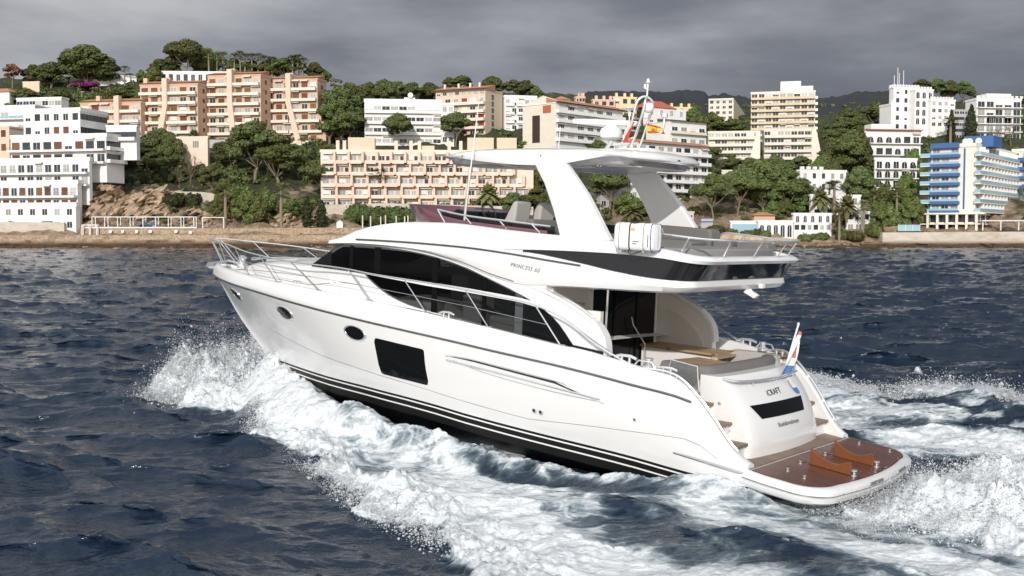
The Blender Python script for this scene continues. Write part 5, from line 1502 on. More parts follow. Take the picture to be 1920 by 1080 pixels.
L(_n, _b.outputs[0], _m.inputs[1]); L(_n, _t.outputs[0], _m.inputs[2]); L(_n, _m.outputs[0], _n.nodes['Material Output'].inputs[0])
M['cabin'] = _cm
M['strake'] = mat('dark_steel_strake', (.20, .20, .205), .3, metal=.8)
M['pillar'] = mat('dark_window_pillar', (0.004, 0.004, 0.004), 0.3, spec=.1)
M['smoke'] = mat('smoked_glass', (.16, .17, .17), .05, alpha=.55)
M['rubber'] = mat('black_rubber', (0.018, 0.018, 0.018), 0.6)
M['grey'] = mat('grey_cushion', (0.150, 0.143, 0.138), 0.75, bump=(60, 0.15, 0.004))
M['lgrey'] = mat('pale_grey_cushion', (0.43, 0.42, 0.40), 0.7, bump=(60, 0.15, 0.004))
M['wine'] = mat('wine_red_acrylic', (0.150, 0.062, 0.078), 0.10, coat=0.4)
M['white2'] = mat('white_plastic', (0.80, 0.80, 0.79), 0.35)
M['deckw'] = mat('non_slip_white_deck', (0.76, 0.755, 0.735), 0.55, bump=(90, 0.2, 0.003))
M['ink'] = mat('black_lettering', (0.015, 0.015, 0.018), 0.4)
M['greyink'] = mat('grey_lettering', (0.17, 0.17, 0.18), 0.4)
M['lineg'] = mat('grey_seam', (0.22, 0.22, 0.22), 0.5)

def plank_mat(name, dark, lite, rough, width=0.055, axis=1, wet=0.0):
    m = bpy.data.materials.new(name); m.use_nodes = True
    nt = m.node_tree; b = nt.nodes['Principled BSDF']
    tc = N(nt, 'ShaderNodeTexCoord'); sp = N(nt, 'ShaderNodeSeparateXYZ')
    L(nt, tc.outputs['Object'], sp.inputs[0])
    s = math_n(nt, 'DIVIDE', sp.outputs[axis], width)
    fr = math_n(nt, 'FRACT', s)
    seam = math_n(nt, 'LESS_THAN', fr, 0.09)
    pid = math_n(nt, 'FLOOR', s)
    wn = N(nt, 'ShaderNodeTexWhiteNoise', noise_dimensions='1D'); L(nt, pid, wn.inputs['W'])
    nz = N(nt, 'ShaderNodeTexNoise'); nz.inputs['Scale'].default_value = 2.2; nz.inputs['Detail'].default_value = 7
    mp = N(nt, 'ShaderNodeMapping')
    sc = [1.5, 1.5, 1.5]; sc[axis] = 14
    mp.inputs['Scale'].default_value = sc
    L(nt, tc.outputs['Object'], mp.inputs[0]); L(nt, mp.outputs[0], nz.inputs['Vector'])
    f = math_n(nt, 'ADD', math_n(nt, 'MULTIPLY', wn.outputs[0], 0.35), math_n(nt, 'MULTIPLY', nz.outputs[0], 0.75))
    r = ramp(nt, [(0.2, dark), (0.85, lite)]); L(nt, f, r.inputs[0])
    mx = N(nt, 'ShaderNodeMixRGB'); L(nt, math_n(nt, 'MULTIPLY', seam, 0.75), mx.inputs[0]); L(nt, r.outputs[0], mx.inputs[1])
    mx.inputs[2].default_value = (dark[0] * .25, dark[1] * .25, dark[2] * .25, 1)
    L(nt, mx.outputs[0], b.inputs['Base Color'])
    b.inputs['Roughness'].default_value = rough
    if wet:
        b.inputs['Coat Weight'].default_value = wet; b.inputs['Coat Roughness'].default_value = 0.12
    return m
M['teak'] = plank_mat('pale_teak', (0.36, 0.24, 0.135), (0.52, 0.38, 0.23), 0.5)
M['teakdark'] = plank_mat('wet_dark_teak', (0.062, 0.022, 0.013), (0.180, 0.066, 0.036), 0.38, axis=1, wet=0.22)
M['teakgrey'] = plank_mat('weathered_teak', (0.16, 0.105, 0.075), (0.29, 0.21, 0.155), 0.6, axis=1)
M['mahog'] = mat('varnished_wood', (0.17, 0.056, 0.017), 0.3, coat=0.4, noise=(9, 0.25))
M['blueink'] = mat('blue_trim', (0.03, 0.08, 0.32), 0.5)

YX, YY, YAW, TRIM, HEEL = 6.29, 17.61, math.radians(140.5), math.radians(2.41), math.radians(0.71)
BOAT_M = Matrix.Translation((YX, YY, 0)) @ Matrix.Rotation(YAW, 4, 'Z') @ Matrix.Rotation(-TRIM, 4, 'Y') @ Matrix.Rotation(HEEL, 4, 'X')
yacht = thing('motor_yacht', 'white flybridge motor yacht with black windows speeding left across the bay', 'yacht')
yacht.matrix_world = BOAT_M
def on_boat(o):
    """a separate thing carried by the yacht: built in yacht coordinates, placed in the world"""
    o.matrix_world = BOAT_M
    return o

wf = pchip([1.70, 2.0, 2.64, 3.75, 5.2, 7.7, 9.7, 11.4, 12.7, 14.5, 16, 17.2, 18, 18.4, 18.62], [2.0, 2.08, 2.2, 2.33, 2.39, 2.43, 2.42, 2.33, 2.16, 1.77, 1.33, .86, .47, .23, .0])
zrf = pchip([1.7, 2.2, 2.68, 3.78, 5.12, 6.89, 7.64, 8.69, 9.82, 11.29, 12.62, 14.56, 17.36, 18.62], [.50, .96, 1.50, 1.65, 1.78, 1.90, 1.955, 2.02, 2.09, 2.18, 2.26, 2.36, 2.46, 2.52])
zgf = pchip([1.70, 1.84, 2.04, 2.41, 2.83, 3.12, 3.38, 3.88, 4.41, 5.29, 6.94, 8.58, 10.2, 11.86, 13.71, 15.34, 17, 18.62], [.58, .66, .84, 1.31, 1.72, 1.86, 1.90, 1.97, 2.05, 2.13, 2.29, 2.42, 2.52, 2.59, 2.64, 2.685, 2.73, 2.76])
zbf = pchip([1.6, 1.73, 2.67, 3.96, 5.95, 7.29, 9.15, 10.81, 12.06, 13.66, 15.6], [.24, .24, .29, .39, .48, .55, .66, .68, .65, .62, .52])
ybf = pchip([1.6, 2.67, 3.96, 5.95, 7.29, 9.15, 10.81, 12.06, 13.66, 15.0, 15.7, 15.95], [1.93, 2.02, 2.08, 2.13, 2.15, 2.1, 1.9, 1.6, 1.1, .52, .2, .02])
stemf = pchip([1, 8, 12, 14, 15, 15.92, 16.42, 17.11, 17.62, 18.18, 18.6, 18.62], [-.5, -.75, -.62, -.38, -.08, .36, .62, 1.09, 1.50, 2.05, 2.48, 2.50])

# ---- hull
xs = [1.72, 1.78, 1.84, 1.92, 2.0, 2.1, 2.22, 2.34, 2.46, 2.58, 2.7, 2.83, 2.97, 3.12, 3.3, 3.5, 3.8, 4.2, 4.7, 5.3, 6, 6.8, 7.6, 8.4, 9.2, 10, 10.8, 11.5, 12.2, 12.8, 13.4, 14, 14.5, 15, 15.4, 15.8, 16.2, 16.6, 17, 17.4, 17.7, 18, 18.2, 18.4, 18.5, 18.58, 18.61]
hb = MB()
for sgn in (1, -1):
    cols = []
    for x in xs:
        w, zr, zg, zs = wf(x), zrf(x), zgf(x), stemf(x)
        if x < 15.95:
            zb, yb = zbf(x), ybf(x)
            zc, yc, zk = zb - .36, yb - .10, zs
            if x > 13: yc = max(.01, yb * (1 - (x - 13) * .12)); zc = max(zb - .36, zk + .02)
            if yb < .3: zc = min(zc, zb - .24)
        else:
            zb, yb = zs, 0.0; zc, yc, zk = zs, 0.0, zs
        k = 1 if x < 15.95 else 0
        col = [(x, 0, min(zk, zc)), (x, yc * .5 * k, (zk + zc) / 2 - .02 * k), (x, yc, zc), (x, yb - .05 * k, zb - .205 * k), (x, yb - .04 * k, zb - .175 * k), (x, yb - .02 * k, zb - .078 * k), (x, yb - .01 * k, zb - .048 * k), (x, yb, zb)]
        p = float(np.interp(x, [6, 12, 15, 18], [.8, .95, 1.25, 1.5]))
        zr2 = min(zr, zg - .07)
        for t in lin(0, 1, 13)[1:]:
            bul = .05 * math.sin(math.pi * t) * float(np.interp(x, [2, 5, 11, 14], [.5, 1, 1, 0]))
            col.append((x, yb + (w - yb) * t ** p + bul, zb + (zr2 - zb) * t))
        g = zg - zr2
        col += [(x, w - .004, zr2 + .3 * g), (x, max(0, w - .025), zr2 + .62 * g), (x, max(0, w - .06), zr2 + .87 * g), (x, max(0, w - .11), zg), (x, max(0, w - .20), zg + .004), (x, max(0, w - .245), zg - .025)]
        zi = (max(.4, zg - .25) if x < 3.1 else zg - 1.0 if x < 5.6 else zg - .14)
        if x < 3.1: zi = .45
        col.append((x, max(0, w - .26), zi))
        cols.append([(a, b * sgn, c) for a, b, c in col])
    rows = [[cols[i][k] for i in range(len(cols))] for k in range(len(cols[0]))]
    mats = [1, 1, 1, 2, 1, 2, 1] + [0] * (len(rows) - 8)
    mats[2] = 1
    mats = [1, 1, 1, 2, 1, 2, 1] + [0] * (len(rows) - 1 - 7)
    hb.grid(rows, mats=mats)
    # close the aft end of the hull skin
    c = cols[0]
    hb.add(c, [tuple(range(len(c)))], 0)
hull = hb.build('hull', [M['gel'], M['black'], M['white2']], yacht, smooth=38)

# seam lines moulded along the topsides
hs = MB()
def hull_pt(x, t, off=.004):
    zb = zbf(x) if x < 15.95 else stemf(x); yb = ybf(x) if x < 15.95 else 0
    zr2 = min(zrf(x), zgf(x) - .07)
    p = float(np.interp(x, [6, 12, 15, 18], [.8, .95, 1.25, 1.5]))
    bul = .05 * math.sin(math.pi * t) * float(np.interp(x, [2, 5, 11, 14], [.5, 1, 1, 0]))
    return yb + (wf(x) - yb) * t ** p + bul + off, zb + (zr2 - zb) * t
def hull_y(x, z, off=.0):
    zb = zbf(x) if x < 15.95 else stemf(x)
    zr2 = min(zrf(x), zgf(x) - .07)
    t = min(1, max(0, (z - zb) / (zr2 - zb)))
    return hull_pt(x, t, off)[0]
for sg in (1, -1):
    pts = []
    for x in lin(2.2, 16.4, 50):
        t = float(np.interp(x, [2.2, 4, 6, 8, 10, 12, 14, 16.4], [.52, .34, .17, .19, .24, .31, .40, .50]))
        y, z = hull_pt(x, t, -.001)
        pts.append((x, y * sg, z))
    hs.tube(pts, .006, 4)
hs.build('moulded_seam', M['lineg'], hull)
# rubbing strake
rs = MB()
for sg in (1, -1):
    rs.tube([(x, (wf(x) + .008) * sg, zrf(x)) for x in lin(2.66, 18.5, 60)] + [(18.64, 0, 2.53)], .022, 6)
rs.build('rubbing_strake', M['strake'], hull)
rs = MB()
for sg in (1, -1):
    rs.tube([(x, (hull_y(x, .50) + .01) * sg, float(np.interp(x, [1.7, 3.0], [.455, .60]))) for x in lin(1.75, 3.0, 12)], .026, 6)
rs.build('strake_tail', M['rail'], hull)

# portholes, hull window, vents
def porthole(x, z, rx, rz, sg, tilt=0.0):
    ring = MB(); pane = MB()
    def pt(a, r, off):
        dx, dz = rx * r * math.cos(a), rz * r * math.sin(a)
        X, Z = x + dx * math.cos(tilt) - dz * math.sin(tilt), z + dx * math.sin(tilt) + dz * math.cos(tilt)
        return (X, (hull_y(X, Z) + off) * sg, Z)
    n = 28
    A = [2 * math.pi * k / n for k in range(n)]
    ring.grid([[pt(a, 1.2, .001) for a in A], [pt(a, 1.14, .024) for a in A], [pt(a, 1.02, .026) for a in A], [pt(a, .97, .010) for a in A]], close=True)
    r = ring.build('porthole', M['chrome'], hull, smooth=60)
    pane.grid([[pt(a, 1.0, .018) for a in A], [pt(a, .5, .018) for a in A], [pt(a, .02, .018) for a in A]], close=True)
    pane.build('pane', M['glass'], r)
for sg in (1, -1):
    porthole(16.50, 2.11, .30, .125, sg, .10)
    porthole(13.36, 1.97, .34, .135, sg, .06)
    porthole(10.52, 1.83, .31, .135, sg, .06)
def on_hull(name, poly, m, sg, off=.006, parent=None, n=14):
    """panel with the given (x, z) outline lying on the hull side"""
    xa, xb = min(p[0] for p in poly), max(p[0] for p in poly)
    mb = MB()
    lo, hi = [], []
    P = poly + [poly[0]]
    for x in lin(xa + 1e-4, xb - 1e-4, n):
        zs_ = []
        for (x0, z0), (x1, z1) in zip(P[:-1], P[1:]):
            if (x0 - x) * (x1 - x) <= 0 and x0 != x1: zs_.append(z0 + (z1 - z0) * (x - x0) / (x1 - x0))
        lo.append((x, min(zs_))); hi.append((x, max(zs_)))
    rows = []
    for t in lin(0, 1, 5):
        rows.append([(x, (hull_y(x, a + (b - a) * t) + off) * sg, a + (b - a) * t) for (x, a), (_, b) in zip(lo, hi)])
    mb.grid(rows)
    # rim
    rim = [[(x, (hull_y(x, z) - .01) * sg, z) for x, z in lo + hi[::-1]], [(x, (hull_y(x, z) + off) * sg, z) for x, z in lo + hi[::-1]]]
    mb.grid(rim, close=True)
    return mb.build(name, m, parent if parent else hull)
def rrect(pts, r, n=4):
    out = []
    k = len(pts)
    for i in range(k):
        p, a, b = Vector(pts[i]), Vector(pts[i - 1]), Vector(pts[(i + 1) % k])
        da, db = (a - p).normalized() * r, (b - p).normalized() * r
        for t in lin(0, 1, n): out.append(tuple((p + da) * (1 - t) ** 2 + p * 2 * t * (1 - t) + (p + db) * t * t))
    return out
for sg in (1, -1):
    on_hull('hull_window', rrect([(9.92, 1.80), (8.46, 1.715), (8.44, 1.0), (9.86, 1.06)], .09), M['glass'], sg, n=40)
    # air intake: a recessed black slot between raised chrome flashes
    on_hull('air_intake', [(7.86, 1.665), (7.2, 1.655), (5.3, 1.50), (4.95, 1.40), (4.30, 1.26), (4.95, 1.385), (5.3, 1.465), (7.2, 1.632)], M['rubber'], sg, .012, n=40)
    fl = MB()
    for path, r in (([(7.9, 1.665), (7.2, 1.668), (5.28, 1.512), (4.92, 1.41), (4.28, 1.25)], .010), ([(7.88, 1.585), (6.5, 1.49), (5.2, 1.385), (4.35, 1.315)], .018), ([(7.7, 1.60), (6.9, 1.46), (5.6, 1.335), (4.45, 1.275)], .009)):
        sp = spline([(x, 0, z) for x, z in path], 8)
        fl.tube([(p.x, (hull_y(p.x, p.z) + .008) * sg, p.z) for p in sp], r, 5)
    fl.build('chrome_flash', M['chrome'], hull)
    for x, z in ((5.80, .905), (5.655, .895), (3.68, 1.06)):
        o = MB()
        y = hull_y(x, z)
        r = .05 if x > 5 else .03
        o.lathe([(r, 0), (r, .02), (r * .6, .024), (r * .5, .01), (.002, .01)], (x, y - .004, z), 16, axis='y', mats=[0, 0, 1, 1])
        for i, p in enumerate(o.v): o.v[i] = (p[0], p[1] * sg, p[2])
        o.build('drain_outlet', [M['chrome'], M['rubber']], hull)

# ---- deck
dk = MB()
rows = []
for x in [5.55, 6.5, 8, 9.5, 11, 12.5, 13.5, 14.5, 15.3, 16, 16.7, 17.2, 17.7, 18.1, 18.36]:
    w = max(.01, wf(x) - .255); z = zgf(x) - .13
    rows.append([(x, w * t, z + .05 * (1 - t * t)) for t in lin(-1, 1, 9)])
dk.grid(rows)
deck = dk.build('deck', M['deckw'], yacht)

# ---- cockpit sole and platform
ck = MB()
ck.box(2.9, 6.0, -2.1, 2.1, 0.98, 1.10)
ck.build('cockpit_sole', M['teak'], yacht)

zpl = lambda x: .38 + .09 * (x - .3)
def plat_outline(inset, n=10):
    pts = []
    b, xa = 2.10 - inset, .26 + inset
    pts.append((1.86, b - .06)); pts.append((1.4, b))
    c = (.95, b - .62)
    for a in lin(0, math.pi / 2, 12):
        pts.append((.95 - (.95 - xa - .12) * math.sin(a), b - .62 + .62 * math.cos(a)))
    for y in lin(b - .62, 0, 8)[1:]:
        pts.append((xa + .12 * (y / (b - .62)) ** 2, y))
    return pts + [(x, -y) for x, y in pts[:-1][::-1]]
pm = MB()
rows = []
for ins, dz in ((.12, .004), (.09, .006), (.03, -.012), (.0, -.05), (.0, -.10), (.035, -.115), (.035, -.135), (.0, -.15), (.02, -.22), (.08, -.265), (.4, -.27)):
    rows.append([(x, y, zpl(x) + dz) for x, y in plat_outline(ins)])
pm.grid(rows, mats=[0] * 4 + [1] * 2 + [0] * 4)
o0 = len(pm.v) - len(rows[-1])
pm.f.append(tuple(range(o0, len(pm.v)))); pm.m.append(0)
pm.box(1.70, 2.1, -2.0, 2.0, .25, .50)
plat = pm.build('swim_platform', [M['gel'], M['rail']], yacht, smooth=40)
tk = MB()
rows_t = [[(x, y, zpl(x) + .008) for x, y in plat_outline(.13) if x < 1.62]]
ol = [(1.66, 2.10 - .17)] + [(x, y) for x, y in plat_outline(.13) if x < 1.62] + [(1.66, -2.10 + .17)]
tk.prism([(x, y) for x, y in ol], lambda a, b, d: (a, b, zpl(a) + d), .0, .014)
tk.build('teak_decking', M['teakdark'], plat, smooth=20)
tk = MB()
tk.prism([(1.72, 1.92), (1.72, -1.92), (2.6, -1.92), (2.6, 1.92)], lambda a, b, d: (a, b, .50 + .035 * (a - 1.66) + d), .0, .025)
tk.build('teak_step', M['teakgrey'], plat, smooth=20)
# trough seams, grating slots, pop-up cleats, scuppers
gr = MB()
gr.box(1.67, 1.70, -1.95, 1.95, .50, .516)
gr.build('platform_seam', M['lgrey'], plat)
for y0 in (.62, -.34):
    g = MB()
    for i in range(13):
        x = .42 + i * .085
        g.box(x, x + .03, y0 - .05, y0 + .05, zpl(x) + .010, zpl(x) + .017)
    g.build('deck_grating', M['rubber'], plat)
for (x, y) in ((.52, .62), (.52, -.34), (1.30, 1.42), (.95, 1.56), (1.35, -1.62), (.80, -1.66), (1.38, .78), (1.38, -.2)):
    z = zpl(x) + .012
    g = MB()
    g.lathe([(.028, 0), (.028, .008), (.010, .012), (.010, .035), (.024, .040), (.024, .050), (.002, .053)], (x, y, z), 10)
    g.build('platform_fitting', M['chrome'], plat)
for y0, y1 in ((.05, .55), (-1.15, -.72)):
    g = MB()
    xx = .262 + .12 * ((y0 + y1) / 2 / 1.48) ** 2
    g.prism(rrect([(y0, -.035), (y1, -.035), (y1, -.09), (y0, -.09)], .02), lambda a, b, d: (.252 + .12 * (a / 1.48) ** 2 + d, a, zpl(.3) + b), 0, .03)
    g.build('scupper', M['lineg'], plat)

# ---- transom box with the garage door
xt = pchip([.45, .6, .70, 1.0, 1.4, 1.75, 1.86, 1.93], [2.03, 2.03, 2.03, 2.10, 2.30, 2.58, 2.70, 2.80])
tb = MB()
zsx = [.50, .60, .68, .72, .85, 1.0, 1.15, 1.3, 1.45, 1.6, 1.70, 1.76, 1.80, 1.82]
ysx = [-1.34, -1.32, -1.25, -1.0, -.7, -.35, 0, .35, .7, 1.0, 1.25, 1.32, 1.34]
def xtr(y, z):
    e = max(0, (abs(y) - 1.26) / .08)
    return xt(z) - .10 * (1 - (y / 1.34) ** 2) + .035 * e * e
rows = [[(xtr(y, z), y, z) for y in ysx] for z in zsx]
rows.append([(3.0, y * .99, 1.83) for y in ysx]); rows.append([(3.0, y * .99, 1.1) for y in ysx])
tb.grid(rows)
for sg in (1, -1):
    edge = [(xtr(1.34 * sg, z), 1.34 * sg, z) for z in zsx]
    tb.add(edge + [(3.75, 1.34 * sg, 1.84), (3.75, 1.34 * sg, .50)], [tuple(range(len(edge) + 2))])
trans = tb.build('transom', M['gel'], yacht, smooth=38)
wn_ = MB()
cor = [(1.02, 1.36), (-.92, 1.345), (-.80, 1.115), (.82, 1.135)]
rowsw = []
for t in lin(0, 1, 5):
    r = []
    for s in lin(0, 1, 16):
        ya = cor[0][0] + (cor[1][0] - cor[0][0]) * s; za = cor[0][1] + (cor[1][1] - cor[0][1]) * s
        yb_ = cor[3][0] + (cor[2][0] - cor[3][0]) * s; zb_ = cor[3][1] + (cor[2][1] - cor[3][1]) * s
        y, z = ya + (yb_ - ya) * t, za + (zb_ - za) * t
        r.append((xtr(y, z) - .006, y, z))
    rowsw.append(r)
wn_.grid(rowsw)
wn_.build('transom_window', M['glass'], trans)
g = MB()
g.tube(spline([(2.62, 1.30, 1.79), (2.50, 1.18, 1.755), (2.42, .9, 1.73), (2.36, .2, 1.71), (2.38, -.6, 1.71), (2.44, -1.18, 1.73)], 6), .026, 8)
for y in (.62, -.25, -1.0): g.tube([(2.37 + .04 * y * y, y, 1.71), (xtr(y, 1.62) + .02, y, 1.60)], .014, 6)
g.build('transom_rail', M['chrome'], trans)
g = MB()
for y, z in ((-1.345, 1.2), (1.345, 1.38), (1.345, .95)):
    g.lathe([(.03, 0), (.03, .01), (.002, .014)], (2.62 if z > 1.3 else 2.42, y, z), 10, axis='y')
g.build('courtesy_light', M['chrome'], trans)
# stair treads either side
for sg in (1, -1):
    for (x0, x1, z) in ((2.05, 2.50, .80), (2.36, 2.85, 1.10), (2.72, 3.3, 1.38)):
        g = MB()
        g.box(x0, x1, 1.34 * sg if sg > 0 else -1.97, 1.97 if sg > 0 else -1.34, z - .05, z)
        s_ = g.build('stair_tread', M['teakgrey'], trans, smooth=0, bevel=.01)
        g = MB()
        g.box(x0 + .06, x1 + .5, 1.345 * sg if sg > 0 else -1.97, 1.97 if sg > 0 else -1.345, z - .36, z - .05)
        g.build('riser', M['gel'], s_, smooth=0)
# wing handrails
for sg in (1, -1):
    g = MB()
    P = [(3.55, zgf(3.5) + .02), (3.15, zgf(3.15) + .05), (2.86, zgf(2.86) + .06), (2.45, zgf(2.45) + .06), (2.1, zgf(2.1) + .06), (1.93, zgf(1.93) + .05)]
    g.tube([(p.x, p.y, p.z) for p in spline([(x, (wf(x) - .12) * sg, z) for x, z in P], 6)], .020, 7)
    for x in (3.0, 2.6, 2.25, 2.0): g.tube([(x, (wf(x) - .12) * sg, zgf(x) + .06), (x, (wf(x) - .14) * sg, zgf(x) - .03)], .014, 6)
    g.build('wing_handrail', M['chrome'], hull)

# ---- lettering
def lettering(body, name, mtx, size, m, parent, shear=0.0, space=1.0, ext=.002, xs_=1.0):
    cu = bpy.data.curves.new(name, 'FONT')
    cu.body = body; cu.size = size; cu.extrude = ext; cu.shear = shear; cu.space_character = space
    cu.align_x = 'LEFT'
    tmp = bpy.data.objects.new('tmp', cu); COL.objects.link(tmp)
    bpy.context.view_layer.update()
    me = bpy.data.meshes.new_from_object(tmp.evaluated_get(bpy.context.evaluated_depsgraph_get()))
    bpy.data.objects.remove(tmp); bpy.data.curves.remove(cu)
    me.transform(Matrix.Scale(xs_, 4, (1, 0, 0)))
    me.transform(mtx)
    me.materials.clear(); me.materials.append(m)
    o = bpy.data.objects.new(name, me); COL.objects.link(o); o.parent = parent
    return o
def frame(org, ax, up):
    ax = Vector(ax).normalized(); up = Vector(up); nrm = ax.cross(up).normalized(); up = nrm.cross(ax)
    return Matrix(((ax.x, up.x, nrm.x, org[0]), (ax.y, up.y, nrm.y, org[1]), (ax.z, up.z, nrm.z, org[2]), (0, 0, 0, 1)))
lettering('iCRAFT', 'name_lettering', frame((xtr(.34, 1.46) - .012, .34, 1.452), (0, -1, .03), (xt(1.6) - xt(1.4), 0, .2)), .155, M['ink'], trans, space=1.05)
lettering('Roelofarendsveen', 'port_lettering', frame((xtr(.40, .98) - .03, .40, .965), (0, -1, -.01), (xt(1.05) - xt(.95), 0, .1)), .112, M['greyink'], trans, xs_=.98)
# ---- deckhouse
hwf = pchip([4.5, 6, 9, 11, 12.0, 12.86, 13.5, 14.2, 15, 15.8, 16.6, 17.1], [1.95, 1.97, 1.95, 1.86, 1.72, 1.54, 1.40, 1.24, 1.02, .75, .42, .12])
shf = pchip([10.2, 11.2, 12.2, 13.4, 14.4, 16.0, 17.2], [0, .25, .75, .75, .55, .15, 0])
def bow_shift(x, y, w): return x + shf(x) * (1 - min(1, (y / max(w, .05)) ** 2))
ztopf = pchip([5.9, 9, 10.5, 11.5, 11.56, 12.2, 12.86, 13.0, 14.2, 15.3, 16.2, 16.8, 17.1], [3.60, 3.62, 3.64, 3.63, 3.62, 3.36, 3.08, 3.055, 3.02, 2.95, 2.88, 2.80, 2.72])
gtop = pchip([12.86, 12.26, 11.56, 10.55, 9.8, 9.08, 8.06, 7.23, 6.37, 5.92, 5.55, 5.3, 5.24], [3.085, 3.34, 3.60, 3.62, 3.60, 3.55, 3.39, 3.16, 2.89, 2.70, 2.45, 2.19, 2.13])
gbot = pchip([12.86, 11.63, 10.76, 10.72, 10.42, 10.0, 9.58, 9.18, 8.6, 8.0, 7.0, 5.24], [3.055, 3.045, 3.02, 2.99, 2.82, 2.645, 2.53, 2.46, 2.40, 2.34, 2.22, 2.08])
hm = MB()
stx = [5.9, 6.3, 6.6, 7.0, 7.5, 8.0, 8.5, 9.0, 9.4, 9.7, 10.0, 10.25, 10.45, 10.6, 10.72, 10.78, 11.2, 11.56, 11.8, 12.2, 12.6, 12.86, 13.0, 13.3, 13.8, 14.4, 15, 15.5, 16, 16.4, 16.8, 17.1]
for sg in (1, -1):
    rows = []
    for x in stx:
        w, zt, zd = hwf(x), ztopf(x), zgf(x) - .2
        zl_, zu_ = (gbot(x) + .025, min(gtop(x) - .025, zt - .07)) if x < 12.5 else (zd + .35 * (zt - zd), zd + .6 * (zt - zd))
        col = [(w + .01, zd), (w, zl_), (w, zu_), (w - .01, zt - .05), (w - .03, zt - .015), (w - .07, zt), (w * .7, zt + .03), (w * .4, zt + .05), (0, zt + .06)]
        rows.append([(bow_shift(x, y, w), y * sg, z) for y, z in col])
    o0 = len(hm.f)
    hm.grid(rows)
    k = len(rows[0]) - 1
    for i in range(len(stx) - 1):
        if 11.56 <= stx[i] < 12.8:
            for j in range(5, k): hm.m[o0 + i * k + j] = 1
    drop = {o0 + i * k + 1 for i in range(len(stx) - 1) if 6.55 <= stx[i] < 12.2}
    keep = [i for i in range(len(hm.f)) if i not in drop]
    hm.f = [hm.f[i] for i in keep]; hm.m = [hm.m[i] for i in keep]
    hm.add(rows[0] + [(5.9, 0, 2.0)], [tuple(range(len(rows[0]) + 1))])
house = hm.build('deckhouse', [M['gel'], M['glass']], yacht, smooth=38)

for sg in (1, -1):
    g = MB()
    X = [12.86, 12.7, 12.5, 12.26, 12.0, 11.8, 11.6, 11.3, 11, 10.85, 10.76, 10.72, 10.6, 10.5, 10.4, 10.25, 10.1, 9.9, 9.7, 9.4, 9.1, 8.7, 8.3, 7.8, 7.3, 6.8, 6.4, 6.1, 5.92, 5.7, 5.55, 5.4, 5.3, 5.24]
    rows = []
    for t in lin(0, 1, 7):
        rows.append([(x, (hwf(x) + .016) * sg, gbot(x) + (gtop(x) - gbot(x)) * t) for x in X])
    n_ = len(X) - 1
    g.grid(rows)
    for q in range(len(g.f)):
        if X[q % n_] <= 6.65 or X[q % n_] >= 12.25: g.m[q] = 1
    ring = [(x, gbot(x)) for x in X] + [(x, gtop(x)) for x in X[::-1]]
    g.grid([[(x, (hwf(x) - .02) * sg, z) for x, z in ring], [(x, (hwf(x) + .016) * sg, z) for x, z in ring]], close=True)
    win = g.build('saloon_window', [M['cabin'], M['glass']], house, smooth=30)
    for x, wd in ((11.22, .13), (10.36, .20), (8.66, .16), (7.35, .10)):
        p = MB()
        za = max(gbot(x), 3.02) if x > 9.5 else gbot(x)
        p.prism([(x - wd / 2, za), (x + wd / 2, za), (x + wd / 2, gtop(x) - .02), (x - wd / 2, gtop(x) - .02)], lambda a, b, d: (a, (hwf(a) + d) * sg, b), .012, .021)
        p.build('window_pillar', M['pillar'], win, smooth=0)
    br = MB()
    BP = [(10.72, 3.035), (9.0, 2.995), (7.95, 2.955), (7.05, 2.905), (6.35, 2.855), (6.05, 2.80)]
    bz = pchip([p[0] for p in BP], [p[1] for p in BP])
    XS = lin(10.72, 6.02, 24)
    br.grid([[(x, (hwf(x) + .018) * sg, bz(x) - t_) for x in XS] for t_ in (0, .001)] + [[(x, (hwf(x) + .034) * sg, bz(x) - .004) for x in XS], [(x, (hwf(x) + .034) * sg, bz(x) - .004 - .075 * min(1, (10.8 - x) / 2.0)) for x in XS], [(x, (hwf(x) + .018) * sg, bz(x) - .008 - .075 * min(1, (10.8 - x) / 2.0)) for x in XS]])
    br.build('white_mullion', M['gel'], win, smooth=30)
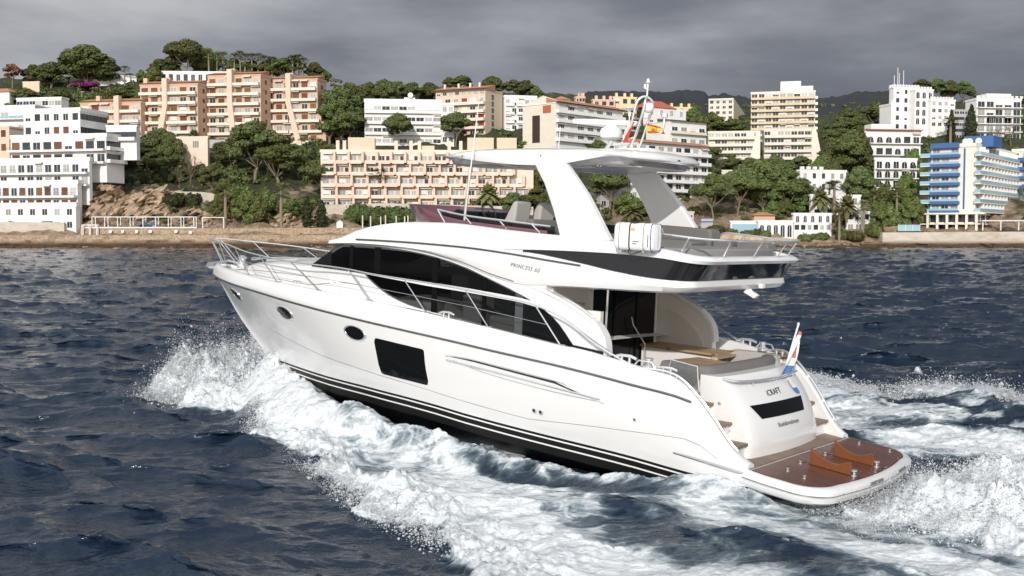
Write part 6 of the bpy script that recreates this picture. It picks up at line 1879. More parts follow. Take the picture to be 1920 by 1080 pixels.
# pale interior seen through the lower panes: curtain edges and seat backs
# buttress that carries the overhang down to the side deck
for sg in (1, -1):
    b = MB()
    out = [(6.6, 3.22), (6.19, 3.06), (5.69, 2.93), (5.40, 2.83), (5.15, 2.71), (4.95, 2.62), (4.79, 2.52), (4.66, 2.38), (4.58, 2.25), (4.55, 2.10), (4.54, 1.96), (4.54, 1.1), (6.0, 1.1), (6.0, 2.2), (6.6, 2.6)]
    b.prism(out, lambda x, z, d: (x, (1.955 + d) * sg, z), -.15, .012)
    bt = b.build('buttress', [M['gel']], house, smooth=50, bevel=.02)
    # raised arched flange along the outer edge
    fl = MB()
    arc = [(p.x, p.z) for p in spline([(6.25, 0, 3.09), (5.69, 0, 2.94), (5.15, 0, 2.72), (4.79, 0, 2.52), (4.60, 0, 2.27), (4.55, 0, 1.98)], 6)]
    fl.grid([[(x - .0, 2.0 * sg, z) for x, z in arc], [(x - .05, 1.985 * sg, z + .03) for x, z in arc], [(x - .05, 1.80 * sg, z + .03) for x, z in arc], [(x, 1.79 * sg, z) for x, z in arc]])
    fl.build('flange', M['gel'], bt, smooth=30)
    st = MB()
    st.prism([(5.24, 2.13), (4.56, 2.08), (4.56, 2.02), (5.24, 2.07)], lambda x, z, d: (x, (1.975 + d) * sg, z), 0, .016)
    st.build('trim_strip', M['darkpanel'], bt)
    # cream inner lining
    ln = MB()
    ln.prism([(6.0, 1.1), (6.0, 2.62), (5.55, 2.58), (5.2, 2.42), (4.92, 2.22), (4.76, 2.0), (4.72, 1.85), (4.72, 1.1)], lambda x, z, d: (x, (1.80 + d) * sg, z), -.02, .001)
    ln.build('lining', M['cream'], bt, smooth=0)
    h = MB()
    h.tube(spline([(6.0, 1.90 * sg, 3.02), (5.5, 1.9 * sg, 2.92), (5.15, 1.9 * sg, 2.79), (4.85, 1.9 * sg, 2.63)], 5), .017, 6)
    for x, z in ((5.5, 2.92), (4.9, 2.66)): h.tube([(x, 1.9 * sg, z), (x, 1.9 * sg, z - .08)], .012, 6)
    h.build('grab_rail', M['chrome'], bt)

# ---- what shows through the saloon glass
g = MB(); g.box(5.95, 12.3, -1.85, 1.85, 1.80, 1.88)
sole = g.build('saloon_sole', M['saloon'], house, smooth=0)
for x0, x1, y0, y1, z1, m_ in ((7.92, 8.40, .95, 1.45, 2.78, 'lgrey'), (6.7, 7.5, .9, 1.7, 2.45, 'lgrey'), (8.8, 10.3, .9, 1.6, 2.55, 'cream'), (6.9, 9.2, -1.75, -1.0, 2.45, 'lgrey'), (10.2, 10.7, -1.3, -.7, 3.0, 'lgrey'), (11.2, 12.2, -1.6, 1.4, 2.9, 'pillar')):
    g = MB(); g.box(x0, x1, y0, y1, 1.9, z1)
    g.build('saloon_seat' if m_ != 'pillar' else 'dashboard', M[m_], sole, smooth=0, bevel=.06)
# ---- saloon bulkhead and sliding door
d = MB()
d.box(5.86, 5.93, -1.80, 1.80, 1.1, 3.1)
bk = d.build('bulkhead', M['cream'], house, smooth=0)
for y0, y1 in ((-1.62, -.90), (-.88, -.10), (-.08, .66)):
    d = MB(); d.box(5.80, 5.855, y0 + .02, y1 - .02, 1.12, 3.06)
    p = d.build('door_panel', M['glass'], bk, smooth=0)
d = MB()
for y in (-1.63, .67): d.box(5.78, 5.86, y - .03, y + .03, 1.1, 3.08)
d.box(5.78, 5.86, -1.6, .64, 3.03, 3.08)
d.build('door_frame', M['gel'], bk, smooth=0)
d = MB()
d.tube([(5.3, .92, 1.10), (5.3, .86, 3.17)], .022, 8)
d.build('support_pole', M['chrome'], house)
d = MB()
d.tube([(5.72, -.62, 2.46), (5.70, -.66, 2.30), (5.62, -1.0, 1.9), (5.62, -1.0, 1.2)], .014, 6)
d.build('stair_rail', M['chrome'], house)
d = MB()
for i, (x, z) in enumerate(((5.6, 1.45), (5.72, 1.8), (5.84, 2.15), (5.95, 2.5), (6.05, 2.8))):
    d.box(x - .34, x - .04, 1.0, 1.78, z - .05, z)
d.build('flybridge_stair', M['teak'], house, smooth=0)
d = MB(); d.box(4.8, 5.8, 1.70, 1.79, 1.1, 2.75)
d.build('stair_side', M['cream'], house, smooth=0)

# ---- flybridge moulding
ztop_c = pchip([12.1, 11.92, 11.28, 10.68, 9.9, 9.2, 8.2, 7.64, 6.34, 5.6, 4.68, 3.59, 2.87, 2.7], [3.66, 3.70, 3.90, 4.03, 4.13, 4.17, 4.18, 4.145, 4.075, 4.05, 4.01, 3.93, 3.83, 3.82])
zlow = pchip([12.1, 11.56, 10.55, 9.8, 9.08, 8.06, 7.23, 6.6, 6.37, 6.05, 4.98, 3.88, 3.04, 2.8], [3.585, 3.605, 3.625, 3.605, 3.555, 3.40, 3.20, 3.10, 3.09, 3.11, 3.145, 3.17, 3.21, 3.22])
wtop = pchip([12.2, 11, 10, 9.19, 7.76, 7.0, 6.46, 5.48, 4.45, 3.51, 2.83, 2.7], [3.64, 3.74, 3.755, 3.755, 3.74, 3.735, 3.76, 3.79, 3.80, 3.77, 3.70, 3.69])
wbot = pchip([12.2, 11, 10, 9.19, 7.76, 7.0, 6.39, 5.47, 4.1, 3.49, 3.01, 2.8], [3.60, 3.69, 3.70, 3.70, 3.69, 3.69, 3.71, 3.625, 3.45, 3.41, 3.40, 3.40])
bmain = pchip([12.2, 11.56, 10.5, 9, 6, 4, 2.7], [1.74, 1.83, 1.92, 1.99, 2.02, 2.01, 1.95])
stf = [12.05, 11.8, 11.56, 11.2, 10.8, 10.4, 10, 9.6, 9.2, 8.8, 8.3, 7.8, 7.3, 6.9, 6.6, 6.45, 6.3, 6.0, 5.5, 5.0, 4.5, 4.0, 3.7, 3.45]
levels = [ # (z, half-width offset, aft end x, aft corner radius)
    (lambda x: zlow(x) - .0, -.34, 3.36, .30),
    (lambda x: zlow(x) + .0, -.10, 3.16, .36),
    (lambda x: zlow(x) + .03, -.02, 3.06, .40),
    (lambda x: (zlow(x) + wbot(x)) / 2, .03, 3.01, .42),
    (lambda x: wbot(x), .0, 3.02, .42),
    (lambda x: wbot(x) + .004, -.035, 3.05, .42),
    (lambda x: wtop(x) - .004, -.045, 2.87, .42),
    (lambda x: wtop(x), .0, 2.78, .42),
    (lambda x: (wtop(x) * .55 + ztop_c(x) * .45), -.01, 2.72, .42),
    (lambda x: ztop_c(x) - .02, -.09, 2.75, .42),
    (lambda x: ztop_c(x), -.13, 2.80, .40),
    (lambda x: ztop_c(x), -.20, 2.87, .36),
    (lambda x: ztop_c(x) - .03, -.23, 2.90, .34),
]
def fly_row(lv, sg):
    zf, off, xa, r = lv
    pts = []
    for x in stf:
        b = bmain(x) + off
        if x > 6.6 and -.05 < off < .0 and lv in levels[5:7]: b = bmain(x) + .0
        pts.append((bow_shift(x, b * .985, b), b * sg, zf(x)))
    b = bmain(3.3) + off
    for a in lin(0, math.pi / 2, 7):
        x = xa + r - r * math.sin(a)
        pts.append((x, (b - r + r * math.cos(a)) * sg, zf(x)))
    for y in lin(b - r, 0, 5)[1:]:
        pts.append((xa, y * sg, zf(xa)))
    return pts
fm = MB()
for sg in (1, -1):
    rows = [fly_row(lv, sg) for lv in levels]
    o0 = len(fm.f)
    fm.grid(rows)
    n = len(rows[0]) - 1
    # inner floor and front roof
    top = rows[-1]
    inner = []
    for i, p in enumerate(top):
        x = p[0]
        if i < len(stf) and stf[i] >= 9.55: inner.append((p[0], p[1], p[2]))
        else: inner.append((max(p[0], 3.0), p[1] * .995, 3.72))
    fm.grid([top, inner])
    cen = []
    for i in range(len(stf)):
        x = stf[i]
        if x >= 9.55:
            cr_ = .13
            b = abs(inner[i][1])
            cen.append([(bow_shift(x, b * t, b), b * t * sg, inner[i][2] + cr_ * (1 - t * t)) for t in lin(1, 0, 6)])
        else:
            cen.append([(inner[i][0], inner[i][1] * t, 3.72) for t in lin(1, 0, 6)])
    fm.grid(cen)
    xl = inner[len(stf) - 1][0]
    fm.add([(xl, inner[len(stf) - 1][1], 3.715), (xl, 0, 3.715), (2.95, 0, 3.715), (2.95, 1.5 * sg, 3.715), (3.2, 1.72 * sg, 3.715)], [(0, 1, 2, 3, 4)])
    # soffit
    so = rows[0]
    k0 = stf.index(6.0)
    sof = [so[i] for i in range(k0, len(so))]
    fm.grid([sof, [(p[0], p[1] * .3, p[2] + .01) for p in sof], [(p[0], 0, p[2] + .01) for p in sof]])
    # visor across the front edge
    fr = [r[0] for r in rows]
    fm.add(fr + [(bow_shift(12.05, 0, 1.7), 0, 3.80)], [tuple(range(len(fr) + 1))])
fly = fm.build('flybridge_moulding', M['gel'], yacht, smooth=38, fix=True)
# gloss charcoal panel wrapping the overhang
for_dp = MB()
for sg in (1, -1):
    a = fly_row((lambda x: wbot(x) + .008, -.022, 3.035, .42), sg); b = fly_row((lambda x: wtop(x) - .008, -.026, 2.855, .42), sg)
    k = stf.index(6.45)
    A, B = a[k:], b[k:]
    mid = [tuple((Vector(p) + Vector(q)) / 2) for p, q in zip(A, B)]
    for_dp.grid([A, mid, B])
for_dp.build('charcoal_panel', M['darkpanel'], fly, smooth=60, fix=True)
g = MB()
for sg in (1, -1):
    P = spline([(11.05, 0, 3.735), (10.42, 0, 3.745), (9.19, 0, 3.75), (7.76, 0, 3.725), (6.45, 0, 3.65), (5.9, 0, 3.605), (5.11, 0, 3.55)], 6)
    g.tube([(p.x, (bmain(p.x) + .016 + .008 * (p.x < 6.5)) * sg, p.z) for p in P], .018, 6)
g.build('chrome_groove', M['strake'], fly)
g = MB()
for sg in (1, -1):
    P = spline([(10.3, 0, 3.66), (9.2, 0, 3.62), (8.06, 0, 3.47), (7.2, 0, 3.27), (6.62, 0, 3.17)], 6)
    g.tube([(p.x, (bmain(p.x) + .012) * sg, p.z) for p in P], .008, 5)
g.build('moulded_seam', M['lineg'], fly)
lettering('PRINCESS 60', 'model_lettering', frame((6.69, 2.052, 3.435), (-1, 0, -.105), (-.02, 0, 1)), .108, M['greyink'], fly, shear=.25, space=1.16)

# wine-red wind deflector round the front of the flybridge
ws = MB(); wr = MB()
plan = [(6.15, 1.70, 4.06, 4.12), (7.2, 1.71, 4.11, 4.175), (8.2, 1.70, 4.17, 4.235), (8.9, 1.64, 4.18, 4.33), (9.35, 1.54, 4.18, 4.46), (9.8, 1.32, 4.18, 4.50), (10.2, 1.0, 4.20, 4.52), (10.5, .55, 4.22, 4.53), (10.62, 0, 4.24, 4.53)]
full = [(x, y, a, b) for x, y, a, b in plan] + [(x, -y, a, b) for x, y, a, b in plan[:-1][::-1]]
lo = spline([(x, y, a - .02) for x, y, a, b in full], 4); hi = spline([(x + (.05 if x > 9 else .0) + .9 * max(0, b - a - .15), y * (1 + .12 * max(0, b - a - .1)), b) for x, y, a, b in full], 4)
ws.grid([lo, [(p * .5 + q * .5) for p, q in zip(lo, hi)], hi, [q + Vector((-.012, 0, 0)) for q in hi], [p + Vector((-.03, 0, 0)) for p in lo]])
ws_o = ws.build('wind_deflector', M['wine'], fly, smooth=60)
wr.tube([(x, y, z) for x, y, z in spline([(6.1, 1.66, 4.20), (7.2, 1.69, 4.27), (8.2, 1.68, 4.335), (9.0, 1.60, 4.43)], 5)], .020, 6)
wr.tube([(x, -y, z) for x, y, z in spline([(6.1, 1.66, 4.20), (7.2, 1.69, 4.27), (8.2, 1.68, 4.335), (9.0, 1.60, 4.43)], 5)], .020, 6)
for sg in (1, -1):
    for x in (6.3, 7.1, 8.0, 8.7): wr.tube([(x, 1.70 * sg, ztop_c(x)), (x + .22, 1.68 * sg, float(np.interp(x + .22, [6.1, 7.2, 8.2, 9.0], [4.2, 4.27, 4.335, 4.43])))], .015, 6)
wr.build('deflector_rail', M['chrome'], fly)

g = MB()
for sg in (1, -1):
    g.prism([(6.1, 4.05), (6.1, 4.20), (7.2, 4.27), (8.2, 4.33), (8.9, 4.40), (9.1, 4.15)], lambda x, z, d: (x, (1.56 + d) * sg, z), -.04, .0)
g.build('dark_gap_panel', M['darkpanel'], fly, smooth=0)  # dark panel added to stand for the dark cockpit gap above the deflector
# helm console, wheel, seats and settees
g = MB()
g.prism([(9.3, 3.72), (9.3, 4.28), (8.95, 4.46), (8.7, 4.42), (8.62, 3.72)], lambda x, z, d: (x, d, z), -.3, 1.1)
con = g.build('helm_console', M['darkpanel'], fly, smooth=0, bevel=.03)
g = MB()
A = [2 * math.pi * k / 20 for k in range(21)]
g.tube([(8.55 + .1 * math.cos(a), .55 + .19 * math.sin(a), 4.42 + .18 * math.cos(a)) for a in A], .016, 6, caps=False)
g.tube([(8.72, .55, 4.38), (8.55, .55, 4.42)], .03, 6)
g.build('steering_wheel', M['rubber'], con)
for y in (.55, -.25):
    g = MB()
    g.lathe([(.07, 3.72), (.07, 4.05), (.2, 4.06)], (7.95, y, 0), 10)
    prof = [(8.25, 4.06), (8.25, 4.18), (7.98, 4.20), (7.72, 4.66), (7.62, 4.66), (7.68, 4.10), (7.7, 4.04)]
    g.prism(prof, lambda x, z, d: (x, d, z), y - .25, y + .25)
    g.build('helm_seat', M['lgrey'], fly, smooth=40, bevel=.05)
g = MB()
g.prism([(6.9, 3.72), (6.9, 4.14), (6.78, 4.32), (6.66, 4.32), (6.55, 4.14), (6.2, 4.12), (6.2, 3.72)], lambda x, z, d: (x, d, z), .3, 1.5)
g.build('forward_settee', M['grey'], fly, smooth=40, bevel=.03)
g = MB()
g.prism([(5.6, 3.72), (5.6, 4.30), (4.42, 4.26), (4.38, 4.20), (4.38, 3.72)], lambda x, z, d: (x, d, z), -1.62, -1.22)
g.prism([(5.6, 3.72), (5.6, 4.05), (4.45, 4.02), (4.45, 3.72)], lambda x, z, d: (x, d, z), -1.2, -.6)
g.build('aft_settee', M['grey'], fly, smooth=40, bevel=.04)
g = MB()
g.prism([(4.38, -1.62), (4.38, 1.55), (3.35, 1.55), (3.12, 1.25), (3.05, -1.2), (3.3, -1.62)], lambda x, y, d: (x, y, d), 3.72, 3.94)
pad = g.build('sunpad', mat('sunpad_cushion', (0.23, 0.225, 0.22), .75, bump=(60, .15, .004)), fly, smooth=40, bevel=.03)
g = MB()
g.prism([(4.3, 3.9), (4.3, 4.08), (3.95, 4.08), (3.9, 3.9)], lambda x, z, d: (x, d, z), -1.6, -1.15)
g.prism([(3.85, 3.9), (3.85, 4.06), (3.2, 4.03), (3.15, 3.9)], lambda x, z, d: (x, d, z), -1.6, -1.25)
g.build('bolster', M['grey'], pad, smooth=40, bevel=.03)

# flybridge guard rails
g = MB()
rp = [(4.35, 1.80, 3.98), (4.2, 1.80, 4.16), (3.63, 1.80, 4.165), (3.2, 1.80, 4.14), (2.85, 1.70, 4.115), (2.62, 1.25, 4.105), (2.56, .5, 4.10), (2.56, -.5, 4.10), (2.62, -1.3, 4.10), (2.85, -1.72, 4.105), (3.2, -1.80, 4.12), (3.9, -1.80, 4.17), (4.4, -1.80, 4.19), (4.55, -1.80, 4.05)]
g.tube(spline(rp, 6), .019, 7)
for (x, y) in ((3.63, 1.80), (3.1, 1.80), (2.62, 1.2), (2.56, .2), (2.57, -.8), (2.75, -1.6), (3.3, -1.8), (4.0, -1.8)):
    dx = .18 if x > 3 else .16
    g.tube([(x, y, 4.12), (x + dx, y * .97, 3.84)], .015, 6)
g.build('flybridge_rail', M['chrome'], fly)

# stern light and camera under the overhang
g = MB()
g.prism([(3.12, 3.12), (3.36, 3.24), (3.4, 3.16), (3.18, 3.06)], lambda x, z, d: (x - .25, d, z), -.42, -.30)
g.tube([(3.05, -.36, 3.22), (2.98, -.36, 3.12)], .03, 8)
g.box(2.94, 3.02, -.75, -.62, 3.23, 3.31)
g.build('camera_housing', M['white2'], fly, smooth=30, bevel=.012)

# ---- arch legs and hardtop
for sg in (1, -1):
    g = MB()
    P = [(5.82, 4.02), (6.04, 4.50), (6.31, 4.98), (6.50, 5.22), (6.66, 5.44), (5.98, 5.44), (5.80, 5.28), (5.58, 5.06), (5.33, 4.80), (5.08, 4.48), (4.86, 4.18), (4.72, 4.0), (5.3, 3.98)]
    yin = lambda z: 1.74 - .15 * (z - 4.0) / 1.4
    g.prism(P, lambda x, z, d: (x, (yin(z) + d) * sg, z), -.17, .0)
    g.build('arch_leg', M['gel'], fly, smooth=40, bevel=.035)
ht = MB()
_bh = pchip([5.3, 6.0, 7.2, 8.2, 8.9, 9.2, 9.38, 9.5], [1.42, 1.56, 1.60, 1.52, 1.40, 1.22, .95, .5])
def bht(x): return _bh(x) if x >= 5.3 else 1.42 * max(0, 1 - ((5.3 - x) / .8601) ** 2.7) ** (1 / 2.7)
ztp = pchip([4.44, 4.8, 5.5, 6.7, 8.0, 8.8, 9.5], [5.515, 5.56, 5.60, 5.61, 5.605, 5.56, 5.51])
zlo = pchip([4.44, 4.7, 5.0, 5.35, 5.7, 6.1, 6.7, 8.06, 8.8, 9.5], [5.47, 5.485, 5.50, 5.47, 5.40, 5.345, 5.325, 5.405, 5.48, 5.485])
sx = [5.3 - .86 * math.sin(a) ** .8 for a in lin(math.pi / 2, .12, 22)] + [5.3, 5.6, 5.9, 6.2, 6.6, 7.0, 7.5, 8.0, 8.4, 8.7, 8.9, 9.1, 9.25, 9.35, 9.44, 9.5]
for sg in (1, -1):
    rows = []
    for x in sx:
        b = bht(x); zt, zl = ztp(x), zlo(x)
        cw = min(1, b / 1.1)
        col = [(0, zt + .10 * cw), (b * .5, zt + .085 * cw), (b * .8, zt + .05 * cw), (b - .08, zt + .012), (b - .03, zt - .01), (b, zt - .04 if zt - zl > .06 else (zt + zl) / 2), (b + .005, (zt + zl) / 2), (b - .015, zl), (b - .07, zl - .004), (b - .16, zl + .02), (b - .24, min(5.37, zl - .03) if x > 4.95 else zl - .03), (b * .5, 5.36 if x > 4.85 else zl - .03), (0, 5.36 if x > 4.85 else zl - .03)]
        rows.append([(x, max(0, y) * sg, z) for y, z in col])
    ht.grid(rows)
hard = ht.build('hardtop', M['gel'], fly, smooth=62)
g = MB()
g.prism(rrect([(5.35, -1.05), (4.75, -.80), (4.75, .80), (5.35, 1.05)], .06), lambda x, y, d: (x, y, d), 5.340, 5.362)
g.build('hatch_panel', M['cream'], hard, smooth=0)
for x, y in ((5.6, .95), (5.6, .85), (5.0, -.95), (6.1, -1.1)):
    g = MB(); g.lathe([(.03, 0), (.03, -.015), (.002, -.016)], (x, y, 5.36), 10)
    g.build('down_light', M['chrome'], hard)
g = MB()
for x in (8.5, 6.45): g.lathe([(.022, 0), (.022, .006), (.002, .008)], (x, bht(x), 5.5), 8, axis='y')
g.build('deck_plug', M['lineg'], hard)

# ---- mast with radar, domes and aerials
g = MB()
g.prism(rrect([(6.5, -.35), (4.95, -.35), (4.95, .35), (6.5, .35)], .15), lambda x, y, d: (x, y * (1 - .3 * (d - 5.6) / .1), d), 5.62, 5.73)
mast = g.build('mast', M['gel'], hard, smooth=40, bevel=.02)
g = MB()
for y in (.14, -.14):
    g.tube(spline([(5.72, y, 5.72), (5.55, y, 5.92), (5.45, y, 6.15), (5.38, y, 6.45), (5.33, y * .9, 6.62), (5.26, y * .5, 6.70), (5.21, 0, 6.71)], 5), .021, 7)
    g.tube(spline([(5.45, y, 5.70), (5.36, y, 5.92), (5.27, y, 6.18), (5.18, y, 6.45), (5.16, y * .9, 6.62), (5.21, 0, 6.71)], 5), .021, 7)
for z, xa in ((6.08, 5.40), (6.30, 5.30)): g.tube([(xa + .1, -.14, z), (xa + .1, .14, z)], .02, 6)
g.build('mast_frame', M['chrome'], mast)
g = MB()
g.tube([(6.12, 0, 5.70), (5.98, 0, 5.88)], .035, 8); g.tube([(6.0, .12, 5.70), (5.88, .12, 5.88)], .035, 8)
g.build('radar_bracket', M['chrome'], mast)
g = MB()
g.lathe([(.03, 5.90), (.14, 5.915), (.205, 5.955), (.225, 6.03), (.215, 6.08), (.20, 6.09), (.195, 6.12), (.12, 6.15), (.10, 6.20)], (5.99, 0, 0), 20)
rad = g.build('radar_dome', M['white2'], mast, smooth=40)
g = MB()
c = Vector((6.10, 0, 6.24)); ax = Vector((-.79, -.61, 0)).normalized()
rows = []
for t in lin(-1, 1, 9):
    r = .060 * (1 - .25 * abs(t) ** 6)
    row = []
    for k in range(10):
        a = 2 * math.pi * k / 10
        row.append(c + ax * (t * .66) + Vector((-ax.y, ax.x, 0)) * math.cos(a) * r * .9 + Vector((0, 0, 1)) * math.sin(a) * r)
    rows.append(row)
g.grid(rows, close=True)
g.f.append(tuple(range(10))); g.m.append(0); g.f.append(tuple(range(80, 90))); g.m.append(0)
g.build('radar_scanner', M['white2'], rad, smooth=50)
g = MB(); g.lathe([(.002, 6.68), (.075, 6.665), (.105, 6.61), (.105, 6.55), (.07, 6.50), (.02, 6.49)], (5.18, -.02, -.08), 16)
g.lathe([(.002, 6.32), (.06, 6.33), (.07, 6.37), (.07, 6.40)], (5.24, -.02, -.02), 12)
g.build('satellite_dome', M['white2'], mast, smooth=50)
g = MB(); g.lathe([(.002, 6.53), (.12, 6.52), (.165, 6.495), (.12, 6.47), (.03, 6.46), (.03, 6.36), (.014, 6.34), (.014, 5.90)], (5.58, 0, 0), 14)
g.tube([(5.58, 0, 5.92), (5.45, 0, 5.95)], .014, 6)
g.build('satnav_aerial', M['white2'], mast, smooth=50)
g = MB(); g.tube([(5.21, 0, 6.70), (5.20, 0, 6.98)], .016, 6)
g.lathe([(.002, 7.05), (.025, 7.03), (.03, 6.99), (.06, 6.97), (.02, 6.95)], (5.20, 0, 0), 10)
g.tube([(5.26, 0, 6.86), (5.26, 0, 6.94)], .028, 8)
g.tube([(5.26, 0, 6.87), (5.20, 0, 6.84)], .01, 6)
g.build('masthead_light', M['white2'], mast, smooth=50)
g = MB(); g.tube(spline([(5.12, -.1, 6.02), (4.98, -.1, 6.02), (4.90, -.1, 6.07), (4.87, -.1, 6.18), (4.865, -.1, 6.30)], 5), .02, 6)
g.lathe([(.03, 6.30), (.06, 6.32), (.065, 6.38), (.06, 6.39), (.055, 6.33)], (4.865, -.1, 0), 12)
g.build('horn_bracket', M['chrome'], mast)
g = MB(); g.tube([(7.02, .3, 5.66), (7.0, .3, 6.15)], .008, 5)
g.build('whip_aerial', M['white2'], hard)
# tall VHF aerials, port and starboard, hinged on the flybridge side
for sg in (1,):
    g = MB()
    g.lathe([(.04, 0), (.04, .03), (.02, .05)], (8.22, 1.66 * sg, 4.155), 10, mats=[0, 0])
    g.tube([(8.22, 1.66 * sg, 4.19), (8.12, 1.66 * sg, 5.12)], .020, 6, m=0)
    g.tube([(8.28, 1.60 * sg, 4.25), (8.16, 1.62 * sg, 5.25)], .024, 6, m=0)
    g.tube([(8.12, 1.66 * sg, 5.12), (7.94, 1.66 * sg, 6.70)], .016, 5, m=1, r1=.007)
    g.build('tall_aerial', [M['chrome'], M['white2']], fly)
    if sg > 0:
        g = MB(); g.tube([(8.40, 1.86, 4.06), (8.40, 1.90, 4.0), (8.33, 1.91, 3.99)], .012, 6)
        g.build('fairlead_hook', M['chrome'], fly)
# ---- guard rails round the bow
rtop = [(18.80, 0, 3.42), (18.72, .16, 3.415), (18.2, .36, 3.40), (16.76, .93, 3.33), (15.24, 1.43, 3.215), (13.19, 1.89, 3.14), (11.21, 2.14, 3.12), (10.15, 2.21, 3.06), (8.61, 2.25, 3.0), (7.63, 2.25, 2.94), (6.71, 2.245, 2.87), (5.97, 2.235, 2.80), (5.25, 2.22, 2.59), (4.67, 2.21, 2.27), (4.10, 2.18, 2.03), (3.9, 2.17, 1.97)]
rtf = pchip([p[0] for p in rtop], [p[2] for p in rtop]); ryf = pchip([p[0] for p in rtop], [p[1] for p in rtop])
stn = [(16.93, 17.75), (15.3, 16.35), (13.75, 14.73), (11.93, 13.19), (10.21, 10.99), (8.58, 9.25), (6.98, 7.6), (5.32, 5.93)]
g = MB()
for sg in (1, -1):
    g.tube([(p.x, p.y * sg, p.z) for p in spline(rtop, 5)], .017, 7)
rl = g.build('guard_rail', M['chrome'], hull)
for sg in (1, -1):
    for xb, xtp in stn:
        g = MB()
        g.tube([(xb, (wf(xb) - .15) * sg, zgf(xb)), (xtp, ryf(xtp) * sg, rtf(xtp))], .013, 6)
        g.tube([(xb - .10, (wf(xb) - .15) * sg, zgf(xb)), (xb + .10, (wf(xb + .1) - .15) * sg, zgf(xb) + .0)], .02, 6)
        g.build('stanchion', M['rail'], rl)
    g = MB()
    g.tube([(xb + .5 * (xtp - xb), (wf(xb) - .15 + .5 * (ryf(xtp) - wf(xb) + .15)) * sg, zgf(xb) + .5 * (rtf(xtp) - zgf(xb))) for xb, xtp in stn], .006, 4)
    g.build('lifeline', M['rail'], rl)
g = MB()
for sg in (1, -1):
    g.tube([(18.0, .22 * sg, 2.78), (18.70, .10 * sg, 3.41)], .018, 6); g.tube([(17.85, .26 * sg, 2.78), (18.62, .14 * sg, 3.40)], .016, 6)
g.build('pulpit_post', M['rail'], rl)
# anchor, roller and windlass
g = MB()
g.prism([(18.1, 2.72), (18.75, 2.68), (18.88, 2.63), (18.75, 2.59), (18.3, 2.62)], lambda x, z, d: (x, d, z), -.09, .09)
rol = g.build('bow_roller', M['chrome'], hull, smooth=30, bevel=.02)
g = MB()
g.tube([(18.0, 0, 2.86), (18.85, 0, 2.74)], .035, 8)
g.prism([(18.55, 2.74), (18.86, 2.78), (18.98, 2.66), (18.82, 2.60), (18.7, 2.64)], lambda x, z, d: (x, d, z), -.08, .08)
g.build('anchor', M['rail'], rol, smooth=20, bevel=.03)
g = MB()
g.lathe([(.14, 2.70), (.14, 2.80), (.09, 2.84), (.09, 2.94), (.12, 2.98), (.06, 3.03), (.002, 3.03)], (17.45, 0, 0), 14)
g.tube([(17.4, 0, 2.8), (18.1, 0, 2.86)], .03, 6)
g.build('windlass', M['chrome'], deck)
# cleats
def cleat(x, y, z, sg, parent, ang=0.0, s=1.0, name='cleat'):
    g = MB()
    ca, sa = math.cos(ang), math.sin(ang)
    def P(a, b, c): return (x + (a * ca - b * sa) * s, (y + (a * sa + b * ca) * s) * sg, z + c * s)
    for a in (-.06, .06): g.tube([P(a, 0, -.02), P(a, 0, .07)], .018 * s, 6)
    g.tube([P(-.17, 0, .055), P(-.08, 0, .085), P(.08, 0, .085), P(.17, 0, .055)], .02 * s, 6)
    return g.build(name, M['chrome'], parent)
for sg in (1, -1):
    cleat(12.92, wf(12.92) - .22, zgf(12.92) + .0, sg, deck, -.2, 1.15)
    cleat(8.05, wf(8.05) - .17, zgf(8.05), sg, deck, 0, 1.1)
    cleat(3.98, wf(3.98) - .17, zgf(3.98), sg, deck, 0, 1.3)
    cleat(3.22, wf(3.22) - .2, zgf(3.22), sg, deck, .1, 1.1)
    g = MB()
    g.lathe([(.10, 0), (.10, .05), (.055, .08), (.055, .13), (.075, .15), (.075, .17), (.002, .18)], (3.58, (wf(3.58) - .24) * sg, zgf(3.58) - .01), 14)
    g.tube([(3.78, (wf(3.7) - .12) * sg, 1.96), (3.70, (wf(3.7) - .12) * sg, 2.05), (3.45, (wf(3.5) - .12) * sg, 2.04), (3.38, (wf(3.4) - .12) * sg, 1.93)], .016, 6)
    g.build('mooring_winch', M['chrome'], deck)
# cockpit entry gate of smoked glass
g = MB()
g.prism(rrect([(3.34, 1.90), (2.80, 1.62), (2.80, 1.98), (3.3, 2.06)], .05), lambda x, z, d: (x, 1.80 + d - .1 * (3.3 - x), z), -.006, .006)
gate = g.build('gate', M['smoke'], trans, smooth=0)
g = MB()
g.tube([(3.36, 1.82, 1.86), (3.32, 1.80, 2.07), (2.84, 1.76, 2.01), (2.79, 1.75, 1.60)], .014, 6)
g.build('gate_frame', M['chrome'], gate)
# foredeck: vents, grab rail, sunpad rail, hatch seams
for x in (11.92, 11.66):
    z = 2.83
    y = hwf(x) + .012
    g = MB()
    R_ = [(.105, 0), (.112, .012), (.095, .018), (.085, .006), (.002, .005)]
    g.lathe(R_, (x, y, z), 20, axis='y')
    g.build('vent_ring', M['white2'], house)
g = MB()
g.tube(spline([(17.05, .0, 2.93), (16.6, .30, 3.02), (15.6, .55, 3.06), (14.6, .62, 3.11), (14.4, .62, 3.02)], 5), .02, 6)
g.tube(spline([(17.05, .0, 2.93), (16.6, -.30, 3.02), (15.6, -.55, 3.06), (14.6, -.62, 3.11), (14.4, -.62, 3.02)], 5), .02, 6)
g.build('foredeck_rail', M['rail'], house)
g = MB()
for zf in (.33, .62):
    for sg in (1, -1):
        g.tube([(bow_shift(x, 1, 1), (hwf(x) + .014 - .0 * zf) * sg, (zgf(x) - .2) + zf * (ztopf(x) - zgf(x) + .2)) for x in lin(16.2, 10.9 if zf < .5 else 12.9, 24)], .005, 4)
g.build('moulded_seam', M['lineg'], house)
g = MB()
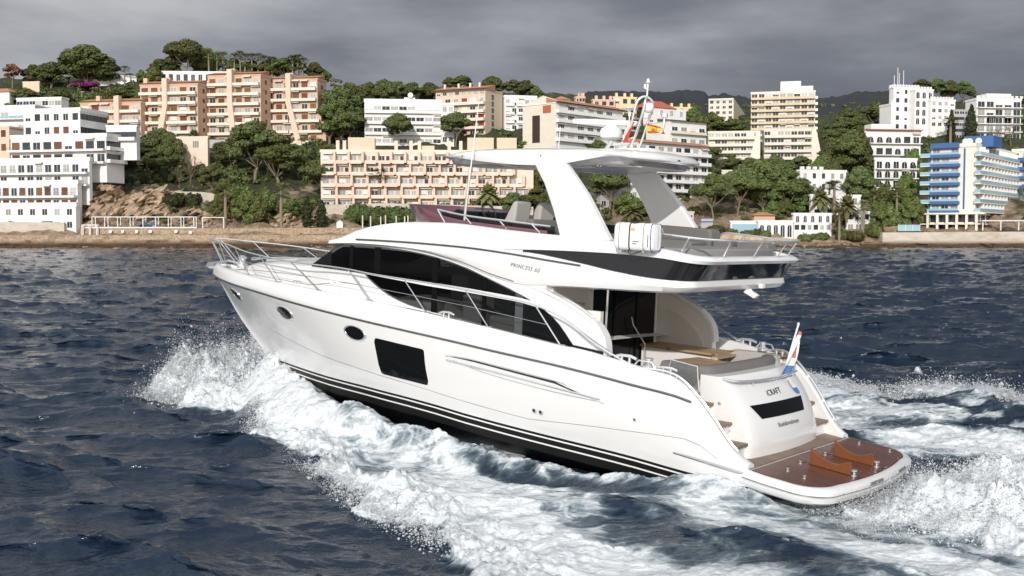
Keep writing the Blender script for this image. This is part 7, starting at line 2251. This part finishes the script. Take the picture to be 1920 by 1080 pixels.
g.prism([(15.6, .62), (15.6, -.62), (13.9, -.78), (13.9, .78)], lambda x, y, d: (bow_shift(x, y, hwf(x)), y, ztopf(x) + .04 + d), 0, .07)
g.build('foredeck_sunpad', M['lgrey'], house, smooth=30, bevel=.03)
# cockpit furniture
g = MB(); g.box(4.05, 5.78, -1.76, -1.12, 1.1, 1.84)
cab = g.build('wet_bar', M['gel'], yacht, smooth=0, bevel=.02)
g = MB(); g.prism(rrect([(5.80, -1.78), (5.80, -1.08), (3.92, -.98), (3.85, -.5), (3.72, -.55), (3.75, -1.78)], .03), lambda x, y, d: (x, y, d), 1.845, 1.885)
g.build('bar_top', M['teak'], cab, smooth=0)
g = MB(); g.prism(rrect([(4.30, .36), (3.44, .76), (3.40, -.46), (4.16, -.60)], .04), lambda x, y, d: (x, y, d), 1.80, 1.838)
tab = g.build('cockpit_table', M['teak'], yacht, smooth=0)
g = MB(); g.lathe([(.22, 1.1), (.2, 1.13), (.05, 1.15), (.05, 1.80)], (3.85, .0, 0), 12)
g.build('pedestal', M['chrome'], tab)
g = MB()
# U-shaped seat back: port arm, aft back, starboard arm
U = [(3.78, 1.36, 0), (3.3, 1.36, 0), (2.98, 1.30, 0), (2.84, 1.0, 0), (2.80, 0, 0), (2.84, -1.0, 0), (2.98, -1.30, 0)]
P = spline(U, 6)
rows = []
for i, p in enumerate(P):
    t = (P[min(i + 1, len(P) - 1)] - P[max(i - 1, 0)]).normalized(); nrm = Vector((t.y, -t.x, 0))
    s_ = 1 if nrm.dot(Vector((3.6, 0, 0)) - p) > 0 else -1
    nrm = nrm * s_
    rows.append([p + nrm * a + Vector((0, 0, b)) for a, b in ((.02, 1.55), (-.02, 1.75), (-.03, 1.90), (.02, 1.965), (.13, 1.97), (.20, 1.94), (.26, 1.50))])
g.grid([[r[k] for r in rows] for k in range(7)])
g.f.append(tuple(len(rows) * k for k in range(7))); g.m.append(0)
g.f.append(tuple(len(rows) * k + len(rows) - 1 for k in range(7))); g.m.append(0)
bench = g.build('bench_seat', M['grey'], yacht, smooth=50)
g = MB(); g.prism([(3.75, 1.1), (3.75, .72), (3.3, .68), (3.25, -1.2), (2.9, -1.2), (2.9, 1.1)], lambda x, y, d: (x, y, d), 1.40, 1.52)
g.prism([(3.7, 1.1), (3.7, .75), (3.3, .72), (3.25, -1.2), (2.9, -1.2), (2.9, 1.1)], lambda x, y, d: (x, y, d), 1.10, 1.39)
g.build('seat_cushion', M['grey'], bench, smooth=30)
g = MB()
g.prism([(p.x, p.z) for p in spline([(3.95, 0, 1.50), (3.94, 0, 1.78), (3.80, 0, 1.93), (3.5, 0, 1.97), (3.0, 0, 1.95), (2.9, 0, 1.92)], 4)] + [(2.9, 1.5)], lambda x, z, d: (x, d, z), -1.46, -1.30)
g.build('side_cushion', M['lgrey'], bench, smooth=40, bevel=.03)
# coaming lockers with teak caps on the starboard side
g = MB(); g.box(2.95, 4.05, -2.06, -1.62, 1.1, 1.86)
lk = g.build('side_locker', M['gel'], yacht, smooth=0, bevel=.02)
g = MB(); g.box(2.9, 4.1, -2.05, -1.60, 1.865, 1.90)
g.build('locker_top', M['mahog'], lk, smooth=0)
g = MB()
for sg in (1, -1): g.tube([(5.3, 2.2 * sg, 2.60), (4.2, 2.17 * sg, 2.06)], .012, 6)
g.build('side_gate_rail', M['rail'], hull)

# ---- things carried by the yacht
# life raft canister
raft = thing('life_raft', 'white strapped life raft canister hanging on the side of the flybridge', 'life raft')
on_boat(raft)
raft.matrix_world = BOAT_M @ Matrix.Translation((3.53, 0, 0)) @ Matrix.Diagonal((.90, 1, 1, 1)) @ Matrix.Translation((-3.53, 0, 0))
g = MB()
secs = []
for x in [3.53, 3.545, 3.58, 3.64, 3.70, 3.715, 3.73, 3.80, 3.90, 4.05, 4.17, 4.185, 4.20, 4.30, 4.34, 4.365, 4.38]:
    e = min(1, (min(x - 3.53, 4.38 - x) / .06)) ** .5
    gr_ = .985 if x in (3.715, 4.185) else 1.0
    hw_, hh_ = .17 * (.8 + .2 * e) * gr_, .235 * (.82 + .18 * e) * gr_
    row = []
    for k in range(24):
        a = 2 * math.pi * k / 24
        c, s = math.cos(a), math.sin(a)
        sq = lambda t: math.copysign(abs(t) ** .42, t)
        row.append((x, 2.09 + hw_ * sq(c), 4.105 + hh_ * sq(s)))
    secs.append(row)
g.grid(secs, close=True)
g.f.append(tuple(range(24))); g.m.append(0); g.f.append(tuple(range(len(g.v) - 24, len(g.v)))); g.m.append(0)
can = g.build('canister', M['white2'], raft, smooth=50)
def strap(x, wd, m, r=1.02, name='strap'):
    g = MB()
    rows = []
    for dx in (-wd / 2, wd / 2):
        row = []
        for k in range(24):
            a = 2 * math.pi * k / 24
            sq = lambda t: math.copysign(abs(t) ** .42, t)
            row.append((x + dx, 2.09 + .17 * r * sq(math.cos(a)), 4.105 + .235 * r * sq(math.sin(a))))
        rows.append(row)
    g.grid(rows, close=True)
    return g.build(name, m, raft, smooth=50, fix=False)
strap(4.02, .030, M['rubber']); strap(3.715, .012, M['rubber'], 1.008); strap(4.25, .012, M['rubber'], 1.008); strap(3.555, .02, M['blueink'], 1.0, 'blue_seam')
g = MB()
g.prism([(3.94, 4.02), (3.80, 4.02), (3.80, 4.035), (3.94, 4.035)], lambda x, z, d: (x, 2.262 + d, z), 0, .002)
g.prism([(3.94, 4.00), (3.86, 4.00), (3.86, 3.985), (3.94, 3.985)], lambda x, z, d: (x, 2.262 + d, z), 0, .002)
g.prism([(3.62, 4.15), (3.60, 4.15), (3.60, 3.95), (3.62, 3.95)], lambda x, z, d: (x, 2.262 + d, z), 0, .002)
g.build('printed_label', M['greyink'], can, smooth=0)
g = MB(); g.prism([(3.99, 4.20), (3.90, 4.20), (3.90, 4.26), (3.99, 4.26)], lambda x, z, d: (x, 2.262 + d, z), 0, .002)
g.build('yellow_sticker', mat('yellow_sticker', (.62, .46, .20), .5), can, smooth=0)
g = MB()
g.tube(spline([(4.1, 2.12, 4.34), (4.05, 2.2, 4.38), (3.95, 2.22, 4.33), (3.8, 2.18, 4.36), (3.7, 2.1, 4.34)], 5), .009, 5)
g.build('painter_line', M['rubber'], raft)
g = MB()
g.tube(spline([(4.08, 2.2, 3.88), (3.98, 2.27, 3.82), (3.86, 2.27, 3.83), (3.78, 2.2, 3.88)], 5), .009, 5)
g.build('hanging_line', M['rubber'], raft)
g = MB()
for x in (4.2, 3.7):
    g.tube([(x, 1.86, 3.98), (x, 1.92, 3.86), (x, 2.1, 3.85), (x, 2.26, 3.86)], .014, 6)
    g.tube([(x, 1.86, 3.98), (x, 1.90, 4.3)], .014, 6)
g.tube([(3.50, 1.95, 4.2), (3.50, 2.05, 4.3), (3.50, 2.05, 3.92)], .012, 6)
g.build('cradle', M['chrome'], raft)
# dinghy chocks
def chock(y, lab):
    r = thing('dinghy_chock', lab, 'chock', group='dinghy chocks on the swim platform')
    on_boat(r)
    g = MB()
    prof = [(1.30, .0), (1.30, .27), (1.10, .16), (.92, .115), (.80, .13), (.66, .20), (.60, .20), (.60, .0)]
    z0 = zpl(.95) + .014
    g.prism(prof, lambda x, z, d: (x - .02, y + d, z0 + z + .09 * (x - .95)), -.025, .025)
    g.build('timber', M['mahog'], r, smooth=0, bevel=.008)
    g = MB()
    g.lathe([(.05, 0), (.05, .01), (.02, .02), (.02, .07), (.05, .08), (.05, .10), (.002, .105)], (.53, y, zpl(.53) + .014), 12)
    g.build('locking_knob', M['chrome'], r)
chock(.62, 'varnished wooden dinghy chock on the teak platform, nearer of the two')
chock(-.34, 'varnished wooden dinghy chock on the teak platform, farther of the two')
# ensign on its staff
ens = thing('ensign', 'red white and blue striped ensign hanging limp from a leaning staff at the stern', 'flag')
on_boat(ens)
g = MB(); g.tube([(2.50, -.66, 1.50), (2.38, -1.02, 2.60)], .016, 6)
g.lathe([(.002, .05), (.025, .03), (.025, 0)], (2.38, -1.02, 2.60), 8)
g.build('staff', M['white2'], ens)
red, whi, blu = mat('ensign_red', (.50, .17, .13), .8), mat('ensign_white', (.78, .78, .76), .8), mat('ensign_blue', (.08, .19, .46), .8)
g = MB()
rows = []
EL = [(-1.21, 2.47), (-1.19, 2.40), (-1.06, 2.28), (-.92, 2.15), (-.80, 2.02), (-.67, 1.88), (-.58, 1.79), (-.52, 1.70)]
ER = [(-1.25, 2.45), (-1.26, 2.38), (-1.20, 2.25), (-1.13, 2.11), (-1.07, 1.98), (-1.0, 1.85), (-.93, 1.77), (-.86, 1.67)]
rows = []
for k, ((yl, zl), (yr, zr)) in enumerate(zip(EL, ER)):
    rows.append([(2.44 + .030 * math.sin(s_ * 8 + k * .8) - .02 * s_, yl + (yr - yl) * s_, zl + (zr - zl) * s_) for s_ in lin(0, 1, 9)])
g.grid(rows)
cl = g.build('cloth', [red, whi, blu], ens, smooth=80, fix=False)
for i in range(len(cl.data.polygons)):
    k, s_ = divmod(i, 8)
    cl.data.polygons[i].material_index = 2 if k >= 5 else (0 if (k < 4 and s_ in (5, 6) and k > 0) or (k == 0) else 1)
g = MB()
rows = [[(2.40, -.46, 1.70), (2.40, -.58, 1.69)], [(2.385, -.55, 1.60), (2.385, -.66, 1.59)], [(2.36, -.64, 1.50), (2.36, -.80, 1.50)], [(2.34, -.70, 1.44), (2.34, -.88, 1.42)], [(2.33, -.78, 1.40), (2.33, -.88, 1.38)]]
g.grid([[(x - .12, y, z) for x, y, z in r_] for r_ in rows], mats=[1, 1, 2, 2])
g.build('tail', [red, whi, blu], ens, smooth=80, fix=False)
# courtesy flags on the mast
yel = mat('flag_yellow', (.78, .52, .04), .8); fred = mat('flag_red', (.55, .06, .03), .8)
cf = thing('courtesy_flag', 'red and yellow striped flag with a small crest flying from the mast', 'flag', group='small flags on the mast')
on_boat(cf)
g = MB(); rows = []
for t in lin(0, 1, 13):
    rows.append([(5.31 - .34 * s - .08 * t, -.16 + .04 * math.sin(9 * s + 2 * t), 6.23 - .20 * t * (1 - .1 * s) - .08 * s * (1 - t * .6)) for s in lin(0, 1, 13)])
g.grid(rows, mats=[0] * 3 + [1] * 6 + [0] * 3)
cl = g.build('cloth', [fred, yel], cf, smooth=80, fix=False)
g = MB()
g.lathe([(.04, .016), (.04, .022), (.02, .026), (.002, .026)], (5.10, -.12, 6.085), 10, axis='y', mats=[0, 1, 0])
g.build('crest', [mat('crest_brown', (.22, .16, .06), .8), fred], cf)
bf = thing('bow_flag', 'furled red and white flag tied to the mast beside the radar', 'flag', group='small flags on the mast')
on_boat(bf)
g = MB(); rows = []
for t in lin(0, 1, 10):
    rows.append([(5.42 + .30 * t - .10 * s - .1 * t * t, .17 + .04 * math.sin(8 * s + 4 * t), 6.24 - .38 * t - .03 * s) for s in lin(0, 1, 6)])
rows2 = [[r[k] for r in rows] for k in range(6)]
g.grid(rows2, mats=[1, 1, 0, 0, 0])
g.build('cloth', [fred, whi, blu], bf, smooth=80, fix=False)
